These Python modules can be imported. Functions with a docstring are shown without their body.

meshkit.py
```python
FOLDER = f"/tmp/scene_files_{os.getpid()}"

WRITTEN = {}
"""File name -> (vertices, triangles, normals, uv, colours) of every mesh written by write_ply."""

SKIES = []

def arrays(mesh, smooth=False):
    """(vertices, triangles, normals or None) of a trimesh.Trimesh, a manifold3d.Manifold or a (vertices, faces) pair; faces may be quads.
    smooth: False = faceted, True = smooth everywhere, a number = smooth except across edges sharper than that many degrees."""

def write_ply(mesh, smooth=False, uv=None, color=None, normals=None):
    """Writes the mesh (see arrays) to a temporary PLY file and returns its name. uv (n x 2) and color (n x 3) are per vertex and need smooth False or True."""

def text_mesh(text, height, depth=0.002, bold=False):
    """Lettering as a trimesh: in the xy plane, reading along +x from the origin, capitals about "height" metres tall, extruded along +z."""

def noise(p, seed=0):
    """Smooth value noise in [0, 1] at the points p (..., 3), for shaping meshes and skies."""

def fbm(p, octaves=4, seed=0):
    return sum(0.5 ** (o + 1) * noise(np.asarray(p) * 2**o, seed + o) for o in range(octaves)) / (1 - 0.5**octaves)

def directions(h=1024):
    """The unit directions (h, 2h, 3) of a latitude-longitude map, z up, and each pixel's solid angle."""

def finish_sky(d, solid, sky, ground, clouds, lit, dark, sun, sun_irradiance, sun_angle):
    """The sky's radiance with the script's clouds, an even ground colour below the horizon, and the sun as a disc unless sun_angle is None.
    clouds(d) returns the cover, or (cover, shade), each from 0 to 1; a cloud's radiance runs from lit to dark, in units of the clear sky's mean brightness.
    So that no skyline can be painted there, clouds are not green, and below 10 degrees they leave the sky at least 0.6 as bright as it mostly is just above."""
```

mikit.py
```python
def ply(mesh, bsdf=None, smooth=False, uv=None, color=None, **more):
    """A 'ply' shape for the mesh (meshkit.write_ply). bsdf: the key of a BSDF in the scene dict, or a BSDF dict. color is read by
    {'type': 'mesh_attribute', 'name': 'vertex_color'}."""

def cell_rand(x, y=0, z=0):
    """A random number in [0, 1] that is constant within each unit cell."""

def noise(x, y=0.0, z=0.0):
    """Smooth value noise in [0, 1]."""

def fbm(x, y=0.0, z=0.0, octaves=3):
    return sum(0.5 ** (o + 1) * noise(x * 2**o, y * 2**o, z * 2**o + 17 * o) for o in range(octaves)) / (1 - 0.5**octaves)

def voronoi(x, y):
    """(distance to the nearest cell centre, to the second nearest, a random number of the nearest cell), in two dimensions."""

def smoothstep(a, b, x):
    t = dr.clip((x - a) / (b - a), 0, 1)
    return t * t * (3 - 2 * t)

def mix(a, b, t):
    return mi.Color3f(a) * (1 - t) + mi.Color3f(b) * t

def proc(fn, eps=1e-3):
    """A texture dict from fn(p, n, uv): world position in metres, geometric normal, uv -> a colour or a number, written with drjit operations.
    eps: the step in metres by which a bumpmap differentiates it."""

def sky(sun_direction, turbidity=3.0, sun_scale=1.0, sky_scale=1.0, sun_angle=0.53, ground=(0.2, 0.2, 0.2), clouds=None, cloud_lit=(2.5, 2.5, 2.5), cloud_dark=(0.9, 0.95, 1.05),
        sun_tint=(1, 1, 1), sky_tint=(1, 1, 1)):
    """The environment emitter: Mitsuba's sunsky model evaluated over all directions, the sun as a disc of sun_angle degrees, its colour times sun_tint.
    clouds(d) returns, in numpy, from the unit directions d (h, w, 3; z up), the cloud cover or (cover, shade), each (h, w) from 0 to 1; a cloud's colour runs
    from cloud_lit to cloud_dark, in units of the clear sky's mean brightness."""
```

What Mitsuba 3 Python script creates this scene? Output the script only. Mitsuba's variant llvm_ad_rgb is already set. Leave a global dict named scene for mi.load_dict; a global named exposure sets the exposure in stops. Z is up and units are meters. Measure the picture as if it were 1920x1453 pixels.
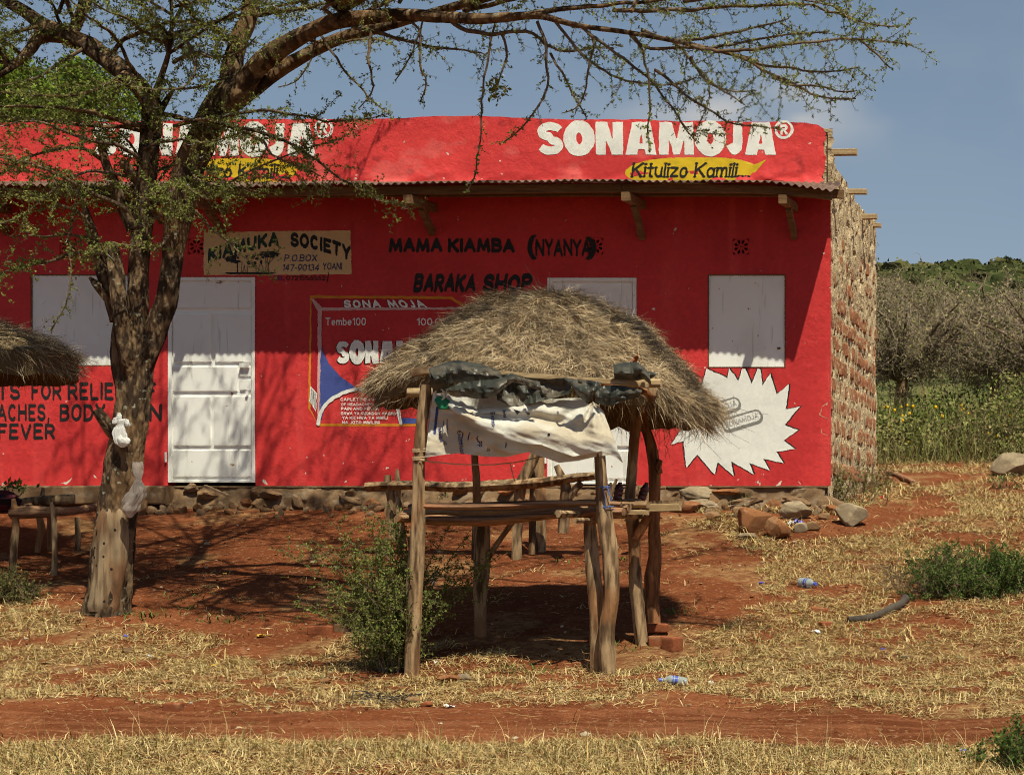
import math
import numpy as np
import trimesh
import mitsuba as mi
import drjit as dr
import mikit
import meshkit
import shapely
from shapely import affinity
from shapely.geometry import Polygon, LineString, Point, box as sbox, MultiPolygon
from shapely.ops import unary_union
from scipy.interpolate import CubicSpline, PchipInterpolator

T = mi.ScalarTransform4f
scene, labels = {}, {}

# ------------------------------------------------------------------ camera, sky, exposure
EZ = 1.3                      # eye height above the lowest ground in front
FPX, CX, CY = 4026.0, 2080.0, 1000.0   # focal length and vanishing point of the depth lines, in photo pixels (1920 x 1453)
scene['camera'] = {'type': 'perspective', 'fov': 2 * math.degrees(math.atan(960 / FPX)), 'fov_axis': 'x', 'near_clip': 0.5, 'far_clip': 5000.0,
                   'principal_point_offset_x': -0.5833, 'principal_point_offset_y': -0.1882,
                   'to_world': T().look_at(origin=[0, 0, EZ], target=[0, 10, EZ], up=[0, 0, 1])}


def sky_clouds(d):
    az = np.degrees(np.arctan2(d[..., 0], d[..., 1]))
    el = np.degrees(np.arcsin(np.clip(d[..., 2], -1, 1)))
    q = np.stack([az * 0.55, el * 0.95, az * 0 + 3.0], -1)
    n = meshkit.fbm(q, 5, 11)
    banks = np.exp(-((az + 9.6) / 2.6) ** 2 - ((el - 10.9) / 0.8) ** 2) + .5 * np.exp(-((az - 40) / 30) ** 2 - ((el - 12) / 3) ** 2) + .5 * np.exp(-((az + 75) / 30) ** 2 - ((el - 13) / 3) ** 2)
    return np.clip((n - 0.34) * 3.2, 0, 1) * np.clip(banks, 0, 1) * 0.75, 0.3


SUN = (0.49, -0.80, 1.58)
scene['sky'] = mikit.sky(SUN, turbidity=3.0, sun_scale=1.0, sky_scale=0.66, ground=(0.22, 0.15, 0.09), clouds=sky_clouds,
                         cloud_lit=(3.4, 3.2, 2.9), cloud_dark=(2.0, 1.95, 1.9), sun_tint=(0.93, 1.06, 1.08), sky_tint=(1.06, 0.98, 0.86))
exposure = 1.95


# ------------------------------------------------------------------ helpers
def W(x, y, Y):
    """the point at distance Y in front of the camera plane that stands at photo position x, y"""
    return np.array([(x - CX) / FPX * Y, Y, EZ + (CY - y) / FPX * Y])


YW = 22.0                     # the shop front stands here
def FX(x): return (np.asarray(x, float) - CX) / FPX * YW
def FZ(y): return EZ + (CY - np.asarray(y, float)) / FPX * YW


def rng(seed): return np.random.default_rng(seed)


_used = {}
def key(name):
    n = _used.get(name, 0)
    _used[name] = n + 1
    return name if n == 0 else f'{name}_{n:03d}'


def lab(k, label=None, cat=None, group=None, kind=None):
    e = labels.setdefault(k, {})
    for a, b in (('label', label), ('category', cat), ('group', group), ('kind', kind)):
        if b: e[a] = b
    return k


def put(name, mesh, mat, smooth=False, color=None, label=None, cat=None, group=None, kind=None, **more):
    """one entry of the scene (a thing, a part or a sub-part)"""
    k = key(name)
    if isinstance(mesh, MB): mesh, color = mesh.mesh(), (mesh.colors() if color is None else color)
    scene[k] = mikit.ply(mesh, mat, smooth=smooth, color=color, **more)
    if label or cat or group or kind: lab(k, label, cat, group, kind)
    return k


class MB:
    """collects vertices, triangles and (optionally) vertex colours"""
    def __init__(self): self.v, self.f, self.c, self.n = [], [], [], 0
    def add(self, vf, col=None):
        v, f = vf if isinstance(vf, tuple) else (np.asarray(vf.vertices), np.asarray(vf.faces))
        v, f = np.asarray(v, float), np.asarray(f, int)
        if len(v) == 0: return self
        if f.shape[1] == 4: f = np.vstack([f[:, [0, 1, 2]], f[:, [0, 2, 3]]])
        self.v.append(v); self.f.append(f + self.n); self.n += len(v)
        if col is not None: self.c.append(np.broadcast_to(np.asarray(col, float), (len(v), 3)))
        return self
    def mesh(self): return np.vstack(self.v), np.vstack(self.f)
    def colors(self): return np.vstack(self.c) if self.c else None


def curve(P, n=None, step=None):
    """smooth curve through the rows of P (any number of columns, first three are the position)"""
    P = np.asarray(P, float)
    if len(P) < 3: k = 'lin'
    d = np.r_[0, np.cumsum(np.linalg.norm(np.diff(P[:, :3], axis=0), axis=1))]
    if n is None: n = max(2, int(d[-1] / step) + 1)
    t = np.linspace(0, d[-1], n)
    if len(P) < 3: return np.stack([np.interp(t, d, P[:, j]) for j in range(P.shape[1])], 1)
    return PchipInterpolator(d, P, axis=0)(t)


def tube(P, R, sides=8, rough=0.0, seed=0, flute=0.0, freq=6.0, caps=True):
    P = np.asarray(P, float); R = np.broadcast_to(np.asarray(R, float), (len(P),))
    t = np.gradient(P, axis=0); t /= np.linalg.norm(t, axis=1, keepdims=True) + 1e-12
    a = np.empty_like(P)
    up = np.array([1.0, 0, 0]) if abs(t[0, 0]) < 0.8 else np.array([0, 0, 1.0])
    u = up - t[0] * (up @ t[0]); a[0] = u / np.linalg.norm(u)
    for i in range(1, len(P)):
        u = a[i - 1] - t[i] * (a[i - 1] @ t[i]); a[i] = u / (np.linalg.norm(u) + 1e-12)
    b = np.cross(t, a)
    ang = np.arange(sides) * 2 * np.pi / sides
    dirs = np.cos(ang)[None, :, None] * a[:, None] + np.sin(ang)[None, :, None] * b[:, None]
    rad = np.repeat(R[:, None], sides, 1)
    if rough or flute:
        v0 = P[:, None] + dirs * rad[..., None]
        n1 = meshkit.fbm(v0 * freq + seed * 7.3, 3, seed) - 0.5
        g = rng(seed + 991).random(sides)
        s = np.r_[0, np.cumsum(np.linalg.norm(np.diff(P, axis=0), axis=1))]
        n2 = meshkit.noise(np.stack([np.broadcast_to(ang * 3.1, rad.shape), np.broadcast_to(s[:, None] * 1.6, rad.shape), rad * 0 + seed], -1), seed) - 0.5
        rad = rad * (1 + rough * 2 * n1 + flute * 2 * n2 + flute * 0.6 * (g[None] - 0.5))
    v = (P[:, None] + dirs * rad[..., None]).reshape(-1, 3)
    i, j = np.meshgrid(np.arange(len(P) - 1), np.arange(sides), indexing='ij')
    i, j = i.ravel(), j.ravel(); k = (j + 1) % sides
    q = np.stack([i * sides + j, i * sides + k, (i + 1) * sides + k, (i + 1) * sides + j], 1)
    f = np.vstack([q[:, [0, 1, 2]], q[:, [0, 2, 3]]])
    if caps:
        n = len(v); v = np.vstack([v, P[:1], P[-1:]])
        jj = np.arange(sides); kk = (jj + 1) % sides; m = (len(P) - 1) * sides
        f = np.vstack([f, np.stack([kk, jj, jj * 0 + n], 1), np.stack([m + jj, m + kk, jj * 0 + n + 1], 1)])
    return v, f


def boxm(lo, hi):
    lo, hi = np.minimum(lo, hi).astype(float), np.maximum(lo, hi).astype(float)
    m = trimesh.creation.box(extents=hi - lo); m.apply_translation((lo + hi) / 2)
    return np.array(m.vertices), np.array(m.faces)


def board(p0, p1, w, h, rough=0.0, seed=0, n=8, roll=0.0):
    """sawn board from p0 to p1, w wide (sideways), h high, a little uneven"""
    p0, p1 = np.asarray(p0, float), np.asarray(p1, float)
    t = (p1 - p0) / np.linalg.norm(p1 - p0)
    s = np.cross(t, [0, 0, 1.0]); s /= np.linalg.norm(s); u = np.cross(s, t)
    if roll: s, u = s * math.cos(roll) + u * math.sin(roll), u * math.cos(roll) - s * math.sin(roll)
    c = min(w, h) * 0.08
    prof = [(-w/2 + c, -h/2), (w/2 - c, -h/2), (w/2, -h/2 + c), (w/2, h/2 - c), (w/2 - c, h/2), (-w/2 + c, h/2), (-w/2, h/2 - c), (-w/2, -h/2 + c)]
    r = rng(seed)
    rows = []
    for k in range(n):
        q = p0 + (p1 - p0) * k / (n - 1) + (r.random(3) - 0.5) * 2 * rough * np.array([1, 1, 1])
        rows.append([q + s * a + u * b + (r.random(3) - 0.5) * rough * 0.5 for a, b in prof])
    v = np.array(rows).reshape(-1, 3); S = 8
    i, j = np.meshgrid(np.arange(n - 1), np.arange(S), indexing='ij'); i, j = i.ravel(), j.ravel(); k = (j + 1) % S
    q = np.stack([i * S + j, i * S + k, (i + 1) * S + k, (i + 1) * S + j], 1)
    f = [q[:, [0, 1, 2]], q[:, [0, 2, 3]]]
    m = (n - 1) * S
    f.append(np.array([[0, a + 1, a] for a in range(1, S - 1)])); f.append(np.array([[m, m + a, m + a + 1] for a in range(1, S - 1)]))
    return v, np.vstack(f)


def rock(size, seed, sub=3, cuts=9, rough=0.05):
    r = rng(seed)
    m = trimesh.creation.icosphere(subdivisions=sub)
    v = np.array(m.vertices)
    for _ in range(cuts):
        n = r.normal(size=3); n /= np.linalg.norm(n)
        d = r.uniform(0.55, 0.85)
        over = np.maximum(v @ n - d, 0)
        v = v - over[:, None] * n * 0.93
    v = v * (1 + rough * 2 * (meshkit.fbm(v * 2.6 + seed, 4, seed) - 0.5)[:, None])
    v = v * np.asarray(size) / np.maximum(np.ptp(v, axis=0) / 2, 1e-6)
    a = r.uniform(0, 6.28) if np.isscalar(size) else 0
    return v, np.array(m.faces)


def rot(v, rx=0, ry=0, rz=0):
    M = trimesh.transformations.euler_matrix(rx, ry, rz)[:3, :3]
    return v @ M.T


# ------------------------------------------------------------------ ground shape
_gY = [0, 6, 11.5, 12.4, 13.4, 15, 17.2, 19.3, 21, 21.8, 24, 28, 32, 45, 60, 80, 100, 120, 130, 160, 220, 300, 380, 500, 900, 3000]
_gZ = [-1.5, -1.42, -1.294, -1.217, -1.115, -.987, -.641, -.24, .078, .235, .40, .80, 1.10, 1.25, 1.3, 2.2, 4.4, 7.6, 9.3, 13.6, 22.5, 33.0, 40.0, 40, 40, 40]
_gp = PchipInterpolator(_gY, _gZ)


def ground(X, Y):
    X, Y = np.broadcast_arrays(np.asarray(X, float), np.asarray(Y, float))
    p = np.stack([X, Y, X * 0], -1)
    near = np.clip((40 - Y) / 15, 0, 1)
    far = np.clip((Y - 45) / 60, 0, 1)
    z = _gp(np.clip(Y, 0, 3000)) + EZ
    z = z + near * ((meshkit.fbm(p * 0.9, 3, 3) - 0.5) * 0.10 + (meshkit.fbm(p * 5.0, 3, 5) - 0.5) * 0.035)
    z = z + far * ((meshkit.fbm(p * 0.012, 3, 9) - 0.5) * 9 * np.clip(Y / 300, 0, 1))
    # wheel-worn hollow of the track and a low mound where the stall stands
    z = z - 0.045 * np.exp(-((Y - 12.95 - 0.05 * np.sin(X)) / 0.33) ** 2)
    z = z - 0.12 * np.exp(-((X + 0.6) / 1.6) ** 2 - ((Y - 19.8) / 1.5) ** 2)
    return z


def px(x, y):
    """where the ground lies under photo position x, y"""
    Y = np.arange(9.0, 60.0, 0.02)
    X = (x - CX) / FPX * Y
    d = EZ + (CY - y) / FPX * Y - ground(X, Y)
    k = np.argmax(d <= 0)
    return np.array([X[k], Y[k], float(ground(X[k], Y[k]))])


def pxpoly(pts): return Polygon([tuple(px(*p)[:2]) for p in pts]).buffer(0)
# ------------------------------------------------------------------ materials
noise, fbm, smoothstep, mix, voronoi = mikit.noise, mikit.fbm, mikit.smoothstep, mikit.mix, mikit.voronoi


def two(b): return {'type': 'twosided', 'bsdf': b}
def rgb(*c): return {'type': 'rgb', 'value': list(c)}
def mat(name, base, rough=0.8, bump=None, scale=1.0, spec=0.3, eps=2e-3):
    b = {'type': 'principled', 'base_color': mikit.proc(base) if callable(base) else rgb(*base), 'roughness': rough, 'specular': spec}
    if bump is not None: b = {'type': 'bumpmap', 'arbitrary': mikit.proc(bump, eps), 'scale': scale, 'bsdf': b}
    scene[name] = two(b)


def fn_red(p, n, uv):
    a = fbm(p.x * 0.9, p.z * 0.9, 2.0, 4)
    streak = fbm(p.x * 7.0, p.z * 0.8, 5.0, 3)
    c = mix((0.60, 0.040, 0.040), (0.49, 0.029, 0.031), smoothstep(0.35, 0.75, a))
    c = mix(c, (0.62, 0.058, 0.056), smoothstep(0.55, 0.85, streak) * 0.6)
    fine = fbm(p.x * 40, p.z * 40, p.y * 40, 2)
    c = c * (0.88 + 0.24 * fine)
    wx = 1.5 * noise(p.x * 7, p.z * 7, 3.0); chip = fbm(p.x * 15 + p.z * 7 + wx, p.z * 17 - p.x * 6 + wx, 9.0, 3) + 0.05 * (noise(p.x * 60, p.z * 60, 4.0) - 0.5)
    low = smoothstep(1.95, 1.80, p.z)
    c = mix(c, (0.62, 0.56, 0.48), smoothstep(0.88, 0.89, chip + 0.12 * low))
    return c


def fn_parapet(p, n, uv):
    a = fbm(p.x * 1.3, p.z * 2.2, 7.0, 4)
    c = mix((0.62, 0.046, 0.046), (0.53, 0.036, 0.038), smoothstep(0.35, 0.7, a))
    b = fbm(p.x * 6, p.z * 8, 1.0, 4)
    c = mix(c, (0.22, 0.020, 0.022), smoothstep(0.66, 0.80, b) * 0.6)
    pale = fbm(p.x * 3.1 + 20, p.z * 5.0, 3.0, 4)
    c = mix(c, (0.64, 0.11, 0.10), smoothstep(0.58, 0.75, pale) * 0.6)
    chip = fbm(p.x * 13 + p.z * 6 + 3, p.z * 16 - p.x * 5, 9.0, 4)
    c = mix(c, (0.60, 0.52, 0.44), smoothstep(0.84, 0.85, chip))
    return c * (0.9 + 0.2 * fbm(p.x * 50, p.z * 50, 0.0, 2))


def bump_plaster(p, n, uv):
    return fbm(p.x * 9, p.z * 9, p.y * 9, 3) * 0.6 + noise(p.x * 70, p.z * 70, p.y * 70) * 0.15


mat('mat_red', fn_red, 0.62, bump_plaster, 0.012, 0.25)
mat('mat_parapet', fn_parapet, 0.65, bump_plaster, 0.014, 0.25)


def fn_white_metal(p, n, uv):
    a = fbm(p.x * 3, p.z * 2.2, 1.0, 4)
    c = mix((0.84, 0.83, 0.80), (0.77, 0.76, 0.72), smoothstep(0.4, 0.75, a))
    s = fbm(p.x * 26, p.z * 3.0, 2.0, 3)
    c = mix(c, (0.44, 0.40, 0.34), smoothstep(0.66, 0.82, s) * 0.4)
    r = fbm(p.x * 15, p.z * 15, 6.0, 4)
    c = mix(c, (0.30, 0.16, 0.08), smoothstep(0.83, 0.86, r))
    return c


mat('mat_door', fn_white_metal, 0.45, spec=0.4)


def paint(name, col, wear=0.5, dark=0.75):
    c1, c2 = [float(v) for v in col], [float(v) * dark for v in col]
    def fn(p, n, uv):
        a = fbm(p.x * 8, p.z * 11, p.y * 5 + 1.7, 4)
        c = mix(c1, c2, smoothstep(0.4, 0.75, a) * wear)
        return c * (0.93 + 0.14 * fbm(p.x * 50, p.z * 50, 2.0, 2))
    mat(name, fn, 0.6, spec=0.25)


paint('paint_white', (0.77, 0.76, 0.72), 0.5, 0.86)
paint('paint_black', (0.016, 0.015, 0.015), 0.6, 1.8)
paint('paint_yellow', (0.66, 0.44, 0.018), 0.7, 0.7)
paint('paint_blue', (0.060, 0.085, 0.30), 0.4, 0.8)
paint('paint_navy', (0.022, 0.035, 0.13), 0.5, 0.7)
paint('paint_green', (0.018, 0.042, 0.028), 0.5, 1.4)
paint('paint_tan', (0.70, 0.48, 0.24), 0.4, 0.85)
paint('paint_grey', (0.22, 0.215, 0.20), 0.4, 0.8)
paint('paint_orange', (0.62, 0.22, 0.02), 0.7, 0.8)
paint('paint_crimson', (0.42, 0.016, 0.024), 0.5, 0.85)
paint('paint_pink', (0.62, 0.36, 0.34), 0.8, 0.85)


def fn_mortar(p, n, uv):
    a = fbm(p.x * 5, p.y * 5, p.z * 5, 4)
    c = mix((0.45, 0.345, 0.215), (0.32, 0.235, 0.138), smoothstep(0.35, 0.7, a))
    b = fbm(p.x * 20, p.y * 26, p.z * 14, 3)
    c = mix(c, (0.54, 0.44, 0.31), smoothstep(0.55, 0.75, b) * 0.7)
    return c * (0.8 + 0.4 * fbm(p.x * 70, p.y * 70, p.z * 70, 2))


def fn_brick(p, n, uv):
    a = fbm(p.x * 6, p.y * 9, p.z * 9, 3)
    c = mix((0.30, 0.125, 0.066), (0.215, 0.090, 0.050), smoothstep(0.35, 0.7, a))
    b = fbm(p.x * 15, p.y * 22, p.z * 22, 3)
    c = mix(c, (0.42, 0.30, 0.18), smoothstep(0.55, 0.68, b) * 0.75)
    return c * (0.8 + 0.4 * fbm(p.x * 80, p.y * 80, p.z * 80, 2))


def bump_rough(p, n, uv): return fbm(p.x * 16, p.y * 16, p.z * 16, 3) * 0.7 + noise(p.x * 80, p.y * 80, p.z * 80) * 0.2
mat('mat_mortar', fn_mortar, 0.95, bump_rough, 0.03, 0.1)
mat('mat_brick', fn_brick, 0.92, spec=0.1)


def stone_fn(ca, cb, cc):
    def fn(p, n, uv):
        a = fbm(p.x * 4, p.y * 4, p.z * 4, 4)
        c = mix(ca, cb, smoothstep(0.35, 0.7, a))
        b = fbm(p.x * 13, p.y * 13, p.z * 13, 4)
        c = mix(c, cc, smoothstep(0.54, 0.70, b) * 0.75)
        return c * (0.75 + 0.5 * fbm(p.x * 70, p.y * 70, p.z * 70, 2))
    return fn


mat('mat_stone', stone_fn((0.24, 0.145, 0.078), (0.155, 0.092, 0.050), (0.25, 0.115, 0.052)), 0.95, spec=0.1)
mat('mat_stone_grey', stone_fn((0.29, 0.225, 0.15), (0.19, 0.14, 0.09), (0.33, 0.25, 0.16)), 0.95, spec=0.1)
mat('mat_stone_red', stone_fn((0.25, 0.105, 0.045), (0.18, 0.075, 0.034), (0.29, 0.155, 0.08)), 0.95, spec=0.1)
mat('mat_brick_loose', stone_fn((0.235, 0.075, 0.034), (0.18, 0.056, 0.026), (0.26, 0.12, 0.06)), 0.95, spec=0.1)
mat('mat_concrete', stone_fn((0.20, 0.125, 0.070), (0.14, 0.082, 0.046), (0.25, 0.18, 0.12)), 0.95, spec=0.1)


def wood_fn(ca, cb, cc, k=1.0):
    def fn(p, n, uv):
        g = fbm(p.x * 34 * k, p.y * 34 * k, p.z * 4.5 * k, 3)
        a = fbm(p.x * 4, p.y * 4, p.z * 2.5, 3)
        c = mix(ca, cb, smoothstep(0.35, 0.68, g))
        c = mix(c, cc, smoothstep(0.5, 0.72, a) * 0.7)
        return c * (0.78 + 0.44 * fbm(p.x * 90, p.y * 90, p.z * 25, 2))
    return fn


def bump_wood(p, n, uv): return fbm(p.x * 42, p.y * 42, p.z * 5, 3)
mat('mat_post', wood_fn((0.36, 0.24, 0.135), (0.095, 0.055, 0.030), (0.26, 0.12, 0.052)), 0.9, spec=0.15)
mat('mat_post_red', wood_fn((0.28, 0.125, 0.055), (0.085, 0.036, 0.018), (0.25, 0.10, 0.042)), 0.9, spec=0.15)
mat('mat_post_dark', wood_fn((0.36, 0.24, 0.135), (0.095, 0.055, 0.030), (0.26, 0.12, 0.052)), 0.9, spec=0.15)


def wood_x_fn(ca, cb, cc):
    def fn(p, n, uv):
        g = fbm(p.x * 4.0, p.y * 36, p.z * 60, 3)
        a = fbm(p.x * 2.5, p.y * 6, p.z * 6, 3)
        c = mix(ca, cb, smoothstep(0.35, 0.68, g))
        c = mix(c, cc, smoothstep(0.5, 0.72, a) * 0.7)
        return c * (0.78 + 0.44 * fbm(p.x * 25, p.y * 90, p.z * 90, 2))
    return fn


def bump_wood_x(p, n, uv): return fbm(p.x * 5, p.y * 44, p.z * 54, 3)
mat('mat_plank', wood_x_fn((0.30, 0.19, 0.105), (0.17, 0.10, 0.055), (0.27, 0.13, 0.06)), 0.9, spec=0.15)
mat('mat_plank_pale', wood_x_fn((0.42, 0.30, 0.17), (0.30, 0.20, 0.105), (0.36, 0.24, 0.13)), 0.9, spec=0.15)
mat('mat_timber', wood_x_fn((0.20, 0.115, 0.058), (0.13, 0.072, 0.036), (0.17, 0.085, 0.04)), 0.85, spec=0.15)
mat('mat_log', wood_x_fn((0.27, 0.15, 0.085), (0.12, 0.06, 0.035), (0.30, 0.13, 0.07)), 0.9, spec=0.15)


def fn_bark(p, n, uv):
    g = fbm(p.x * 26, p.y * 26, p.z * 7, 4)
    c = mix((0.185, 0.120, 0.068), (0.042, 0.027, 0.018), smoothstep(0.36, 0.58, g))
    a = fbm(p.x * 3.5, p.y * 3.5, p.z * 3.0, 3)
    c = mix(c, (0.20, 0.110, 0.052), smoothstep(0.5, 0.75, a) * 0.5)
    lich = fbm(p.x * 30 + 9, p.y * 30, p.z * 30, 4)
    c = mix(c, (0.30, 0.30, 0.22), smoothstep(0.67, 0.75, lich) * 0.7)
    return c


def bump_bark(p, n, uv): return fbm(p.x * 26, p.y * 26, p.z * 8, 3)
mat('mat_bark', fn_bark, 0.95, bump_bark, 0.05, 0.1)


def fn_bare_wood(p, n, uv):
    g = fbm(p.x * 30, p.y * 30, p.z * 2.6, 4)
    c = mix((0.33, 0.24, 0.145), (0.13, 0.080, 0.045), smoothstep(0.36, 0.66, g))
    a = fbm(p.x * 7, p.y * 7, p.z * 2.2, 3)
    c = mix(c, (0.20, 0.095, 0.042), smoothstep(0.44, 0.68, a) * 0.85)
    d, d2, r = voronoi(p.x * 15, p.z * 11)
    c = mix(c, (0.02, 0.015, 0.01), smoothstep(0.15, 0.11, d) * smoothstep(0.62, 0.64, r))
    return c


mat('mat_bare_wood', fn_bare_wood, 0.8)
mat('mat_twig', wood_fn((0.15, 0.098, 0.060), (0.085, 0.055, 0.035), (0.22, 0.16, 0.10)), 0.9)
mat('mat_twig_far', (0.25, 0.19, 0.135), 0.9)
scene['mat_vertex'] = two({'type': 'diffuse', 'reflectance': {'type': 'mesh_attribute', 'name': 'vertex_color'}})
mat('mat_dark_stick', wood_fn((0.060, 0.048, 0.040), (0.030, 0.024, 0.020), (0.085, 0.066, 0.050)), 0.9)
mat('mat_sheet_metal', lambda p, n, uv: mix((0.16, 0.10, 0.075), (0.075, 0.045, 0.035), smoothstep(0.35, 0.7, fbm(p.x * 4, p.y * 4, p.z * 9, 3))), 0.6, None, 1, 0.3)
mat('mat_zinc', lambda p, n, uv: mix((0.48, 0.45, 0.42), (0.30, 0.24, 0.19), smoothstep(0.4, 0.7, fbm(p.x * 3, p.y * 3, p.z * 3, 4))), 0.5, None, 1, 0.5)
mat('mat_dark', (0.012, 0.010, 0.009), 0.9)
mat('mat_black_plastic', lambda p, n, uv: mix((0.034, 0.036, 0.030), (0.10, 0.082, 0.060), smoothstep(0.45, 0.75, fbm(p.x * 7, p.y * 7, p.z * 9, 4))), 0.46,
    lambda p, n, uv: fbm(p.x * 20, p.y * 20, p.z * 20, 2), 0.008, 0.4)


def fn_sack(p, n, uv):
    a = fbm(p.x * 3.5, p.y * 3.5, p.z * 5, 4)
    c = mix((0.66, 0.64, 0.58), (0.50, 0.42, 0.31), smoothstep(0.42, 0.66, a) * 0.85)  # beige stains, strengthened so their colour stands in for shading in the cloth
    return c * (0.95 + 0.1 * fbm(p.x * 120, p.y * 20, p.z * 120, 2))


scene['mat_sack'] = {'type': 'bumpmap', 'arbitrary': mikit.proc(lambda p, n, uv: fbm(p.x * 16, p.y * 16, p.z * 18, 4), 2e-3), 'scale': 0.010,
                     'bsdf': {'type': 'principledthin', 'base_color': mikit.proc(fn_sack), 'roughness': 0.6, 'diff_trans': 0.28, 'spec_trans': 0.0}}
mat('mat_green_cloth', (0.01, 0.16, 0.07), 0.5)
mat('mat_blue_cord', (0.07, 0.14, 0.42), 0.6)
mat('mat_rope', (0.42, 0.30, 0.18), 0.9)
mat('mat_ink', (0.035, 0.045, 0.15), 0.7)
mat('mat_ink_dark', (0.035, 0.035, 0.05), 0.7)
mat('mat_rib_bottle', lambda p, n, uv: mix((0.12, 0.025, 0.022), (0.045, 0.012, 0.014), smoothstep(0.4, 0.65, noise(p.x * 9, p.y * 9, p.z * 30))), 0.3, None, 1, 0.5)
mat('mat_maroon_cloth', lambda p, n, uv: mix((0.10, 0.012, 0.02), (0.02, 0.012, 0.02), smoothstep(0.4, 0.6, fbm(p.x * 9, p.y * 9, p.z * 14, 3))), 0.8)
scene['mat_bottle'] = {'type': 'principledthin', 'base_color': rgb(0.72, 0.80, 0.82), 'roughness': 0.12, 'spec_trans': 0.55, 'eta': 1.45, 'diff_trans': 0.6}
mat('mat_bottle_label', (0.06, 0.10, 0.45), 0.4)
mat('mat_cap_blue', (0.08, 0.12, 0.55), 0.4)
scene['mat_bag_clear'] = {'type': 'principledthin', 'base_color': rgb(0.62, 0.54, 0.48), 'roughness': 0.22, 'spec_trans': 0.25, 'eta': 1.45, 'diff_trans': 0.9}
scene['mat_bag_white'] = {'type': 'principledthin', 'base_color': rgb(0.80, 0.79, 0.77), 'roughness': 0.35, 'spec_trans': 0.0, 'eta': 1.4, 'diff_trans': 0.6}
mat('mat_paper', (0.70, 0.69, 0.66), 0.7)
mat('mat_leaf_yellow', (0.55, 0.36, 0.06), 0.7)
mat('mat_hill_tree', lambda p, n, uv: mix((0.040, 0.050, 0.020), (0.075, 0.080, 0.028), fbm(p.x * 0.7, p.y * 0.7, p.z * 0.9, 3)), 0.95)


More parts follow.
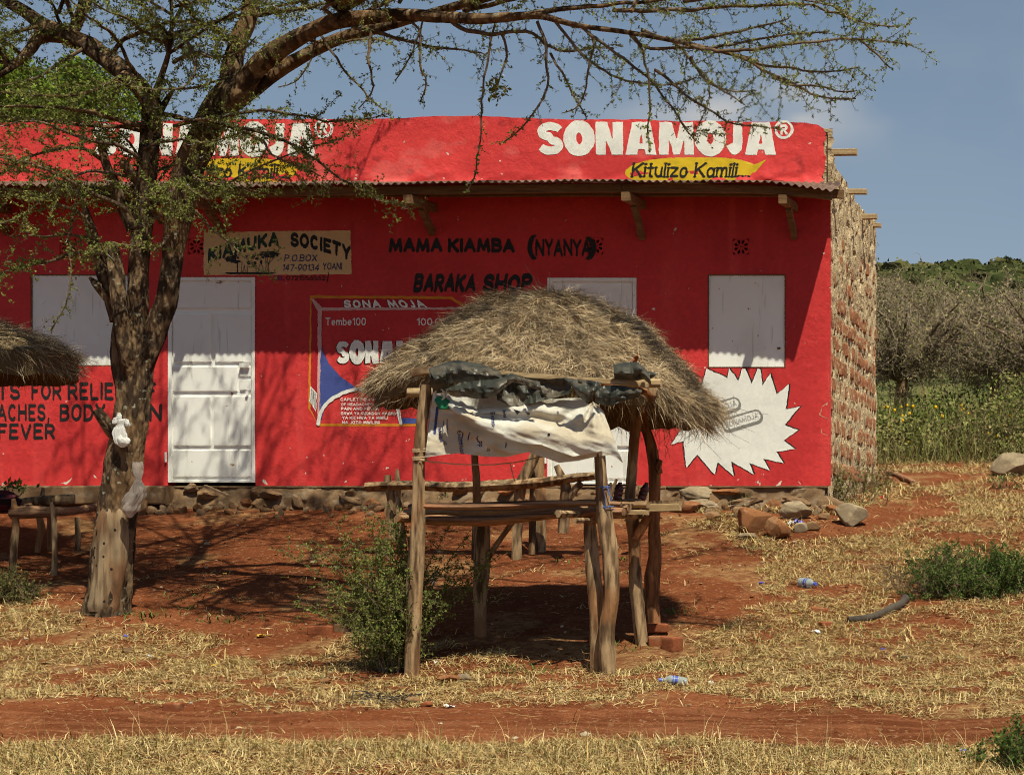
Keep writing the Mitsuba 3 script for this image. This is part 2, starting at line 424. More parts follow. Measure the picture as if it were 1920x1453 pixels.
def soil_color(p):
    a = fbm(p.x * 0.7, p.y * 0.7, 0.0, 4)
    c = mix((0.132, 0.0405, 0.0165), (0.098, 0.030, 0.0122), smoothstep(0.35, 0.7, a))
    b = fbm(p.x * 3.3, p.y * 3.3, 4.0, 4)
    c = mix(c, (0.162, 0.056, 0.0235), smoothstep(0.52, 0.75, b) * 0.8)
    sp = fbm(p.x * 38, p.y * 38, 0.0, 3)
    c = mix(c, (0.27, 0.145, 0.078), smoothstep(0.68, 0.76, sp) * 0.55)
    c = mix(c, (0.062, 0.022, 0.011), smoothstep(0.36, 0.26, sp) * 0.35)
    return c * (0.85 + 0.3 * noise(p.x * 120, p.y * 120, 0.0))


def fn_ground(p, n, uv):
    soil = soil_color(p)
    lit = fbm(p.x * 26, p.y * 26, 2.0, 3)
    litter = mix((0.27, 0.17, 0.075), (0.14, 0.072, 0.034), smoothstep(0.35, 0.65, lit))
    a = fbm(p.x * 1.7, p.y * 1.7, 7.0, 4)
    g = smoothstep(0.56, 0.70, a) * 0.5
    c = mix(soil, litter, g)
    far = smoothstep(31.0, 40.0, p.y)
    h = fbm(p.x * 0.09, p.y * 0.09, 3.0, 4)
    green = mix((0.066, 0.072, 0.026), (0.135, 0.115, 0.050), smoothstep(0.45, 0.68, h))
    green = mix(green, (0.045, 0.052, 0.020), smoothstep(0.5, 0.66, fbm(p.x * 0.35, p.y * 0.35, 8.0, 3)))
    return mix(c, green, far)


def bump_soil(p, n, uv): return fbm(p.x * 14, p.y * 14, 0.0, 3) * 0.8 + noise(p.x * 90, p.y * 90, 0.0) * 0.25
mat('mat_ground', fn_ground, 0.97, bump_soil, 0.020, 0.05)


def fn_track(p, n, uv):
    c = soil_color(p)
    s = fbm(p.x * 1.2, p.y * 22, 1.0, 3)
    c = mix(c, (0.185, 0.072, 0.034), smoothstep(0.40, 0.7, s) * 0.55)
    return c


mat('mat_track', fn_track, 0.97, lambda p, n, uv: fbm(p.x * 3, p.y * 22, 0.0, 2) * 0.6 + noise(p.x * 50, p.y * 70, 0.0) * 0.3, 0.025, 0.05)
# ------------------------------------------------------------------ painted lettering: a brush alphabet
def arc(cx, cy, rx, ry, a0, a1, n=14):
    a = np.radians(np.linspace(a0, a1, n))
    return [(cx + rx * math.cos(t), cy + ry * math.sin(t)) for t in a]


_O = arc(.5, .5, .5, .5, 90, 450, 28)
_S = arc(.5, .74, .5, .26, 25, 180, 10) + arc(.5, .74, .5, .24, 190, 262, 6) + arc(.5, .26, .5, .25, 80, 0, 6) + arc(.5, .26, .5, .26, -10, -165, 10)
GLYPH = {  # strokes in a unit box, and the width of the letter
    'A': (.78, [[(0, 0), (.5, 1), (1, 0)], [(.2, .34), (.8, .34)]]),
    'B': (.68, [[(0, 0), (0, 1), (.5, 1)] + arc(.55, .77, .38, .23, 90, -90, 9) + [(0, .54)], [(.5, .54)] + arc(.58, .27, .42, .27, 90, -90, 9) + [(0, 0)]]),
    'C': (.70, [arc(.52, .5, .5, .5, 50, 310, 20)]),
    'D': (.72, [[(0, 0), (0, 1), (.4, 1)] + arc(.42, .5, .56, .5, 90, -90, 14) + [(0, 0)]]),
    'E': (.60, [[(1, 1), (0, 1), (0, 0), (1, 0)], [(0, .52), (.82, .52)]]),
    'F': (.58, [[(1, 1), (0, 1), (0, 0)], [(0, .52), (.8, .52)]]),
    'H': (.72, [[(0, 0), (0, 1)], [(1, 0), (1, 1)], [(0, .5), (1, .5)]]),
    'I': (.0, [[(.5, 0), (.5, 1)]]),
    'J': (.44, [[(.95, 1), (.95, .28)] + arc(.5, .28, .45, .28, -10, -140, 8)]),
    'K': (.70, [[(0, 0), (0, 1)], [(1, 1), (.05, .45)], [(.3, .6), (1, 0)]]),
    'L': (.56, [[(0, 1), (0, 0), (1, 0)]]),
    'M': (.92, [[(0, 0), (.12, 1), (.5, .12), (.88, 1), (1, 0)]]),
    'N': (.74, [[(0, 0), (0, 1), (1, 0), (1, 1)]]),
    'O': (.76, [_O]), '0': (.58, [_O]),
    'P': (.64, [[(0, 0), (0, 1), (.5, 1)] + arc(.55, .73, .45, .27, 90, -90, 10) + [(0, .46)]]),
    'R': (.68, [[(0, 0), (0, 1), (.5, 1)] + arc(.55, .74, .42, .26, 90, -90, 10) + [(0, .48)], [(.45, .48), (1, 0)]]),
    'S': (.64, [_S]),
    'T': (.70, [[(0, 1), (1, 1)], [(.5, 1), (.5, 0)]]),
    'U': (.70, [[(0, 1), (0, .35)] + arc(.5, .35, .5, .35, 180, 360, 12) + [(1, 1)]]),
    'V': (.72, [[(0, 1), (.5, 0), (1, 1)]]),
    'W': (.95, [[(0, 1), (.25, 0), (.5, .8), (.75, 0), (1, 1)]]),
    'X': (.70, [[(0, 0), (1, 1)], [(0, 1), (1, 0)]]),
    'Y': (.70, [[(0, 1), (.5, .48), (1, 1)], [(.5, .48), (.5, 0)]]),
    'Z': (.66, [[(0, 1), (1, 1), (0, 0), (1, 0)]]),
    '1': (.26, [[(0, .78), (1, 1), (1, 0)]]),
    '2': (.56, [arc(.5, .72, .5, .28, 170, -30, 12) + [(0, 0), (1, 0)]]),
    '3': (.54, [arc(.45, .76, .5, .24, 150, -85, 10), arc(.45, .27, .55, .27, 88, -150, 12)]),
    '4': (.60, [[(.75, 0), (.75, 1), (0, .3), (1, .3)]]),
    '5': (.56, [[(.95, 1), (.1, 1), (.05, .56)] + arc(.45, .32, .5, .32, 120, -150, 12)]),
    '6': (.58, [[(.8, 1)] + arc(.5, .34, .5, .34, 150, 520, 20)]),
    '7': (.56, [[(0, 1), (1, 1), (.35, 0)]]),
    '9': (.58, [[(.2, 0)] + arc(.5, .66, .5, .34, -30, 330, 20)]),
    '.': (.0, [[(.5, 0), (.5, .04)]]), ',': (.1, [[(.7, .05), (.2, -.2)]]), '-': (.3, [[(0, .42), (1, .42)]]), ':': (.0, [[(.5, .12), (.5, .15)], [(.5, .62), (.5, .65)]]),
    '(': (.22, [arc(1.0, .5, 1.0, .66, 120, 240, 12)]), ')': (.22, [arc(0, .5, 1.0, .66, 60, -60, 12)]), '/': (.35, [[(0, -.1), (1, 1.1)]]),
    'a': (.48, [arc(.5, .33, .5, .33, 40, 400, 18), [(1, .64), (1, 0)]]),
    'b': (.48, [[(0, 1), (0, 0)], arc(.5, .33, .5, .33, 0, 360, 18)]),
    'e': (.48, [[(0, .34), (.95, .34)] + arc(.5, .33, .5, .33, 0, 310, 16)]),
    'i': (.0, [[(.5, .66), (.5, 0)], [(.5, .9), (.5, .93)]]), 'l': (.0, [[(.5, 1), (.5, 0)]]),
    'm': (.74, [[(0, .66), (0, 0)], [(0, .45)] + arc(.25, .45, .25, .2, 180, 0, 8) + [(.5, 0)], [(.5, .45)] + arc(.75, .45, .25, .2, 180, 0, 8) + [(1, 0)]]),
    'n': (.46, [[(0, .66), (0, 0)], [(0, .42)] + arc(.5, .42, .5, .23, 180, 0, 9) + [(1, 0)]]),
    'o': (.50, [arc(.5, .33, .5, .33, 0, 360, 20)]),
    'p': (.48, [[(0, .66), (0, -.34)], arc(.5, .33, .5, .33, 0, 360, 18)]),
    's': (.42, [[(.5 + (a - .5) * .9, b * .66) for a, b in _S]]),
    't': (.34, [[(.5, .95), (.5, .1), (.9, .02)], [(0, .66), (1, .66)]]),
    'u': (.46, [[(0, .66), (0, .25)] + arc(.5, .25, .5, .25, 180, 360, 9) + [(1, .66), (1, 0)]]),
    'x': (.44, [[(0, 0), (1, .66)], [(0, .66), (1, 0)]]),
    'z': (.46, [[(0, .64), (1, .64), (0, .02), (1, .02)]]),
    'c': (.44, [arc(.5, .33, .5, .33, 45, 315, 14)]),
}


def lettering(text, stroke=.14, gap=.12, slant=0.0, block=False, widths=None, wide=1.0, serif=0.0, space=.38, wobble=0.0, seed=1):
    """the text as a list of flat polygons, one per letter, in units of the letter height"""
    out, x, r = [], 0.0, rng(seed)
    for ch in text:
        if ch == ' ':
            x += space; continue
        w, strokes = GLYPH[ch]
        w = (widths or {}).get(ch, w * wide)
        W0 = w + stroke if not block else max(w, stroke)
        geo = []
        for s in strokes:
            pts = [(stroke / 2 + a * (W0 - stroke), stroke / 2 + b * (1 - stroke)) for a, b in s]
            ls = LineString(pts)
            geo.append(ls.buffer(stroke / 2, cap_style='square' if block else 'round', join_style='mitre' if block else 'round', mitre_limit=3))
            if serif:
                for q in (pts[0], pts[-1]):
                    geo.append(LineString([(q[0] - serif, q[1]), (q[0] + serif, q[1])]).buffer(stroke * .3))
        g = unary_union(geo)
        if block: g = g.intersection(sbox(0, 0, W0, 1))
        dy = (r.random() - .5) * wobble
        g = affinity.translate(g, x, dy)
        if slant: g = affinity.affine_transform(g, [1, slant, 0, 1, 0, 0])
        out.append(g); x += W0 + gap
    return out


def fit(geos, x0, y0, x1, y1):
    """letters spread over a rectangle given in photo pixels on the shop front; returns geometries in metres (X, Z)"""
    b = unary_union(geos).bounds
    sx, sy = (x1 - x0) / (b[2] - b[0]), (y1 - y0) / (b[3] - b[1])
    return [affinity.affine_transform(g, [sx, 0, 0, -sy, x0 - b[0] * sx, y1 + b[1] * sy]) for g in geos]


def warp(geos, fn):
    return [shapely.transform(g.segmentize(3.0), fn) for g in geos]


def to_wall(g):
    return shapely.transform(g, lambda a: np.stack([FX(a[:, 0]), FZ(a[:, 1])], 1))


def polys(g):
    if g.is_empty: return []
    return [p for p in (g.geoms if hasattr(g, 'geoms') else [g]) if isinstance(p, Polygon) and p.area > 1e-7]


def flat(g):
    """(xy, triangles) of a flat polygon or several"""
    vs, fs, n = [], [], 0
    for p in polys(g):
        v, f = trimesh.creation.triangulate_polygon(p, engine='earcut')
        vs.append(v); fs.append(f + n); n += len(v)
    return np.vstack(vs), np.vstack(fs)


def wall_relief(X, Z):
    p = np.stack([np.asarray(X), np.asarray(X) * 0, np.asarray(Z)], -1)
    return (meshkit.fbm(p * 1.1, 3, 21) - .5) * 0.030


def parapet_relief(X, Z):
    p = np.stack([np.asarray(X), np.asarray(X) * 0, np.asarray(Z)], -1)
    return (meshkit.fbm(p * 1.7, 4, 31) - .5) * 0.038


def front_sheet(g_px, off, relief=wall_relief, size=0.11, base=YW):
    """paint on the wall: a thin film that follows the plaster's relief, off metres in front of it; g_px in photo pixels"""
    g = to_wall(g_px).simplify(0.0008)
    def brushed(a):      # the unsteady edge of a brush
        q = np.stack([a[:, 0] * 26, a[:, 1] * 26, a[:, 0] * 0], -1)
        return a + np.stack([meshkit.fbm(q, 3, 51) - .5, meshkit.fbm(q, 3, 52) - .5], 1) * amp
    hs = [p.bounds[3] - p.bounds[1] for p in polys(g)]
    amp = min(.014, .06 * float(np.median(hs))) if hs else 0
    if g.area < 1.2: g = shapely.transform(g.segmentize(max(.006, amp * 1.2)), brushed).buffer(0)
    v, f = flat(g)
    v3, f3 = trimesh.remesh.subdivide_to_size(np.c_[v[:, 0], v[:, 0] * 0, v[:, 1]], f, size, max_iter=12)
    v3 = np.asarray(v3)
    v3[:, 1] = base + relief(v3[:, 0], v3[:, 2]) - off
    n = np.cross(v3[f3[:, 1]] - v3[f3[:, 0]], v3[f3[:, 2]] - v3[f3[:, 0]])[:, 1]
    f3 = np.where((n > 0)[:, None], f3[:, ::-1], f3)
    return v3, f3


# ------------------------------------------------------------------ the shop building
SH = 'shop_building'
lab(SH, 'long single storey shop painted bright red with hand lettered adverts and a tin canopy', 'shop')
X_L, X_R = float(FX(-330)), float(FX(1558))
Z_BASE = float(FZ(911))
Z_EAVE = float(FZ(372))
Y_BACK = YW + 4.58

top_px = [(-330, 233), (0, 230), (300, 227), (640, 224), (760, 221), (860, 219), (1000, 222), (1200, 226), (1300, 229), (1340, 227), (1430, 228), (1500, 230), (1540, 233), (1552, 238), (1560, 243)]
eave_px = [(-330, 349), (0, 349), (300, 349), (420, 350), (640, 347), (860, 344), (1000, 341), (1100, 340), (1280, 341), (1440, 343), (1500, 350), (1562, 360)]


def interp_px(poly, x):
    a = np.array(poly, float)
    return PchipInterpolator(a[:, 0], a[:, 1])(np.clip(x, a[0, 0], a[-1, 0]))


DOORS = [(315, 520, 479, 905), (1026, 521, 1194, 908)]
WINDOWS = [(58, 515, 242, 687), (1327, 515, 1473, 690)]
VENTS = [(352, 447, 383, 478), (112, 447, 143, 478), (1101, 446, 1132, 478), (1373, 448, 1405, 478)]


def grid_front(x0, x1, ztop_of_x, zbot, holes, step, relief, base):
    xs = np.unique(np.round(np.r_[np.arange(x0, x1, step), x1, [h for a in holes for h in (a[0], a[2])]], 4))
    n = 90
    holesz = sorted({h for a in holes for h in (a[1], a[3])})
    zmax = max(ztop_of_x(xs))
    zs = np.unique(np.round(np.r_[np.arange(zbot, zmax, step), zmax, holesz], 4))
    zt = ztop_of_x(xs)
    X, Z = np.meshgrid(xs, zs, indexing='ij')
    zlast = holesz[-1] + 0.02 if holesz else zbot
    Zw = np.where(Z > zlast, zlast + (Z - zlast) / (zmax - zlast) * (zt[:, None] - zlast), Z)
    v = np.stack([X, base + relief(X, Zw), Zw], -1).reshape(-1, 3)
    i, j = np.meshgrid(np.arange(len(xs) - 1), np.arange(len(zs) - 1), indexing='ij')
    cx, cz = (xs[i] + xs[i + 1]) / 2, (zs[j] + zs[j + 1]) / 2
    keep = np.ones_like(cx, bool)
    for a in holes: keep &= ~((cx > a[0]) & (cx < a[2]) & (cz > a[1]) & (cz < a[3]))
    i, j = i[keep], j[keep]; m = len(zs)
    q = np.stack([i * m + j, (i + 1) * m + j, (i + 1) * m + j + 1, i * m + j + 1], 1)
    return v, np.vstack([q[:, [0, 1, 2]], q[:, [0, 2, 3]]])


hol = [(float(FX(a)), float(FZ(d)), float(FX(c)), float(FZ(b))) for a, b, c, d in DOORS + WINDOWS]
hol[0] = (hol[0][0], Z_BASE, hol[0][2], hol[0][3]); hol[1] = (hol[1][0], Z_BASE, hol[1][2], hol[1][3])
venth = [(float(FX(a)), float(FZ(d)), float(FX(c)), float(FZ(b))) for a, b, c, d in VENTS]
Z_JOIN = float(FZ(352))
fw = MB().add(grid_front(X_L, X_R, lambda x: np.full(len(x), Z_JOIN), Z_BASE, hol + venth, 0.07, wall_relief, YW))
for (x0, z0, x1, z1) in hol + venth:      # the plastered sides of every opening
    for (a, b) in (((x0, z0), (x0, z1)), ((x0, z1), (x1, z1)), ((x1, z1), (x1, z0))) + ((((x1, z0), (x0, z0)),) if z0 > Z_BASE else ()):
        n = 14
        t = np.linspace(0, 1, n)
        X, Z = a[0] + (b[0] - a[0]) * t, a[1] + (b[1] - a[1]) * t
        v = np.vstack([np.stack([X, YW + wall_relief(X, Z), Z], 1), np.stack([X, X * 0 + YW + 0.20, Z], 1)])
        k = np.arange(n - 1)
        fw.add((v, np.stack([k, k + 1, n + k + 1, n + k], 1)))
put(SH + '__front_wall', fw, 'mat_red', smooth=30)

# parapet: thick uneven plastered band, broken at its right end
xs = np.arange(X_L, X_R + 0.03, 0.03)
zs_n = 26
r = rng(5)
V = []
edge = (meshkit.fbm(np.stack([np.linspace(0, 6, zs_n)] * 3, -1), 4, 3) - .5) * 0.10
zt = FZ(interp_px(top_px, xs / YW * FPX + CX)) + (meshkit.fbm(np.stack([xs * 4, xs * 0, xs * 0], -1), 4, 2) - .5) * 0.03
tt = np.linspace(0, 1, zs_n)
Xg = np.repeat(xs[:, None], zs_n, 1)
Xg = np.where(Xg > X_R - 0.35, Xg + ((Xg - X_R + 0.35) / 0.35) * (edge[None] - 0.075), Xg)
Zg = Z_JOIN + (zt[:, None] - Z_JOIN) * tt[None]
Yg = YW + parapet_relief(Xg, Zg)
jag = np.clip((Xg - X_R + 0.16) / 0.16, 0, 1)
Yg = Yg + jag * (meshkit.fbm(np.stack([Xg * 22, Xg * 0, Zg * 22], -1), 3, 8) - .5) * 0.05
low = np.clip(1 - (Zg - Z_JOIN) / 0.20, 0, 1)
Yg = Yg - low * np.clip(meshkit.fbm(np.stack([Xg * 4, Xg * 0, Zg * 7], -1), 4, 12) - .45, 0, 1) * 0.20
V = np.stack([Xg, Yg, Zg], -1)
m = zs_n
i, j = np.meshgrid(np.arange(len(xs) - 1), np.arange(m - 1), indexing='ij'); i, j = i.ravel(), j.ravel()
q = np.stack([i * m + j, (i + 1) * m + j, (i + 1) * m + j + 1, i * m + j + 1], 1)
pm = MB().add((V.reshape(-1, 3), q))
# top of the parapet, going back
topf = V[:, -1]; back = topf + np.array([0, 0.16, -0.015])
n = len(topf); k = np.arange(n - 1)
pm.add((np.vstack([topf, back]), np.stack([k, k + 1, n + k + 1, n + k], 1)))
lowb = back.copy(); lowb[:, 2] = Z_JOIN
pm.add((np.vstack([back, lowb]), np.stack([k, k + 1, n + k + 1, n + k], 1)))
put(SH + '__parapet', pm, 'mat_parapet', smooth=40)

cz_ = np.linspace(Z_JOIN - .1, float(FZ(241)), 30); cx2_ = np.linspace(X_R - .34, X_R + .02, 14)
CX2, CZ2 = np.meshgrid(cx2_, cz_, indexing='ij')
cr_ = (meshkit.fbm(np.stack([CX2 * 12, CX2 * 0, CZ2 * 12], -1), 3, 14) - .5)
CX3 = CX2 + np.where(CX2 > X_R - .05, cr_ * .06, 0)
i, j = np.meshgrid(np.arange(13), np.arange(29), indexing='ij'); i, j = i.ravel(), j.ravel()
put(SH + '__parapet_core', MB().add((np.stack([CX3, YW + .028 + cr_ * .04, CZ2], -1).reshape(-1, 3), np.stack([i * 30 + j, (i + 1) * 30 + j, (i + 1) * 30 + j + 1, i * 30 + j + 1], 1))), 'mat_mortar', smooth=35)

# end wall: rough mud mortar with courses of burnt brick showing
def end_top(Y):
    """height of the end wall's top at distance Y"""
    a = np.array([(0.0, 243), (0.16, 243), (0.20, 262), (0.42, 290), (0.9, 316), (1.7, 345), (2.6, 378), (3.2, 402), (4.58, 420)])
    kap = a[:, 0] / (YW + a[:, 0])
    yy = a[:, 1]
    z = EZ + (CY - yy) / FPX * (YW + a[:, 0])
    return np.interp(Y - YW, a[:, 0], z)


ny, nz = 150, 190
ys = YW + np.linspace(0.0, 4.58, ny)
tz = np.linspace(0, 1, nz)
zb = Z_BASE - 0.35
Yg, Tg = np.meshgrid(ys, tz, indexing='ij')
top = end_top(ys) + (meshkit.fbm(np.stack([ys * 5, ys * 0, ys * 0], -1), 4, 4) - .5) * 0.12
Zg = zb + (top[:, None] - zb) * Tg


def end_relief(Y, Z):
    p = np.stack([Y * 0, Y, Z], -1)
    return (meshkit.fbm(p * 3.0, 3, 41) - .5) * 0.035 + (meshkit.fbm(p * np.array([1, 13, 9]), 3, 43) - .5) * 0.026 + (meshkit.fbm(p * 1.2, 2, 47) - .5) * 0.05


Xg = X_R - 0.01 + end_relief(Yg, Zg) * np.clip((Yg - YW) / 0.10, 0.15, 1) - 0.02
pit = meshkit.fbm(np.stack([Yg * 0, Yg * 15, Zg * 9], -1), 2, 53)
Xg = Xg - np.clip(pit - 0.62, 0, 1) * 0.5
i, j = np.meshgrid(np.arange(ny - 1), np.arange(nz - 1), indexing='ij'); i, j = i.ravel(), j.ravel()
q = np.stack([i * nz + j, (i + 1) * nz + j, (i + 1) * nz + j + 1, i * nz + j + 1], 1)
ew = MB().add((np.stack([Xg, Yg, Zg], -1).reshape(-1, 3), q))
tl = np.stack([Xg[:, -1], ys, top], 1); tb = tl - np.array([0.24, 0, 0.0]); tb[:, 1] = np.maximum(tb[:, 1], YW + .08); n = ny; k = np.arange(n - 1)
ew.add((np.vstack([tl, tb]), np.stack([k, n + k, n + k + 1, k + 1], 1)))
ew.add((np.vstack([tb, np.c_[tb[:, :2], np.full(n, Z_BASE)]]), np.stack([k, n + k, n + k + 1, k + 1], 1)))
EW = put(SH + '__end_wall', ew, 'mat_mortar', smooth=35)
r = rng(17)
row, z = 0, Z_BASE + 0.10
while z < Z_BASE + 2.55:
    y = YW + 0.06 + r.uniform(0, 0.12)
    while y < Y_BACK - 0.2:
        L = r.uniform(0.17, 0.25); h = r.uniform(0.135, 0.17)
        if r.random() < (0.84 if z < Z_BASE + 1.9 else .30) and z + h < end_top(y) - 0.5:
            zc = z + r.uniform(-0.015, 0.015)
            xf = X_R + 0.004 + r.uniform(-0.010, 0.010) + float(end_relief(np.array(y + .1), np.array(zc + .07))) * .6 - .02
            v, f = rock((0.06, L / 2 * r.uniform(.75, .92), h / 2), int(1e4 + row * 100 + y * 10), 1, 0, 0.0)
            v = np.sign(v) * (np.abs(v) / np.array([0.06, L / 2, h / 2])) ** 0.33 * np.array([0.06, L / 2 * r.uniform(.8, .95), h / 2])
            v = v + (r.random(v.shape) - .5) * 0.014
            put(EW + '__brick', (v + np.array([xf - 0.06, y + L / 2, zc + h / 2]), f), 'mat_brick')
        y += L + r.uniform(0.02, 0.07)
    z += 0.222; row += 1

# the other walls, out of sight, close the room; the roof falls to the back
put(SH + '__rear_wall', MB().add(boxm((X_L, Y_BACK - 0.22, Z_BASE - .3), (X_R - 0.30, Y_BACK, end_top(Y_BACK) - 0.15))).add(boxm((X_L, YW + 0.2, Z_BASE - .3), (X_L + .2, Y_BACK - 0.23, end_top(Y_BACK) - .15))), 'mat_mortar')


def corrugated(x0, x1, za, ya, zb_, yb, pitch=0.076, amp=0.012, ny=3, th=0.0):
    n = int((x1 - x0) / pitch * 8) + 1
    X = np.linspace(x0, x1, n)
    w = amp * np.sin(2 * np.pi * X / pitch)
    rows = []
    for t in np.linspace(0, 1, ny):
        za_, zc_ = (za(X) if callable(za) else za), (zb_(X) if callable(zb_) else zb_)
        rows.append(np.stack([X, X * 0 + ya + (yb - ya) * t, za_ + (zc_ - za_) * t + w], 1))
    v = np.vstack(rows); k, a = np.meshgrid(np.arange(n - 1), np.arange(ny - 1)); k, a = k.ravel(), a.ravel()
    return v, np.stack([a * n + k, a * n + k + 1, (a + 1) * n + k + 1, (a + 1) * n + k], 1)


zr0, zr1 = float(end_top(YW + 0.5)) - 0.10, float(end_top(Y_BACK)) - 0.06
put(SH + '__roof', corrugated(X_L, X_R - 0.26, zr0, YW + 0.17, zr1, Y_BACK + 0.2), 'mat_zinc', smooth=True)

# tin canopy in sheets that overlap, the front edge a little wavy
OV = 0.80
YE = YW - OV
def eave_z(X): return EZ + (CY - interp_px(eave_px, np.asarray(X) / YE * FPX + CX)) / FPX * YE
x = X_L
e0 = float((1562 - CX) / FPX * YE)
r = rng(8); si = 0
while x < e0 - 0.05:
    x1 = min(x + 0.70, e0)
    dz = 0.006 * (si % 2) + r.uniform(0, .004)
    put(SH + '__canopy_sheet', corrugated(x, x1 + (0.04 if x1 < e0 else 0), lambda X: eave_z(X) + dz, YE - r.uniform(0, 0.03), lambda X: eave_z(X) * 0 + Z_JOIN + 0.05 + dz, YW + 0.005), 'mat_sheet_metal', smooth=True)
    x = x1; si += 1
# purlins under the sheet, laid along the shop: split into sawn lengths
def along(y_off, dz, h, w, x0, x1, seed, mat_, name):
    r = rng(seed); xa = x0
    while xa < x1 - 0.3:
        xb = min(xa + r.uniform(2.4, 3.4), x1)
        if x1 - xb < 0.5: xb = x1
        Yb = YW - OV + y_off
        t = y_off / OV
        za = float(eave_z(xa)) * (1 - t) + (Z_JOIN + .05) * t + dz; zb2 = float(eave_z(xb)) * (1 - t) + (Z_JOIN + .05) * t + dz
        k_ = 12
        b = MB(); xsb = np.linspace(xa + 0.004, xb - 0.004, k_)
        for a_ in range(k_ - 1):
            pass
        P = np.stack([xsb, xsb * 0 + Yb, eave_z(xsb) * (1 - t) + (Z_JOIN + .05) * t + dz], 1)
        v, f = board(P[0], P[-1], w, h, 0.002, seed, k_)
        v[:, 2] += np.repeat(P[:, 2] - np.linspace(P[0, 2], P[-1, 2], k_), 8)
        put(SH + name, (v, f), mat_)
        xa = xb


along(0.17, -0.070, 0.085, 0.05, X_L, e0 - 0.03, 3, 'mat_timber', '__purlin')
along(0.62, -0.100, 0.090, 0.05, X_L, float((1582 - CX) / FPX * (YE + .6)), 4, 'mat_timber', '__purlin')
# brackets: projecting beam and raking strut
for bx, sx, sy in ((-70, -20, 437), (350, 400, 437), (757, 803, 437), (1164, 1200, 446), (1459, 1487, 445)):
    Xb = float((bx - CX) / FPX * (YE + 0.02)) + 0.045
    zb_ = float(eave_z(Xb)) - 0.150
    k = put(SH + '__bracket_beam', board((Xb, YE + 0.0, zb_), (Xb, YW + 0.03, zb_ + 0.035), 0.078, 0.088, 0.003, int(bx) + 500, 6), 'mat_timber')
    put(SH + '__bracket_strut', board((Xb, YE + 0.42, zb_ - 0.02), (Xb + 0.0, YW - 0.015, float(FZ(sy))), 0.06, 0.075, 0.004, int(bx) + 600, 6), 'mat_timber')
# purlin ends that stick out of the end wall
for (xa, xb, yy, d, h) in ((1564, 1607, 287, 0.28, 0.062), (1604, 1625, 361, 1.9, 0.055), (1621, 1645, 408, 3.0, 0.058), (1641, 1652, 424, 4.3, 0.05)):
    Y = YW + d
    a, b = W(xa, yy, Y), W(xb, yy - 1, Y)
    a[0] = X_R - 0.35
    put(SH + '__purlin_end', board(a, b, 0.10, h, 0.004, int(xa), 5), 'mat_plank_pale')

# doors
def door(x0, y0, x1, y1, seed):
    D = SH + '__door' if seed == 0 else SH + '__door_001'
    X0, X1, Z0, Z1 = float(FX(x0)), float(FX(x1)), float(FZ(y1)), float(FZ(y0))
    yf = YW + 0.004
    D = put(SH + '__door', boxm((X0 + .002, yf + 0.022, Z0), (X1 - .002, yf + 0.06, Z1 - .002)), 'mat_door')
    fr = MB()
    w = 7 / 183
    for a, b in (((X0 + .003, Z0), (X0 + w, Z1 - .003)), ((X1 - w, Z0), (X1 - .003, Z1 - .003)), ((X0 + w + .001, Z1 - w), (X1 - w - .001, Z1 - .003)), ((X0 + w + .001, Z0 + .001), (X1 - w - .001, Z0 + .02))):
        fr.add(boxm((a[0], yf - 0.012, a[1]), (b[0], yf + 0.020, b[1])))
    put(D + '__frame', fr, 'mat_door')
    w_, h_ = x1 - x0, y1 - y0
    P = [(8, 8, w_ - 7, 60), (8, 68, 82, 160), (87, 68, w_ - 7, 160), (8, 166, 130, 215), (133, 190, w_ - 7, 213), (133, 166, w_ - 7, 187), (8, 222, 80, 317), (85, 222, w_ - 7, 317), (8, 323, w_ - 7, h_ - 10)]
    for a, b, c, d in P:
        A, Bx = X0 + a / 183.0, X0 + c / 183.0
        C, Dz = Z1 - d / 183.0, Z1 - b / 183.0
        m = trimesh.creation.box(extents=(Bx - A - 0.008, 0.022, Dz - C - 0.012)); v = np.array(m.vertices)
        v[:, 0] *= np.where(v[:, 1] < 0, 1 - 0.012 / (Bx - A), 1)
        v[:, 2] *= np.where(v[:, 1] < 0, 1 - 0.012 / (Dz - C), 1)
        put(D + '__panel', (v + np.array([(A + Bx) / 2, yf + 0.011, (C + Dz) / 2]), np.array(m.faces)), 'mat_door')
    put(D + '__handle', MB().add(boxm((X1 - .155, yf - 0.035, Z1 - 170 / 183), (X1 - .06, yf - 0.001, Z1 - 162 / 183))), 'mat_door')
    put(D + '__bolt', boxm((X1 - .09, yf - 0.03, Z1 - 222 / 183), (X1 - .07, yf - 0.001, Z1 - 214 / 183)), 'mat_door')
    for zz in (0.1, 0.82):
        put(D + '__hinge', tube(np.array([[X0 - 0.012, yf - 0.03, Z0 + zz * (Z1 - Z0)], [X0 - 0.012, yf - 0.03, Z0 + zz * (Z1 - Z0) + 0.10]]), 0.011, 8), 'mat_door')


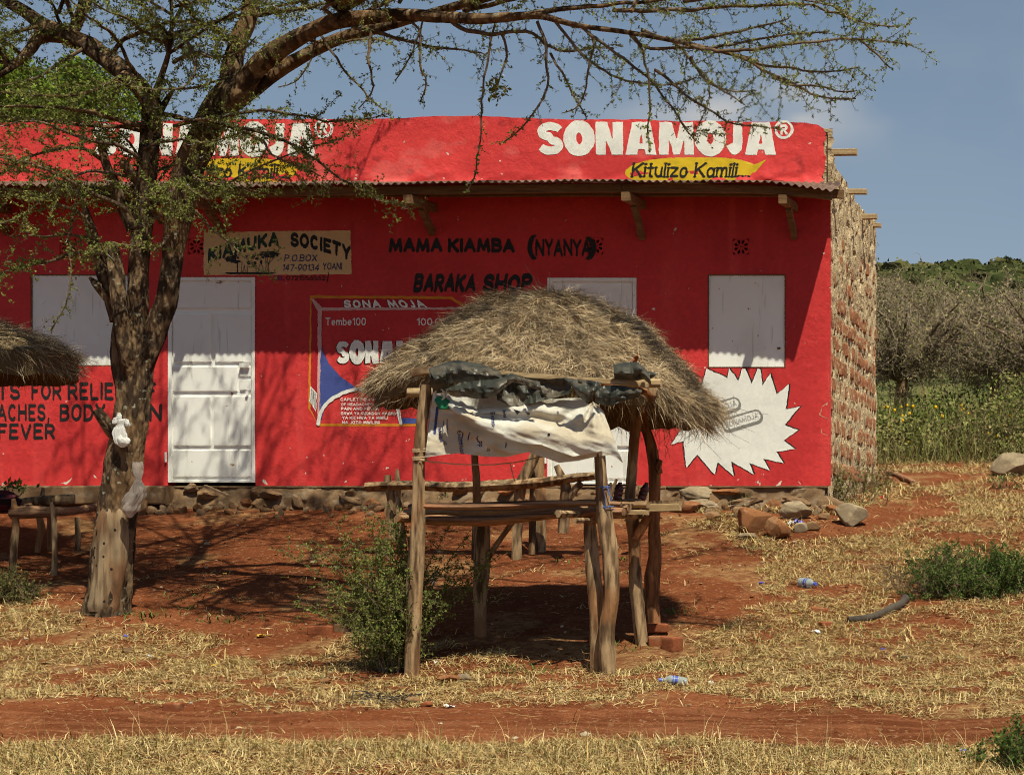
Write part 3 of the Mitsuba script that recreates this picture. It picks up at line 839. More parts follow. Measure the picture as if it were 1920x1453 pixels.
for s, d in enumerate(DOORS): door(*d, s)
for x0, y0, x1, y1 in WINDOWS:
    X0, X1, Z0, Z1 = float(FX(x0)), float(FX(x1)), float(FZ(y1)), float(FZ(y0))
    k = put(SH + '__window_shutter', boxm((X0 + 0.012, YW + 0.012, Z0 + 0.012), (X1 - 0.012, YW + 0.04, Z1 - 0.012)), 'mat_door')
    f = MB()
    for a, b in (((X0 + .002, Z0 + .002), (X0 + .010, Z1 - .002)), ((X1 - .010, Z0 + .002), (X1 - .002, Z1 - .002)), ((X0 + .011, Z0 + .002), (X1 - .011, Z0 + .010)), ((X0 + .011, Z1 - .010), (X1 - .011, Z1 - .002))):
        f.add(boxm((a[0], YW - 0.004, a[1]), (b[0], YW + 0.05, b[1])))
    put(k + '__frame', f, 'mat_timber')
    put(k + '__latch', boxm((X1 - .085, YW - 0.004, Z0 + .19), (X1 - .055, YW + 0.0115, Z0 + .21)), 'mat_timber')
# vent blocks with a pierced rosette
for x0, y0, x1, y1 in VENTS:
    w = x1 - x0
    sq = sbox(x0 + .3, y0 + .3, x1 - .3, y1 - .3)
    c = ((x0 + x1) / 2, (y0 + y1) / 2)
    holes = []
    for a in range(8):
        pet = Polygon([(.14 * w, 0), (.30 * w, .09 * w), (.40 * w, .07 * w), (.44 * w, 0), (.40 * w, -.07 * w), (.30 * w, -.09 * w)])
        holes.append(affinity.translate(affinity.rotate(pet, 45 * a + 22.5, origin=(0, 0)), *c))
    for sx_ in (-1, 1):
        for sy_ in (-1, 1):
            holes.append(Polygon([(c[0] + sx_ * .46 * w, c[1] + sy_ * .46 * w), (c[0] + sx_ * .46 * w, c[1] + sy_ * .30 * w), (c[0] + sx_ * .30 * w, c[1] + sy_ * .46 * w)]))
    holes.append(Point(c).buffer(.05 * w))
    g = to_wall(sq.difference(unary_union(holes)))
    mesh = trimesh.util.concatenate([trimesh.creation.extrude_polygon(p, 0.035, engine='earcut') for p in polys(g)])
    v = np.array(mesh.vertices); v = np.stack([v[:, 0], YW + 0.010 + 0.035 - v[:, 2], v[:, 1]], 1)
    k = put(SH + '__vent_block', (v, np.array(mesh.faces)[:, ::-1]), 'mat_red')
    put(k + '__recess', boxm((float(FX(x0)), YW + .190, float(FZ(y1))), (float(FX(x1)), YW + 0.198, float(FZ(y0)))), 'mat_concrete')

# ------------------------------------------------------------------ paint on the shop front
def painted(name, geos, paint_, off, relief=wall_relief, label=None):
    g = unary_union(geos) if isinstance(geos, list) else geos
    return put(SH + name, front_sheet(g, off, relief), paint_, label=label)


PW = SH + '__front_wall'
PP = '__parapet__'
BL = dict(stroke=.27, gap=.07, block=True, widths={'S': .74, 'O': .82, 'N': .80, 'A': .90, 'M': 1.02, 'J': .46})
def heavy(word, x0, y0, x1, y1, top=None):
    L = lettering(word, **BL)
    out = []
    for ch, g in zip(word, L):
        if ch == 'O': g = g.buffer(.05)
        if ch == 'S':
            b = g.bounds; w = b[2] - b[0]
            c = arc(.5, .735, .37, .15, 12, 180, 12) + arc(.5, .70, .37, .135, 180, 262, 8) + arc(.5, .30, .37, .135, 82, 0, 8) + arc(.5, .265, .37, .15, 0, -168, 12)
            g = affinity.scale(LineString(c).buffer(.13, cap_style='flat'), w / .98, 1.0, origin=(0, 0)); b2 = g.bounds
            g = affinity.translate(affinity.scale(g, 1, 1.0 / (b2[3] - b2[1]), origin=(0, b2[1])), b[0] - b2[0], -b2[1])
        if ch == 'A':   # a heavy A with a small counter
            b = g.bounds; w = b[2] - b[0]
            g = Polygon([(b[0], 0), (b[0] + .22 * w, 1), (b[0] + .80 * w, 1), (b[2], 0), (b[0] + .66 * w, 0), (b[0] + .62 * w, .17), (b[0] + .42 * w, .17), (b[0] + .38 * w, 0)]).difference(Polygon([(b[0] + .45 * w, .34), (b[0] + .51 * w, .68), (b[0] + .57 * w, .34)]))
        if ch == 'M':
            b = g.bounds; w = b[2] - b[0]
            g = Polygon([(b[0], 0), (b[0] + .02 * w, 1), (b[0] + .38 * w, 1), (b[0] + .50 * w, .46), (b[0] + .62 * w, 1), (b[0] + .98 * w, 1), (b[2], 0), (b[0] + .73 * w, 0), (b[0] + .72 * w, .50), (b[0] + .60 * w, 0), (b[0] + .42 * w, 0), (b[0] + .29 * w, .50), (b[0] + .28 * w, 0)])
        if ch == 'N':
            b = g.bounds; w = b[2] - b[0]
            g = Polygon([(b[0], 0), (b[0], 1), (b[0] + .42 * w, 1), (b[0] + .62 * w, .42), (b[0] + .62 * w, 1), (b[2], 1), (b[2], 0), (b[0] + .58 * w, 0), (b[0] + .38 * w, .48), (b[0] + .38 * w, 0)])
        out.append(g)
    out = fit(out, x0, y0, x1, y1)
    return [p.buffer(.8).buffer(-.8) for p in out]


def registered(cx, cy, rr):
    ring = Point(cx, cy).buffer(rr).difference(Point(cx, cy).buffer(rr * .72))
    R = fit(lettering('R', stroke=.22, block=True), cx - rr * .38, cy - rr * .55, cx + rr * .40, cy + rr * .55)
    return [ring] + R


def brush(text, x0, y0, x1, y1, **kw):
    return fit(lettering(text, **kw), x0, y0, x1, y1)


painted(PP + 'lettering', heavy('SONAMOJA', 1008, 227, 1455, 294) + registered(1470, 244, 18), 'paint_white', 0.0045, parapet_relief)
painted(PP + 'lettering', heavy('SONAMOJA', 175, 229, 592, 296) + registered(607, 242, 18), 'paint_white', 0.0045, parapet_relief)


def bubble(x0, y0, x1, y1, tail=True):
    c = ((x0 + x1) / 2, (y0 + y1) / 2); a, b = (x1 - x0) / 2, (y1 - y0) / 2
    t = np.linspace(0, 2 * np.pi, 60)[:-1]
    e = Polygon([(c[0] + a * np.sign(math.cos(q)) * abs(math.cos(q)) ** .75, c[1] + b * math.sin(q) - 3 * math.cos(q)) for q in t])
    if tail: e = e.union(Polygon([(x1 - 12, c[1] - 8), (x1 + 18, y0 + 4), (x1 - 3, c[1] + 3)]))
    return e


KW = dict(stroke=.15, gap=.10, slant=.18, serif=.09, space=.42, wobble=.04)
for (x0, x1, dy) in ((1172, 1419, 0), (324, 557, 2)):
    painted(PP + 'speech_bubble', bubble(x0, 296 + dy, x1, 347 + dy, x0 > 900), 'paint_yellow', 0.0045, parapet_relief)
    painted(PP + 'bubble_lettering', brush('Kitulizo Kamili....', x0 + 10, 305 + dy, x1 - 12, 335 + dy, **KW), 'paint_black', 0.009, parapet_relief)

MK = dict(stroke=.27, gap=.08, space=.42, wide=1.0, wobble=.06)
FWP = '__front_wall__'
painted(FWP + 'name_lettering', brush('MAMA KIAMBA', 729, 446, 965, 475, **MK), 'paint_black', 0.0045)
painted(FWP + 'name_lettering', brush('NYANYA', 1004, 448, 1108, 482, stroke=.22, gap=.06, wobble=.05) + brush('(', 989, 440, 1006, 488, stroke=.12) + brush(')', 1098, 444, 1118, 488, stroke=.12), 'paint_black', 0.0045)
painted(FWP + 'name_lettering', [affinity.skew(g, xs=-8, origin=(880, 530)) for g in brush('BARAKA', 777, 512, 893, 550, **MK) + brush('SHOP', 907, 513, 998, 551, **MK)], 'paint_black', 0.0045)
RL = dict(stroke=.20, gap=.17, space=.55, wobble=.03)
for words in ((('CAPLETS', -118, 38), ('FOR', 59, 115), ('RELIEF', 127, 233), ('OF', 249, 293), 717, 751), (('HEADACHES,', -80, 93), ('BODY', 112, 198), ('PAIN', 214, 304), None, 757, 796), (('AND', -85, -25), ('FEVER', -3, 104), None, None, 794, 825)):
    for w_ in words[:4]:
        if w_: painted(FWP + 'advert_lettering', brush(w_[0], w_[1], words[4], w_[2], words[5] - (0 if ',' in w_[0] or words[4] != 757 else 5), **RL), 'paint_black', 0.0045)

# tan society board painted over the door
painted(FWP + 'sign_panel', Polygon([(382, 436.5), (657, 432), (659.5, 515), (383, 516.5)]), 'paint_tan', 0.0045)
def arch(a):
    t = np.clip((a[:, 0] - 392) / 130, 0, 1)
    return np.stack([a[:, 0], a[:, 1] - 0 + 26 * (1 - t) ** 1.4 - 6 * t + (a[:, 1] - 460) * 0.0], 1)
g1 = warp(brush('KIAMUKA', 391, 441, 523, 468, stroke=.27, gap=.12), arch)
def arch2(a):
    t = np.clip((a[:, 0] - 545) / 112, 0, 1)
    return np.stack([a[:, 0], a[:, 1] + 26 * t ** 1.7], 1)
g2 = warp(brush('SOCIETY', 545, 436, 658, 464, stroke=.26, gap=.12), arch2)
painted(FWP + 'sign_lettering', g1, 'paint_green', 0.009)
painted(FWP + 'sign_lettering', g2, 'paint_black', 0.009)
painted(FWP + 'sign_lettering', brush('P.O.BOX', 533, 478, 596, 491, stroke=.15, gap=.12, slant=.15) + brush('147-90134', 530, 496, 599, 509, stroke=.14, gap=.10, slant=.15) + brush('YOANI', 606, 493, 642, 507, stroke=.16, gap=.10, slant=.1), 'paint_navy', 0.009)
painted(FWP + 'sign_lettering', brush('TEL:', 514, 517.5, 535, 526, stroke=.18, gap=.12), 'paint_navy', 0.006)
painted(FWP + 'sign_lettering', brush('0721556562', 537, 517.5, 610, 526.5, stroke=.16, gap=.10) + [LineString([(617, 511), (613, 530)]).buffer(.9)], 'paint_black', 0.006)
r = rng(3)
def blob(cx, cy, rx, ry, seed, n=26, k=.22):
    r = rng(seed); t = np.linspace(0, 2 * np.pi, n + 1)[:-1]
    w = 1 + k * (r.random(n) - .5) * 2
    return Polygon(np.stack([cx + rx * np.cos(t) * w, cy + ry * np.sin(t) * w], 1)).buffer(0)
cow = Polygon([(444, 481), (449, 479), (456, 482), (464, 479.5), (480, 481), (494, 479.5), (498, 483), (499, 500), (497, 511), (494, 511), (493, 499), (487, 497), (484, 511), (481, 511), (480, 499), (470, 502), (465, 499), (464, 511), (461, 511), (459, 498), (456, 510), (453, 510), (455, 493), (450, 489), (443, 489)])
dark = [blob(441, 486, 18, 8, 1), blob(505, 478, 19, 6.5, 2)] + [LineString([(446, 494), (440 + d, 482)]).buffer(.5) for d in (-8, -2, 4, 10)] + [LineString([(446, 511), (446, 494)]).buffer(.9), LineString([(503, 511), (503, 496)]).buffer(.9)] + [LineString([(503, 497), (503 + d, 482)]).buffer(.5) for d in (-8, -2, 5, 12)] + [Polygon([(422, 513), (426, 511.5), (508, 511), (520, 512.5), (505, 515), (430, 515)])]
dark.append(cow.buffer(.7).difference(cow.buffer(-.3)))
dark += [blob(x_, y_, a_, b_, 30 + i, 10, .35).intersection(cow) for i, (x_, y_, a_, b_) in enumerate([(462, 483, 3, 3), (474, 483, 4, 3.5), (483, 486, 3.5, 3), (493, 483, 3, 2.6), (467, 494, 3, 3.2), (478, 494, 3.4, 2.6), (490, 492, 2.5, 4), (447, 484, 2, 3)])]
painted(FWP + 'sign_picture', unary_union(dark).difference(cow.buffer(-.3).difference(unary_union(dark[-8:]))), 'paint_black', 0.0085, label='painted spotted cow between two flat topped trees')

# painted medicine carton
painted(FWP + 'carton_picture', LineString([(600, 796), (581, 765), (584, 557), (846, 559), (874, 577)]).buffer(2.6), 'paint_orange', 0.0038)
painted(FWP + 'carton_picture', LineString([(596, 797), (790, 797)]).buffer(2.6), 'paint_orange', 0.0038)
painted(FWP + 'carton_picture', Polygon([(584, 561), (840, 561), (870, 579), (602, 583), (597, 797), (583, 767)]), 'paint_crimson', 0.0048)
painted(FWP + 'carton_picture', unary_union([Polygon([(583, 561), (587, 560), (605, 577), (867, 577), (869, 581), (604, 583), (600, 792), (596, 793), (596, 585)])]), 'paint_pink', 0.0078)
tri = Polygon([(602, 643), (606, 660), (618, 683), (640, 707), (668, 727), (655, 731), (638, 738), (620, 752), (608, 770), (602, 790), (598.5, 790)])
painted(FWP + 'carton_picture', tri, 'paint_blue', 0.0078)
painted(FWP + 'carton_picture', Polygon([(754, 783), (790, 786), (790, 794), (754, 795)]), 'paint_blue', 0.0078)
ring = unary_union([LineString([(597.5, 795)] + [(688 - 90 * math.cos(t), 793 - 64 * math.sin(t)) for t in np.linspace(0.08, 1.45, 20)] + [(730, 738), (745, 762), (752, 794)]).buffer(3.3)])
painted(FWP + 'carton_picture', ring, 'paint_white', 0.0105)
painted(FWP + 'carton_picture', Polygon([(582, 724), (595, 737), (593, 772), (581, 752)]), 'paint_white', 0.0078)
painted(FWP + 'carton_picture', [Polygon([(a, 726 + (a - 582) * 1.05), (a + w, 726 + (a + w - 582) * 1.05), (a + w - .6, 750 + (a - 581) * 1.6), (a - .6, 750 + (a - 581) * 1.6)]) for a, w in ((584, .9), (586.2, .6), (588, 1.1), (590.6, .7), (592.2, .8))], 'paint_black', 0.0108)
def persp_top(a):
    t = (a[:, 1] - 563) / 16
    return np.stack([a[:, 0] + (t - .5) * (6 + (a[:, 0] - 720) * .08), a[:, 1]], 1)
TL = brush('SONA MOJA', 645, 563, 797, 578, stroke=.24, gap=.20, space=.7)
painted(FWP + 'carton_lettering', [affinity.translate(g, -1.4, .3) for g in warp(TL, persp_top)], 'paint_black', 0.0078)
painted(FWP + 'carton_lettering', warp(TL, persp_top), 'paint_white', 0.0108)
painted(FWP + 'carton_lettering', brush('Tembe100', 610, 596, 687, 611, stroke=.15, gap=.12) + brush('100 Caplets', 782, 597, 880, 615, stroke=.15, gap=.12, space=.2), 'paint_white', 0.0068)
big = heavy('SONAMOJA', 632, 638, 850, 684)
painted(FWP + 'carton_lettering', [affinity.translate(g, -2, .8) for g in big], 'paint_black', 0.0068)
painted(FWP + 'carton_lettering', big, 'paint_white', 0.0098)
SM = dict(stroke=.22, gap=.14, space=.45, wobble=.06)
L = []
for t_, xa, xb, ya in (('CAPLET FOR RELIEF', 639, 726, 746), ('OF HEADACHES, BODY', 640, 725, 755.5), ('PAIN AND FEVER', 640, 711, 763.5), ('DAWA YA KUONDOA MAUMIVU', 640, 750, 772), ('YA KICHWA YA MWILI', 642, 728, 780.5), ('NA JOTO MWILINI', 642, 712, 789)):
    L += brush(t_, xa, ya, xb, ya + 6.8, **SM)
painted(FWP + 'carton_lettering', L, 'paint_white', 0.0105)

# white starburst with two capsules
bp = [(385, 325), (565, 405), (580, 322), (655, 430), (690, 322), (715, 322), (768, 452), (825, 325), (845, 330), (862, 470), (930, 365), (980, 545), (1090, 455), (1060, 672), (1185, 645), (1050, 805), (1170, 850), (1040, 938), (1140, 1010), (980, 1030), (1045, 1130), (870, 1090), (922, 1188), (750, 1130), (790, 1225), (595, 1115), (620, 1240), (480, 1120), (455, 1225), (305, 1055), (215, 1170), (190, 940), (80, 975), (200, 800), (60, 700), (240, 640), (170, 520), (330, 520)]
burst = Polygon([(1240 + a / 4.5417, 620 + b / 4.5417) for a, b in bp]).buffer(0)
painted(FWP + 'starburst', unary_union([affinity.translate(burst, a, b) for a, b in ((2.6, -.6), (2.0, -1.6), (-2.2, .6))]), 'paint_black', 0.004)
painted(FWP + 'starburst', burst, 'paint_white', 0.0072)
for cx_, cy_, L_ in ((1348, 766, 82), (1391, 788.5, 78)):
    cap = LineString([(cx_ - L_ / 2 + 12, cy_), (cx_ + L_ / 2 - 12, cy_)])
    outer, inner = cap.buffer(12.6), cap.buffer(9.4)
    ring = outer.union(affinity.translate(outer, .8, 3.2)).difference(inner)
    word = fit(lettering('SONAMOJA', stroke=.13, gap=.12), cx_ - L_ / 2 + 7, cy_ - 5.2, cx_ + L_ / 2 - 7, cy_ + 5.2)
    painted(FWP + 'starburst', [affinity.rotate(g, -17, origin=(cx_, cy_)) for g in [ring] + word], 'paint_grey', 0.0104)

# ------------------------------------------------------------------ plinth of field stones under the wall
px_ = np.arange(X_L, X_R - .03, .045); pz_ = np.linspace(Z_BASE - .75, Z_BASE - .004, 22)
PX_, PZ_ = np.meshgrid(px_, pz_, indexing='ij')
q_ = np.stack([PX_, PX_ * 0, PZ_], -1)
dep = (Z_BASE - PZ_) * .34 + (meshkit.fbm(q_ * 4.5, 4, 23) - .42) * .20 + (meshkit.fbm(q_ * 14, 3, 25) - .5) * .07
dep = np.clip(dep, .0, 1) * np.clip((Z_BASE - PZ_) / .06, .25, 1) + .012
i, j = np.meshgrid(np.arange(len(px_) - 1), np.arange(21), indexing='ij'); i, j = i.ravel(), j.ravel()
pl = MB().add((np.stack([PX_, YW - dep, PZ_], -1).reshape(-1, 3), np.stack([i * 22 + j, (i + 1) * 22 + j, (i + 1) * 22 + j + 1, i * 22 + j + 1], 1)))
pl.add(boxm((X_L, YW + .005, Z_BASE - .75), (X_R - .05, YW + .25, Z_BASE - .006)))
pl.add(board((X_L, YW - .012, Z_BASE - .011), (X_R - .03, YW - .012, Z_BASE - .011), .06, .018, .003, 9, 60))
PL = put(SH + '__plinth', pl, 'mat_concrete', smooth=35)
r = rng(29)
put(PL + '__step', MB().add(board((X_L, YW - 0.13, Z_BASE - 0.10), (float(FX(330)), YW - 0.13, Z_BASE - 0.10), 0.28, 0.19, 0.006, 5, 30)), 'mat_concrete')
for x0_, x1_, zc_, hh in ((330, 1380, 0.065, .11), (300, 1520, 0.175, .13), (290, 1520, 0.28, .13), (280, 1520, 0.39, .14)):
    x = float(FX(x0_))
    while x < float(FX(x1_)):
        right = x > float(FX(1250))
        L_ = r.uniform(0.10, 0.30) * (1.7 if right else 1.0)
        if r.random() < (0.9 if right else .34):
            v, f = rock((L_ / 2, r.uniform(.07, .13), hh / 2 * r.uniform(.7, 1.3)), int(r.integers(1e6)), 3, 16, 0.20)
            v = rot(v, r.uniform(-.3, .3), r.uniform(-.3, .3), r.uniform(-.4, .4)) + np.array([x + L_ / 2, YW - r.uniform(-0.03, 0.06) - zc_ * .34, Z_BASE - zc_ + r.uniform(-.035, .035)])
            put(PL + '__stone', (v, f), ('mat_stone', 'mat_concrete', 'mat_stone_red', 'mat_concrete', 'mat_stone_grey' if right else 'mat_concrete')[int(r.integers(5))], smooth=24)
        x += L_ * r.uniform(.80, 1.05)
rb = MB()
for k_ in range(170):
    x, yo = r.uniform(float(FX(270)), float(FX(1600))), abs(r.normal(0, .22))
    v, f = rock((1, 1, 1), int(r.integers(1e6)), 1, 4, .1)
    s_ = r.uniform(.012, .055)
    Y_ = YW - .12 - yo
    rb.add((rot(v * s_ * np.array([1.2, .9, .7]), r.uniform(0, 3), r.uniform(0, 3), 0) + np.array([x, Y_, float(ground(x, Y_)) + s_ * .3]), f), np.array([(.19, .11, .06), (.15, .075, .036), (.22, .145, .09)][int(r.integers(3))]) * r.uniform(.7, 1.15))
put('crumbled_stone', rb, 'mat_vertex', label='small crumbled rubble along the foot of the shop wall', cat='rubble', kind='stuff')
# ------------------------------------------------------------------ the ground, one sheet out to the horizon
gx = np.unique(np.round(np.r_[-1500, -700, -350, -200, -130, -90, -60, -40, -28, np.arange(-20, -11, .5), np.arange(-11, 4.01, .10), np.arange(4.5, 12, .5), 14, 18, 24, 34, 50, 80, 120, 200, 350, 700, 1500], 3))
gy = np.unique(np.round(np.r_[-6, -2, 0, 3, 6, 8, 9, np.arange(10, 22.3, .085), np.arange(22.5, 36, .3), np.arange(37, 60, 1.0), np.arange(62, 130, 3.0), np.arange(135, 420, 7), 450, 500, 600, 800, 1200, 1800, 2800], 3))
GX, GY = np.meshgrid(gx, gy, indexing='ij')
GZ = ground(GX, GY)
i, j = np.meshgrid(np.arange(len(gx) - 1), np.arange(len(gy) - 1), indexing='ij'); i, j = i.ravel(), j.ravel(); m = len(gy)
put('ground', (np.stack([GX, GY, GZ], -1).reshape(-1, 3), np.stack([i * m + j, (i + 1) * m + j, (i + 1) * m + j + 1, i * m + j + 1], 1)), 'mat_ground', smooth=True,
    label='red earth sloping up to the shop and away to the hill', kind='structure')

# the track along the foreground: a worn strip with ragged edges
tx = np.arange(-9.5, 4.0, 0.07)
ya = 12.38 + 0.05 * np.sin(tx * .9) + (meshkit.fbm(np.stack([tx * 2.6, tx * 0, tx * 0], -1), 4, 61) - .5) * 0.30
yb = 13.42 + (meshkit.fbm(np.stack([tx * 1.4, tx * 0, tx * 0 + 5], -1), 4, 63) - .5) * 0.50
tt = np.linspace(0, 1, 22)
TX = np.repeat(tx[:, None], 22, 1); TY = ya[:, None] + (yb - ya)[:, None] * tt[None]
TZ = ground(TX, TY) + 0.006
m = 22
i, j = np.meshgrid(np.arange(len(tx) - 1), np.arange(m - 1), indexing='ij'); i, j = i.ravel(), j.ravel()
put('dirt_track', (np.stack([TX, TY, TZ], -1).reshape(-1, 3), np.stack([i * m + j, (i + 1) * m + j, (i + 1) * m + j + 1, i * m + j + 1], 1)), 'mat_track', smooth=True,
    label='worn red dirt track crossing the foreground', kind='structure')


def in_poly(g, x, y): return shapely.contains_xy(g, x, y)


yard = pxpoly([(-260, 1085), (0, 1112), (60, 1135), (150, 1160), (250, 1168), (360, 1180), (440, 1225), (520, 1245), (600, 1222), (650, 1185), (760, 1200), (860, 1205), (1060, 1235), (1160, 1262), (1280, 1245), (1312, 1205), (1400, 1150), (1448, 1115), (1435, 1065), (1385, 1025), (1330, 1000), (1300, 980), (1285, 950), (-260, 945)])
path_r = unary_union([pxpoly(p) for p in ([(1640, 940), (1760, 932), (1800, 945), (1790, 968), (1690, 985), (1560, 1010), (1470, 1020), (1450, 1005), (1600, 985)], [(1660, 890), (1800, 884), (1850, 900), (1740, 915), (1670, 910)], [(1780, 1290), (1840, 1285), (1850, 1300), (1790, 1308)], [(1170, 1306), (1300, 1300), (1430, 1312), (1300, 1328), (1190, 1322)], [(0, 1308), (230, 1312), (300, 1330), (120, 1342), (0, 1335)], [(1590, 1218), (1640, 1212), (1650, 1225)], [(1700, 1325), (1850, 1318), (1860, 1332)])])


def grass_density(X, Y):
    """share of the ground that grass covers, 0..1"""
    p = np.stack([X, Y, X * 0], -1)
    n1, n2 = meshkit.fbm(p * 1.3, 3, 71), meshkit.fbm(p * 4.2, 3, 73)
    jx, jy = (meshkit.fbm(p * 2.4, 3, 75) - .5) * .5, (meshkit.fbm(p * 2.4, 3, 77) - .5) * .5
    d = np.clip((n1 * .45 + n2 * .75 - .42) * 3.6, 0.03, 1)
    d = np.where(in_poly(yard, X + jx, Y + jy), np.clip((n2 - .60) * 1.2, 0.0, .25), d)
    d = np.where(in_poly(path_r, X + jx * .5, Y + jy * .5), .03, d)
    yA = np.interp(X, tx, ya); yB = np.interp(X, tx, yb)
    d = np.where((Y > yA) & (Y < yB), np.clip((n2 - .63) * .4, .004, .06), d)
    strip = np.clip(1 - (Y - yB) / .55, 0, 1) * (Y > yB)
    d = d * (1 - strip * np.clip((.62 - n1) * 4, 0, .9))
    d = np.where(Y < yA, np.clip(d * 1.5, .30, 1), d)
    d = np.where((Y > YW - .15) & (Y < Y_BACK + .1) & (X < X_R + .05), 0, d)
    return d


def blades(P, az, length, lean, width, curl, col, z_off=0.0):
    """grass blades: two triangles each, bent over"""
    n = len(P)
    d = np.stack([np.cos(az), np.sin(az), az * 0], 1)
    s = np.stack([-np.sin(az), np.cos(az), az * 0], 1)
    tw = rng(n).uniform(0, np.pi, n)
    s = s * np.cos(tw)[:, None] + np.array([0, 0, 1.0]) * np.sin(tw)[:, None] * .4
    up = np.cos(lean)[:, None] * np.array([0, 0, 1.0]) + np.sin(lean)[:, None] * d
    l2 = np.minimum(lean + curl, 1.75)
    up2 = np.cos(l2)[:, None] * np.array([0, 0, 1.0]) + np.sin(l2)[:, None] * d
    a = P - s * width[:, None] / 2 + np.array([0, 0, z_off]); b = P + s * width[:, None] / 2 + np.array([0, 0, z_off])
    mid = P + up * (length * .55)[:, None]
    c, c2 = mid - s * width[:, None] * .38, mid + s * width[:, None] * .38
    e = mid + up2 * (length * .45)[:, None]
    v = np.stack([a, b, c, c2, e], 1).reshape(-1, 3)
    k = np.arange(n)[:, None] * 5
    f = np.vstack([k + np.array([0, 1, 3]), k + np.array([0, 3, 2]), k + np.array([2, 3, 4])])
    return (v, f), np.repeat(col, 5, 0)


def dry_cols(n, r, green=0.06):
    base = np.array([[.50, .36, .165], [.42, .285, .12], [.58, .45, .24], [.33, .21, .09], [.46, .35, .15]])
    c = base[r.integers(0, len(base), n)] * r.uniform(.62, 1.45, (n, 1))
    g = r.random(n) < green
    c[g] = np.array([.13, .15, .04]) * r.uniform(.7, 1.4, (g.sum(), 1))
    return c


def scatter(n, x0, x1, y0, y1, r, dens=grass_density):
    X, Y = r.uniform(x0, x1, n), r.uniform(y0, y1, n)
    # only what lies inside or close to the view
    ok = (X > (-80 - CX) / FPX * Y - .2) & (X < (2000 - CX) / FPX * Y + .2)
    X, Y = X[ok], Y[ok]
    d = dens(X, Y)
    k = r.random(len(X)) < d
    return np.stack([X[k], Y[k], ground(X[k], Y[k])], 1)


r = rng(101)
gm = MB()
for (n, x0, x1, y0, y1, l0, l1) in ((90000, -7.2, .2, 11.2, 12.7, .04, .10), (115000, -8.2, .2, 12.6, 15.6, .03, .085), (110000, -9.4, .3, 15.6, 19.0, .03, .09), (80000, -4.6, .6, 19.0, 23.5, .04, .10), (40000, -3.6, 1.0, 23.5, 31.5, .05, .14)):
    P = scatter(n, x0, x1, y0, y1, r)
    n_ = len(P)
    lean = np.clip(r.normal(1.12, .36, n_), .1, 1.52)
    L_ = r.uniform(l0, l1, n_) * np.where(r.random(n_) < .05, 1.9, 1)
    vf, c = blades(P, r.uniform(0, 2 * np.pi, n_), L_, lean, r.uniform(.0042, .0090, n_) * (1 + (y0 - 11) * .05), r.uniform(.1, .9, n_), dry_cols(n_, r))
    gm.add(vf, c)
# flattened straw lying on the soil
P = scatter(80000, -9, .4, 11.2, 20.5, r, lambda X, Y: grass_density(X, Y) * .8 + .01)
P[:, 2] += r.uniform(.004, .02, len(P)); n_ = len(P)
vf, c = blades(P, r.uniform(0, 2 * np.pi, n_), r.uniform(.06, .17, n_), r.uniform(1.45, 1.56, n_), r.uniform(.003, .006, n_), r.uniform(0, .1, n_), dry_cols(n_, r, .0))
gm.add(vf, c)
# taller seed stalks near the track edge
P = scatter(1500, -7, .2, 11.3, 12.6, r); n_ = len(P)
vf, c = blades(P, r.uniform(0, 2 * np.pi, n_), r.uniform(.12, .30, n_), r.uniform(.1, .7, n_), r.uniform(.002, .004, n_), r.uniform(.1, .6, n_), dry_cols(n_, r, .1))
gm.add(vf, c)
put('dry_grass', gm, 'mat_vertex', label='short dry straw coloured grass over the red soil', cat='grass', kind='stuff')

# low green herbs here and there on the bare yard
r = rng(103); hm = MB()
for (x_, y_, n_, s_) in ((355, 1120, 30, .10), (395, 1167, 30, .10), (350, 1142, 20, .06), (262, 1155, 90, .16), (440, 1165, 16, .08), (985, 1258, 90, .14), (1262, 1150, 60, .12), (1060, 1052, 16, .1), (1160, 1050, 30, .08), (1540, 1190, 40, .3), (1445, 1215, 60, .3), (1325, 1250, 80, .25), (1165, 1215, 50, .12)):
    c0 = px(x_, y_)
    X, Y = c0[0] + r.normal(0, s_, n_), c0[1] + r.normal(0, s_ * .8, n_)
    vf, c = blades(np.stack([X, Y, ground(X, Y)], 1), r.uniform(0, 6.28, n_), r.uniform(.03, .08, n_), r.uniform(.4, 1.3, n_), r.uniform(.008, .016, n_), r.uniform(0, .6, n_), np.array([.10, .13, .035]) * r.uniform(.6, 1.5, (n_, 1)))
    hm.add(vf, c)
put('green_herbs', hm, 'mat_vertex', label='scattered tiny green herbs sprouting from the bare soil', cat='weeds', kind='stuff')

# gravel and crumbs of soil
r = rng(107); pm_ = MB()
N = 1500
X, Y = r.uniform(-9, .3, N), 11.3 + 10.3 * r.random(N) ** .8
k = (X > (-60 - CX) / FPX * Y) & (X < (1980 - CX) / FPX * Y)
ico = trimesh.creation.icosahedron(); iv, jf = np.array(ico.vertices), np.array(ico.faces)
for X_, Y_ in zip(X[k], Y[k]):
    s_ = r.uniform(.005, .015) * (1.9 if r.random() < .06 else 1)
    v = iv * (1 + (r.random(iv.shape) - .5) * .5) * s_ * np.array([1.2, 1.2, .8])
    c_ = [(.17, .066, .03), (.27, .15, .085), (.13, .045, .02), (.42, .33, .23)][int(r.choice(4, p=[.45, .25, .2, .1]))]
    pm_.add((v + np.array([X_, Y_, float(ground(X_, Y_)) + s_ * .3]), jf), np.array(c_) * r.uniform(.8, 1.2))
put('gravel', pm_, 'mat_vertex', label='small red and pale pebbles strewn over the soil', cat='gravel', kind='stuff')
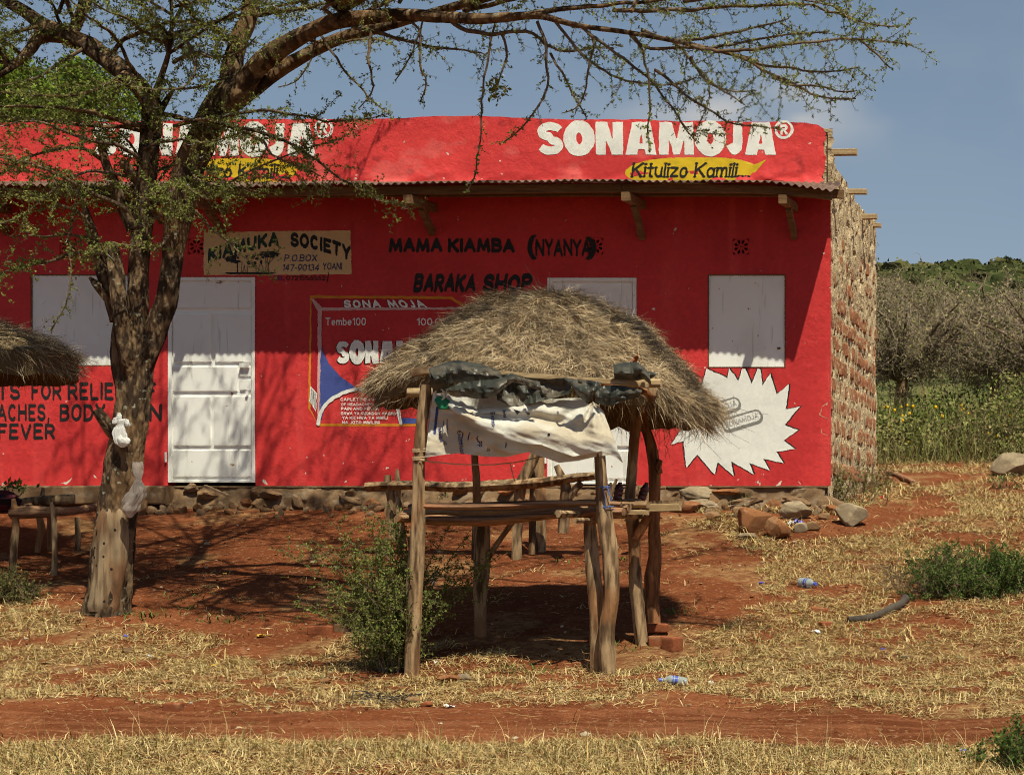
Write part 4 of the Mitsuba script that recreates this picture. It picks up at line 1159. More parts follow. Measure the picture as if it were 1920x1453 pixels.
# ------------------------------------------------------------------ plant makers
def rhombs(P, D, S, L_, Wd):
    """leaflets: rhombus of length L_ along D and width Wd along S"""
    a, c = P, P + D * L_[:, None]
    b, d = P + D * (L_ * .5)[:, None] + S * (Wd / 2)[:, None], P + D * (L_ * .5)[:, None] - S * (Wd / 2)[:, None]
    v = np.stack([a, b, c, d], 1).reshape(-1, 3)
    k = np.arange(len(P))[:, None] * 4
    return v, np.vstack([k + np.array([0, 1, 2]), k + np.array([0, 2, 3])])


def unit(v): return v / (np.linalg.norm(v, axis=-1, keepdims=True) + 1e-12)


def sticks(A, B, ra, rb):
    """many thin three-sided twigs from A to B"""
    t = unit(B - A)
    u = unit(np.cross(t, np.where(np.abs(t[:, 2:]) < .9, [[0, 0, 1.0]], [[1.0, 0, 0]]))); w = np.cross(t, u)
    v = []
    for k in range(3):
        q = math.cos(k * 2.0944) * u + math.sin(k * 2.0944) * w
        v += [A + q * np.broadcast_to(ra, len(A))[:, None], B + q * np.broadcast_to(rb, len(A))[:, None]]
    v = np.stack(v, 1).reshape(-1, 3)
    n = np.arange(len(A))[:, None] * 6
    f = []
    for k in range(3):
        a, b, c, d = 2 * k, 2 * k + 1, (2 * k + 3) % 6, (2 * k + 2) % 6
        f += [n + np.array([a, d, c]), n + np.array([a, c, b])]
    return v, np.vstack(f)


class Twigs:
    """grows side twigs with leaf tufts along given boughs"""
    def __init__(self, seed): self.r = rng(seed); self.A, self.B, self.ra, self.rb = [], [], [], []; self.lp, self.ld, self.ls = [], [], []
    def line(self, P, r0, r1):
        P = np.asarray(P); n = len(P) - 1
        R = np.linspace(r0, r1, n + 1)
        self.A.append(P[:-1]); self.B.append(P[1:]); self.ra.append(R[:-1]); self.rb.append(R[1:])
    def path(self, p, d, L_, seg, droop, wig):
        pts = [p]; n = max(2, int(L_ / seg))
        for _ in range(n):
            d = unit(d + self.r.normal(0, wig, 3) + np.array([0, 0, -droop]))
            pts.append(pts[-1] + d * L_ / n)
        return np.array(pts)
    def tufts(self, P, step, size, per=4, prob=1.0):
        d = np.r_[0, np.cumsum(np.linalg.norm(np.diff(P, axis=0), axis=1))]
        n = int(d[-1] / step)
        if n < 1: return
        t = np.linspace(step * .5, d[-1], n)
        t = t[self.r.random(n) < prob]
        if not len(t): return
        q = np.stack([np.interp(t, d, P[:, k]) for k in range(3)], 1)
        q = np.repeat(q, per, 0) + self.r.normal(0, .004, (len(t) * per, 3))
        D = unit(self.r.normal(0, 1, q.shape) + np.array([0, 0, .25]))
        self.lp.append(q); self.ld.append(D); self.ls.append(size * self.r.uniform(.6, 1.3, len(q)))
    def spray(self, P, spacing, L_, droop=.03, flat=.45, level=1, leaf=.017, leafstep=.022, leafp=.9, r0=.004, per=4, skip=0.0, wig=.16):
        P = np.asarray(P); d = np.r_[0, np.cumsum(np.linalg.norm(np.diff(P, axis=0), axis=1))]
        t = np.arange(d[-1] * skip, d[-1], spacing)
        for s in t:
            q = np.array([np.interp(s, d, P[:, k]) for k in range(3)])
            k = min(int(np.searchsorted(d, s, side='right')) - 1, len(P) - 2)
            ax = unit(P[k + 1] - P[k])
            u = self.r.normal(0, 1, 3); u[2] *= flat; u = unit(u - ax * (u @ ax) * .9) + ax * self.r.uniform(.1, .9)
            l = L_ * self.r.uniform(.45, 1.25)
            Q = self.path(q, unit(u), l, .05, droop, wig)
            self.line(Q, r0, r0 * .35)
            if level > 0: self.spray(Q, spacing * .62, L_ * .42, droop, flat + .2, level - 1, leaf, leafstep, leafp, r0 * .55, per, .12, wig)
            self.tufts(Q, leafstep, leaf, per, leafp)
    def twig_mesh(self):
        return sticks(np.vstack(self.A), np.vstack(self.B), np.concatenate(self.ra), np.concatenate(self.rb))
    def leaf_mesh(self, cols, wide=.45):
        P, D, s = np.vstack(self.lp), np.vstack(self.ld), np.concatenate(self.ls)
        S = unit(np.cross(D, unit(self.r.normal(0, 1, P.shape))))
        c = np.asarray(cols)[self.r.integers(0, len(cols), len(P))] * self.r.uniform(.7, 1.35, (len(P), 1))
        return rhombs(P, D, S, s, s * wide), np.repeat(c, 4, 0)


# leaves let some light through: one thin material tinted by the leaf's own colour
scene['mat_leaf'] = {'type': 'principledthin', 'base_color': {'type': 'mesh_attribute', 'name': 'vertex_color'}, 'roughness': 0.55, 'diff_trans': 0.55, 'spec_trans': 0.0, 'eta': 1.4}

# ------------------------------------------------------------------ the acacia in front of the shop
AT = 'acacia_tree'
lab(AT, 'flat crowned thorn tree with a forked lichen spotted trunk in front of the shop', 'tree', None)
YT = float(px(200, 1148)[1])


def limb(rows, step=.05, dY=0.0):
    """rows of (photo x, photo y, depth from the trunk, radius in photo pixels)"""
    a = np.array(rows, float)
    P = np.array([np.r_[W(x, y, YT + d + dY), rr / FPX * (YT + d)] for x, y, d, rr in a])
    return curve(P, step=step)


limb_no = [0]
def bough(rows, sides=9, rough=.16, flute=.14, name='limb', freq=9, step=.06):
    c = limb(rows, step)
    limb_no[0] += 1
    put(AT + '__' + name, tube(c[:, :3], c[:, 3], sides, rough, limb_no[0], flute, freq), 'mat_bark', smooth=50)
    return c[:, :3]


trunk = limb([(200, 1175, 0, 50), (201, 1150, 0, 42), (206, 1100, 0, 39), (212, 1030, 0, 37), (221, 960, 0, 35), (231, 890, 0, 32), (242, 810, 0, 31), (252, 740, 0, 29), (257, 690, 0, 29), (258, 655, 0, 26), (259, 625, 0, 17), (260, 605, 0, 5)], .03)
TR = put(AT + '__trunk', tube(trunk[:, :3], trunk[:, 3], 40, .10, 3, .12, 7), 'mat_bark', smooth=50)
# debarked wood on the trunk's front
bw = []
zz = np.linspace(0.02, .92, 40)
for k, s in enumerate(zz):
    i_ = s * (W(0, 925, YT)[2] - W(0, 1150, YT)[2]) + W(0, 1150, YT)[2]
    t_ = np.interp(i_, trunk[:, 2], np.arange(len(trunk)))
    c_ = np.array([np.interp(t_, np.arange(len(trunk)), trunk[:, q]) for q in range(4)])
    a0, a1 = -142 + 14 * math.sin(s * 7) + s ** 3 * 30, -14 - 14 * math.sin(s * 6 + 1) - s ** 3 * 50
    for a in np.radians(np.linspace(a0, a1, 15)):
        u_ = (math.degrees(a) - a0) / (a1 - a0); e = 1 - .22 * (2 * abs(u_ - .5)) ** 5 - .25 * max(0, (s - .80) / .12) ** 2 + .02 * math.sin(u_ * 17)
        rr = c_[3] * 1.11 * e * (1 - .12 * max(0, (.06 - s) / .06)) * (1 + .05 * (meshkit.fbm(np.array([a * 4, i_ * 2.5, 3.0]), 3, 5) - .5) * 2)
        bw.append(c_[:3] + rr * np.array([math.cos(a), math.sin(a), 0]))
i, j = np.meshgrid(np.arange(39), np.arange(14), indexing='ij'); i, j = i.ravel(), j.ravel()
put(TR + '__bare_wood', (np.array(bw), np.stack([i * 15 + j, i * 15 + j + 1, (i + 1) * 15 + j + 1, (i + 1) * 15 + j], 1)), 'mat_bare_wood', smooth=True, label='pale debarked wood on the lower trunk')

B = {}
B['right'] = bough([(258, 735, .00, 12), (266, 700, .00, 17), (277, 660, -.02, 19), (298, 605, -.03, 18.5), (314, 560, -.04, 18), (322, 500, -.05, 18), (328, 450, -.05, 20), (335, 408, -.06, 25), (352, 330, -.08, 26), (385, 250, -.10, 28), (425, 190, -.14, 29), (455, 160, -.16, 24)], 18)
B['right_a'] = bough([(445, 172, -.16, 20), (500, 112, -.3, 19), (560, 72, -.45, 15.5), (640, 40, -.65, 14), (740, 30, -.9, 12), (830, 34, -1.1, 10.5), (915, 36, -1.3, 9.5), (1000, 30, -1.5, 7.5), (1080, 48, -1.7, 5.5), (1180, 62, -1.9, 4.6), (1300, 85, -2.1, 3.8), (1420, 115, -2.2, 3)], 12)
B['right_b'] = bough([(440, 190, -.12, 20), (500, 150, -.1, 14), (570, 105, -.1, 12.5), (640, 72, -.15, 11), (720, 50, -.3, 9.5), (830, 20, -.5, 8), (950, -15, -.7, 8), (1100, -50, -.9, 6), (1300, -80, -1.1, 4)], 12)
B['right_up'] = bough([(425, 200, -.15, 20), (434, 140, -.1, 19), (445, 85, 0, 17), (468, 30, .1, 15), (480, -30, .25, 13), (500, -120, .5, 10), (560, -220, .8, 7), (680, -300, 1.0, 4)], 12)
B['mid'] = bough([(255, 735, -.02, 12), (256, 690, -.04, 17), (256, 620, -.06, 18), (259, 540, -.06, 17.5), (265, 450, -.05, 17), (273, 360, -.04, 18), (279, 290, -.02, 17), (284, 235, 0, 18), (286, 190, 0, 18)], 16)
B['left'] = bough([(285, 205, 0, 17), (262, 165, .05, 17), (232, 138, .1, 17), (200, 112, .16, 17), (165, 86, .22, 17), (125, 68, .3, 18), (85, 50, .4, 15), (45, 22, .5, 12), (5, 0, .6, 10), (-80, -40, .9, 7), (-200, -70, 1.2, 4)], 14)
B['left_b'] = bough([(115, 70, .3, 12), (75, 68, .2, 12), (58, 92, .1, 10), (38, 112, 0, 8), (8, 135, -.1, 6), (-40, 160, -.3, 4)], 9)
B['up_left'] = bough([(130, 70, .3, 11), (150, 30, .4, 10), (165, -20, .5, 9), (190, -90, .6, 7), (250, -180, .8, 5)], 9)
B['stub_top'] = bough([(290, 225, 0, 9), (306, 200, 0, 7), (318, 180, 0, 5), (328, 167, 0, 2)], 7)
B['mid_up'] = bough([(286, 195, 0, 10), (300, 150, -.1, 6), (318, 90, -.15, 5), (322, 40, -.2, 4), (315, -30, -.2, 3)], 7)
B['side'] = bough([(250, 430, -.10, 11), (233, 395, -.12, 10), (217, 345, -.14, 8.5), (200, 310, -.15, 8), (192, 280, -.15, 7), (186, 262, -.15, 5)], 9)
B['dead'] = bough([(246, 725, -.04, 8), (240, 690, -.10, 13), (233, 640, -.14, 15), (224, 580, -.16, 15.5), (217, 520, -.16, 15.5), (210, 480, -.15, 15), (205, 456, -.14, 10)], 14, .18, .22)
B['left_low'] = bough([(222, 600, -.02, 15), (205, 545, 0, 13), (188, 500, .02, 12), (176, 455, .03, 11), (168, 425, .04, 9), (158, 385, .05, 6), (150, 340, .05, 4)], 10)
B['left_stub'] = bough([(208, 565, -.02, 10), (190, 545, -.04, 9), (175, 528, -.05, 6), (168, 521, -.05, 2.5)], 8)
B['low_stub'] = bough([(222, 822, -.08, 12), (204, 800, -.14, 11.5), (190, 780, -.17, 11), (181, 768, -.18, 9)], 9, .2, .2)
B['swelling'] = bough([(232, 735, -.02, 12), (224, 700, -.02, 12), (219, 660, -.02, 12), (219, 625, -.02, 10), (224, 598, -.02, 8)], 10)
B['knot'] = bough([(262, 345, -.05, 8), (244, 322, -.12, 10), (232, 308, -.16, 9), (226, 302, -.17, 5)], 8, .25, .2)

# boughs in view, thinner: photo path with depth, base radius in pixels
boughs = [
    # left, low, in front of the red wall
    ([(284, 235, -.1), (220, 222, -.3), (150, 205, -.5), (60, 200, -.7), (-40, 198, -.9)], 6), ([(270, 245, -.05), (200, 238, -.25), (120, 228, -.3), (30, 222, -.4), (-60, 215, -.5)], 5),
    ([(300, 215, 0), (345, 222, -.3), (420, 232, -.5), (520, 262, -.7), (600, 300, -.8), (660, 345, -.9), (728, 380, -1.0)], 5),
    ([(330, 235, -.1), (400, 222, -.2), (480, 208, -.3), (560, 215, -.4), (640, 228, -.5), (722, 214, -.6)], 4),
    ([(262, 300, -.1), (210, 270, -.3), (150, 258, -.5), (90, 232, -.6), (0, 240, -.8)], 4), ([(235, 400, -.15), (160, 352, -.4), (90, 320, -.6), (20, 300, -.8), (-40, 290, -.9)], 4.5),
    ([(200, 478, 0), (150, 472, -.1), (100, 490, -.2), (50, 500, -.3), (0, 512, -.5), (-40, 520, -.6)], 4), ([(178, 455, 0), (120, 440, -.2), (60, 445, -.35), (15, 442, -.5)], 3.5),
    ([(300, 420, -.1), (280, 380, -.3), (330, 345, -.5), (400, 372, -.7), (430, 352, -.8)], 4), ([(168, 430, 0), (130, 390, -.2), (80, 372, -.4), (20, 360, -.6), (-30, 352, -.7)], 4),
    ([(262, 430, -.1), (300, 405, -.3), (345, 392, -.5), (400, 432, -.6), (470, 500, -.6)], 3), ([(150, 345, 0), (135, 420, -.2), (128, 500, -.3), (128, 562, -.35), (92, 622, -.4)], 2.6),
    ([(240, 330, -.1), (180, 320, -.3), (110, 350, -.5), (40, 405, -.7), (0, 420, -.8)], 3.6), ([(200, 300, -.1), (140, 280, -.3), (70, 290, -.5), (0, 330, -.7)], 3.6),
    ([(360, 330, -.2), (420, 345, -.45), (470, 320, -.6), (560, 285, -.7), (640, 262, -.8)], 3), ([(400, 235, -.2), (470, 255, -.5), (530, 300, -.7), (600, 330, -.8)], 3.2),
    ([(320, 430, -.1), (280, 470, -.3), (225, 455, -.5), (170, 470, -.6)], 2.6), ([(270, 280, -.1), (330, 262, -.3), (390, 268, -.5), (450, 250, -.6)], 3),
    # crown to the left and above
    ([(232, 138, 0), (180, 170, -.3), (120, 180, -.5), (40, 178, -.7), (-30, 170, -.9)], 5), ([(200, 112, .2), (240, 70, .1), (300, 48, -.2), (360, 40, -.5), (430, 60, -.7)], 5),
    ([(165, 86, .2), (110, 120, 0), (60, 150, -.2), (0, 160, -.4)], 4), ([(286, 190, 0), (240, 110, -.3), (200, 60, -.6), (150, 20, -.9), (100, -20, -1.1)], 5),
    ([(322, 120, -.1), (370, 100, -.3), (420, 110, -.5), (480, 70, -.8)], 4), ([(315, 80, -.1), (270, 60, -.4), (220, 30, -.7), (160, 0, -1.0)], 4),
    ([(445, 90, 0), (400, 60, -.3), (350, 20, -.6), (300, -20, -.9)], 5), ([(468, 30, .1), (540, 20, -.2), (610, 8, -.5), (700, -10, -.7)], 5),
    ([(230, 140, .1), (210, 180, .3), (180, 210, .5), (140, 228, .6)], 3.5), ([(125, 68, .3), (100, 20, .1), (60, -10, -.1)], 5), ([(85, 50, .4), (30, 60, .2), (-40, 80, .1)], 5),
    ([(320, 60, -.2), (360, 140, -.5), (330, 170, -.6), (250, 165, -.8)], 3.4), ([(300, 150, -.1), (360, 165, -.3), (410, 150, -.5)], 3),
    # right bough: fans and hanging twigs against the sky
    ([(640, 40, -.65), (700, 62, -.8), (760, 80, -.9), (830, 92, -1.0), (908, 105, -1.1)], 4.5), ([(697, 50, -.8), (692, 100, -.85), (700, 150, -.9), (672, 205, -.9)], 3.2),
    ([(740, 32, -.9), (790, 60, -1.0), (792, 120, -1.0), (803, 160, -1.0), (792, 190, -1.0)], 3), ([(830, 30, -1.1), (900, 62, -1.2), (980, 60, -1.4), (1060, 95, -1.5), (1150, 90, -1.6)], 4.5),
    ([(925, 50, -1.3), (915, 120, -1.3), (902, 190, -1.3), (898, 270, -1.3), (888, 330, -1.3), (874, 362, -1.3)], 2.2), ([(938, 60, -1.3), (948, 100, -1.3), (938, 140, -1.3), (930, 175, -1.3)], 2.6),
    ([(1010, 40, -1.5), (1025, 100, -1.55), (1030, 150, -1.55), (1000, 215, -1.6), (940, 270, -1.6)], 2.8), ([(1026, 105, -1.5), (1060, 160, -1.6), (1085, 205, -1.6), (1096, 224, -1.6)], 2.4),
    ([(1080, 48, -1.7), (1110, 90, -1.7), (1100, 150, -1.7), (1090, 195, -1.7), (1062, 210, -1.7)], 2.4), ([(1090, 50, -1.7), (1150, 95, -1.8), (1190, 120, -1.8), (1250, 190, -1.8), (1310, 262, -1.8)], 3.4),
    ([(1180, 62, -1.9), (1212, 110, -1.9), (1214, 180, -1.9), (1219, 285, -1.9)], 2.4), ([(1200, 60, -1.9), (1290, 75, -2.0), (1380, 60, -2.1), (1480, 35, -2.2)], 4),
    ([(1150, 20, -1.7), (1260, 20, -1.9), (1380, 12, -2.1), (1500, 8, -2.2), (1580, 30, -2.3), (1650, 50, -2.4), (1685, 52, -2.4)], 4), ([(1280, 5, -2.0), (1400, -10, -2.2), (1520, 0, -2.3), (1590, 25, -2.4)], 3.5),
    ([(1300, 85, -2.1), (1400, 95, -2.3), (1500, 82, -2.4), (1600, 72, -2.4), (1640, 78, -2.5), (1708, 85, -2.5)], 3.4), ([(1360, 98, -2.2), (1430, 130, -2.2), (1500, 170, -2.3), (1555, 187, -2.3), (1603, 187, -2.3)], 3.2),
    ([(1400, 112, -2.2), (1480, 130, -2.3), (1540, 135, -2.3), (1608, 128, -2.3)], 2.4), ([(1450, 145, -2.2), (1530, 165, -2.3), (1604, 171, -2.3)], 2.2), ([(1610, 72, -2.4), (1640, 100, -2.4), (1673, 127, -2.4)], 2.0),
    ([(1250, 70, -1.9), (1300, 120, -2.0), (1340, 160, -2.0), (1395, 200, -2.0)], 2.6), ([(1290, 110, -2.0), (1330, 160, -2.0), (1380, 172, -2.0), (1418, 171, -2.0)], 2.2),
    ([(1230, 130, -1.8), (1300, 190, -1.9), (1360, 225, -1.9), (1430, 243, -1.9)], 2.6), ([(1180, 60, -1.8), (1230, 90, -1.9), (1330, 90, -2.0), (1450, 70, -2.1), (1550, 60, -2.2)], 3.2),
    ([(1000, 25, -1.5), (1090, 15, -1.6), (1200, 5, -1.7), (1320, -10, -1.9)], 5), ([(870, 20, -1.1), (960, 0, -1.2), (1060, -20, -1.3), (1180, -30, -1.5)], 5),
    ([(560, 70, -.45), (620, 85, -.4), (680, 75, -.4), (740, 85, -.5)], 3), ([(1040, 40, -1.6), (1130, 130, -1.7), (1240, 160, -1.7), (1300, 150, -1.8)], 2.6), ([(600, 58, -.4), (640, 115, -.4), (690, 185, -.4), (735, 215, -.45)], 2.6),
    ([(590, 60, -.5), (585, 100, -.5), (560, 150, -.5), (520, 165, -.5)], 1.8), ([(800, 35, -1.0), (770, 110, -1.0), (745, 150, -1.0)], 1.8), ([(640, 45, -.6), (610, 20, -.9), (680, -5, -1.2), (780, -10, -1.5)], 4),
]
tw = Twigs(7)
for n_, (rows, r0) in enumerate(boughs):
    xs_ = [q[0] for q in rows]
    P = curve(np.array([W(x, y, YT + d) for x, y, d in rows]), step=.06)
    P = P + (meshkit.fbm(np.stack([np.arange(len(P)) * .35, P[:, 0] * 0 + n_, P[:, 0] * 0], -1), 3, n_)[:, None] - .5) * .05
    R = np.linspace(r0, 1.1, len(P)) / FPX * YT
    put(AT + '__branch', tube(P, R, 6, .18, n_ + 50, .1, 16), 'mat_bark' if r0 >= 5 else 'mat_twig', smooth=60)
    left = np.mean(xs_) < 560
    hang = abs(rows[-1][1] - rows[0][1]) > abs(rows[-1][0] - rows[0][0])
    if hang: tw.spray(P, .09, .13, .06, .8, 0, .024, .020, .55 if r0 < 2.3 else .8, .0026, 3, .3)
    elif left: tw.spray(P, .080, .28, .02, .28, 1, .025, .027, .85, .0027, 4, .10)
    else: tw.spray(P, .082, .23, .03, .40, 1, .023, .030, .80, .0034, 4, .10)
    tw.tufts(P[len(P) // 3:], .028, .028, 5, .75)

# many light boughs through the left half of the crown
r = rng(17)
for k in range(40):
    l_ = [B['left'], B['mid'], B['mid_up'], B['up_left'], B['left_b']][k % 5]; src = l_[int(r.uniform(.45, .95) * (len(l_) - 1))]
    az = r.uniform(0, 2 * np.pi); reach = r.uniform(.7, 1.7)
    end = src + np.array([reach * math.cos(az) - .25, reach * math.sin(az) * .8 - .2, r.uniform(.0, .60)])
    P = curve(np.array([src, (src + end) / 2 + np.array([0, 0, r.uniform(0, .2)]), end]), step=.08)
    put(AT + '__branch', tube(P, np.linspace(.013, .005, len(P)), 5, .15, k + 400), 'mat_bark', smooth=60)
    tw.spray(P, .074, .32, .01, .28, 1, .026, .027, .85, .0027, 4, .1)

# the crown above the picture and towards the shop, which shades the yard, the wall and the thatch
r = rng(19)
hub = W(286, 190, YT); hubr = W(470, 20, YT)
limbs_ = [B[q] for q in ('right_a', 'right_b', 'right_up', 'left', 'up_left', 'mid_up')]
for k in range(54):
    l_ = limbs_[k % len(limbs_)]; src = l_[int(r.uniform(.25, .95) * (len(l_) - 1))]
    az = r.uniform(0, 2 * np.pi)
    reach = r.uniform(1.2, 3.6) * (1.05 if math.cos(az) > 0 else .85)
    ex, ey = src[0] + reach * math.cos(az) + .5, np.clip(src[1] + reach * math.sin(az) * .80 + .2, 13.2, 20.7)
    ex = min(ex, -.13 * ey)
    end = np.array([ex, ey, EZ + 4.35 + .27 * (ey - 17) + r.uniform(.1, .9)])      # the crown's underside rises towards the shop
    mid = (src + end) / 2 + np.array([r.normal(0, .3), r.normal(0, .3), r.uniform(.25, .7)])
    P = curve(np.array([src + np.array([0, 0, .15]), mid, end, end + unit(end - mid) * .5 + np.array([0, 0, .0])]), step=.12)
    put(AT + '__branch', tube(P, np.linspace(.016, .006, len(P)), 5, .15, k + 200), 'mat_bark', smooth=60)
    tw.spray(P, .15, .44, .01, .35, 1, .032, .032, .75, .0042, 4, .2)
# boughs that reach out over the thatched stall, above the picture
r = rng(20)
for k in range(18):
    a0 = np.array([r.uniform(-6.2, -4.4), r.uniform(14.6, 15.8), EZ + r.uniform(4.2, 4.8)]); a1 = np.array([r.uniform(-4.2, -2.7), r.uniform(13.4, 15.2), EZ + r.uniform(4.2, 5.0)])
    P = curve(np.array([W(640, 20, YT - .6), a0, (a0 + a1) / 2 + np.array([0, 0, .2]), a1]), step=.12)
    put(AT + '__branch', tube(P, np.linspace(.030, .008, len(P)), 5, .15, k + 300), 'mat_bark', smooth=60)
    tw.spray(P, .17, .40, .01, .35, 1, .032, .034, .75, .0045, 4, .35)
# boughs towards the shop, whose shade falls on the lower wall
r = rng(24)
for k in range(16):
    e = np.array([r.uniform(-9.6, -5.6), r.uniform(19.0, 20.6), EZ + r.uniform(4.95, 5.8)])
    a0 = W(300 + 180 * (k % 2), -10, YT + .3)
    P = curve(np.array([a0, (a0 + e) / 2 + np.array([0, 0, .35]), e]), step=.12)
    put(AT + '__branch', tube(P, np.linspace(.022, .006, len(P)), 5, .15, k + 340), 'mat_bark', smooth=60)
    tw.spray(P, .16, .44, .01, .35, 1, .032, .034, .75, .0045, 4, .35)
put(AT + '__twigs', tw.twig_mesh(), 'mat_twig', kind='stuff')
lf, lc = tw.leaf_mesh([(.225, .265, .066), (.175, .215, .055), (.29, .29, .085), (.12, .16, .045), (.20, .225, .060)])
put(AT + '__foliage', lf, 'mat_leaf', color=lc, kind='stuff')
# long pale thorns
r = rng(23); A = np.vstack(tw.A); k = r.choice(len(A), 2600, replace=False)
put(AT + '__thorns', sticks(A[k], A[k] + unit(r.normal(0, 1, (len(k), 3))) * r.uniform(.03, .065, (len(k), 1)), .0016, .0004), 'mat_paper', kind='stuff')
# leafy clump hanging from the right bough
r = rng(31); c0 = W(930, 168, YT - 1.3); n_ = 90
P = c0 + r.normal(0, 1, (n_, 3)) * np.array([.035, .035, .045]); D = unit(r.normal(0, 1, P.shape))
put(AT + '__leaf_clump', rhombs(P, D, unit(np.cross(D, r.normal(0, 1, P.shape))), r.uniform(.03, .06, n_), r.uniform(.015, .03, n_)), 'mat_leaf', color=np.repeat(np.array([.20, .19, .045]) * r.uniform(.7, 1.2, (n_, 1)), 4, 0))
# ------------------------------------------------------------------ the thatched stall in the middle
ST = 'market_stall'
lab(ST, 'rickety market stall of crooked posts under a domed grass thatch, standing before the shop', 'market stall', None)


def post(name, rows, sides=20, rough=.13, flute=.24, m='mat_post', seed=1, freq=9):
    """rows of (photo x, photo y, distance, radius in photo pixels)"""
    a = np.array(rows, float)
    P = np.array([np.r_[W(x, y, Y), rr / FPX * Y] for x, y, Y, rr in a])
    c = curve(P, step=.05)
    return put(name, tube(c[:, :3], c[:, 3], sides, rough, seed, flute, freq), m, smooth=45)


YF = float(px(772, 1266)[1])           # the front posts
YB = float(px(1205, 1208)[1])          # the rear right post
YL = float(px(900, 1193)[1])
post(ST + '__post', [(771, 1285, YF, 14), (771, 1262, YF, 14), (776, 1180, YF, 13), (778, 1100, YF, 14), (781, 1040, YF, 14.5), (783, 960, YF, 12), (785, 880, YF, 11), (791, 810, YF, 11), (798, 745, YF, 10.5), (800, 722, YF, 10)], seed=2)
post(ST + '__post', [(1140, 1285, YF, 14), (1140, 1262, YF, 13.5), (1138, 1190, YF, 14), (1147, 1110, YF, 14), (1145, 1050, YF, 14), (1136, 985, YF, 13.5), (1130, 930, YF, 11), (1125, 870, YF, 9.5), (1123, 810, YF, 9)], seed=3)
post(ST + '__post', [(1117, 1270, YF + .12, 11), (1116, 1240, YF + .12, 11), (1119, 1170, YF + .12, 12), (1116, 1110, YF + .14, 13), (1110, 1050, YF + .16, 12), (1107, 990, YF + .18, 10), (1106, 972, YF + .18, 9)], seed=4)
post(ST + '__post', [(1206, 1225, YB, 12), (1204, 1205, YB, 12), (1197, 1140, YB, 12), (1191, 1090, YB, 11), (1190, 1030, YB, 10), (1188, 985, YB, 11.5), (1181, 945, YB, 9), (1184, 905, YB, 8), (1189, 840, YB, 8.5), (1194, 780, YB, 10), (1199, 735, YB, 10), (1201, 705, YB, 9)], seed=5, m='mat_post')
post(ST + '__post', [(1229, 1205, YB + .3, 12), (1228, 1186, YB + .3, 12), (1222, 1120, YB + .3, 12.5), (1222, 1085, YB + .3, 13), (1228, 1040, YB + .3, 10.5), (1226, 990, YB + .3, 10.5), (1226, 930, YB + .3, 10), (1225, 880, YB + .3, 10.5), (1221, 845, YB + .3, 10), (1212, 810, YB + .3, 8.5), (1203, 785, YB + .3, 8), (1203, 740, YB + .3, 8)], seed=6, m='mat_post_red')
post(ST + '__post', [(900, 1212, YL, 9), (900, 1190, YL, 9.5), (900, 1120, YL, 11), (904, 1060, YL, 13), (905, 1010, YL, 12), (906, 975, YL, 10)], seed=7, m='mat_post_dark')
post(ST + '__post_knob', [(1237, 888, YB + .3, 6), (1231, 878, YB + .28, 8), (1236, 868, YB + .28, 7.5), (1238, 862, YB + .28, 5)], seed=8, m='mat_post_red', sides=8)
post(ST + '__brace', [(909, 1060, YL - .02, 6), (925, 1030, YL - .02, 6), (945, 1002, YL - .02, 5.5), (962, 978, YL - .02, 5)], seed=9, m='mat_post_dark', sides=8)
post(ST + '__brace', [(1190, 1010, YB - .05, 8), (1205, 985, YB - .05, 8), (1216, 962, YB - .05, 7)], seed=10, m='mat_post_red', sides=8)

# table top of crooked planks: two carrying logs front to back, planks along the front
def plank(name, rows, w, m, seed, sides=8, squash=.45):
    a = np.array(rows, float)
    P = np.array([np.r_[W(x, y, Y), rr / FPX * Y] for x, y, Y, rr in a])
    c = curve(P, step=.06)
    v, f = tube(c[:, :3], c[:, 3], sides, .18, seed, .12, 9)
    # flatten the log into a plank about its own line
    t = np.clip(np.interp(v[:, 0], np.sort(c[:, 0]), np.arange(len(c))), 0, len(c) - 1)
    cy = np.interp(v[:, 0], np.sort(c[:, 0]), c[np.argsort(c[:, 0]), 1])
    v[:, 1] = cy + (v[:, 1] - cy) * w
    return put(name, (v, f), m, smooth=45)


plank(ST + '__table_plank', [(752, 968, YF + .16, 7), (830, 976, YF + .16, 10), (910, 976, YF + .16, 11), (1000, 968, YF + .16, 10), (1080, 962, YF + .16, 9), (1170, 960, YF + .16, 8)], 2.6, 'mat_log', 21)
plank(ST + '__table_plank', [(760, 962, YF + .42, 8), (860, 961, YF + .42, 9), (960, 958, YF + .42, 9), (1060, 954, YF + .42, 9), (1180, 952, YF + .42, 8)], 2.6, 'mat_plank', 22)
plank(ST + '__table_plank', [(770, 957, YF + .70, 7), (880, 955, YF + .70, 8), (1000, 952, YF + .70, 8), (1110, 949, YF + .70, 8), (1215, 947, YF + .70, 7)], 2.6, 'mat_plank', 23)
plank(ST + '__table_plank', [(770, 951, YF + 1.0, 6), (880, 950, YF + 1.0, 7), (1000, 946, YF + 1.0, 7), (1110, 944, YF + 1.0, 7), (1200, 942, YF + 1.0, 7)], 3.0, 'mat_log', 24)
plank(ST + '__table_plank', [(790, 950, YF + .02, 5), (850, 951, YF + .02, 6), (930, 950, YF + .02, 6), (1020, 946, YF + .02, 6), (1100, 944, YF + .02, 6), (1165, 946, YF + .02, 5)], 1.6, 'mat_log', 25)
post(ST + '__table_bearer', [(1046, 963, YF - .22, 6.5), (1070, 963, YF - .05, 6.5), (1100, 964, YF + .2, 6.5), (1160, 966, YF + .7, 6.5), (1200, 968, YF + 1.1, 6.5)], seed=26, m='mat_post', sides=12, freq=14)
post(ST + '__table_bearer', [(1078, 976, YF - .18, 4.5), (1100, 976, YF + .0, 5), (1140, 977, YF + .5, 5)], seed=27, m='mat_post', sides=10)
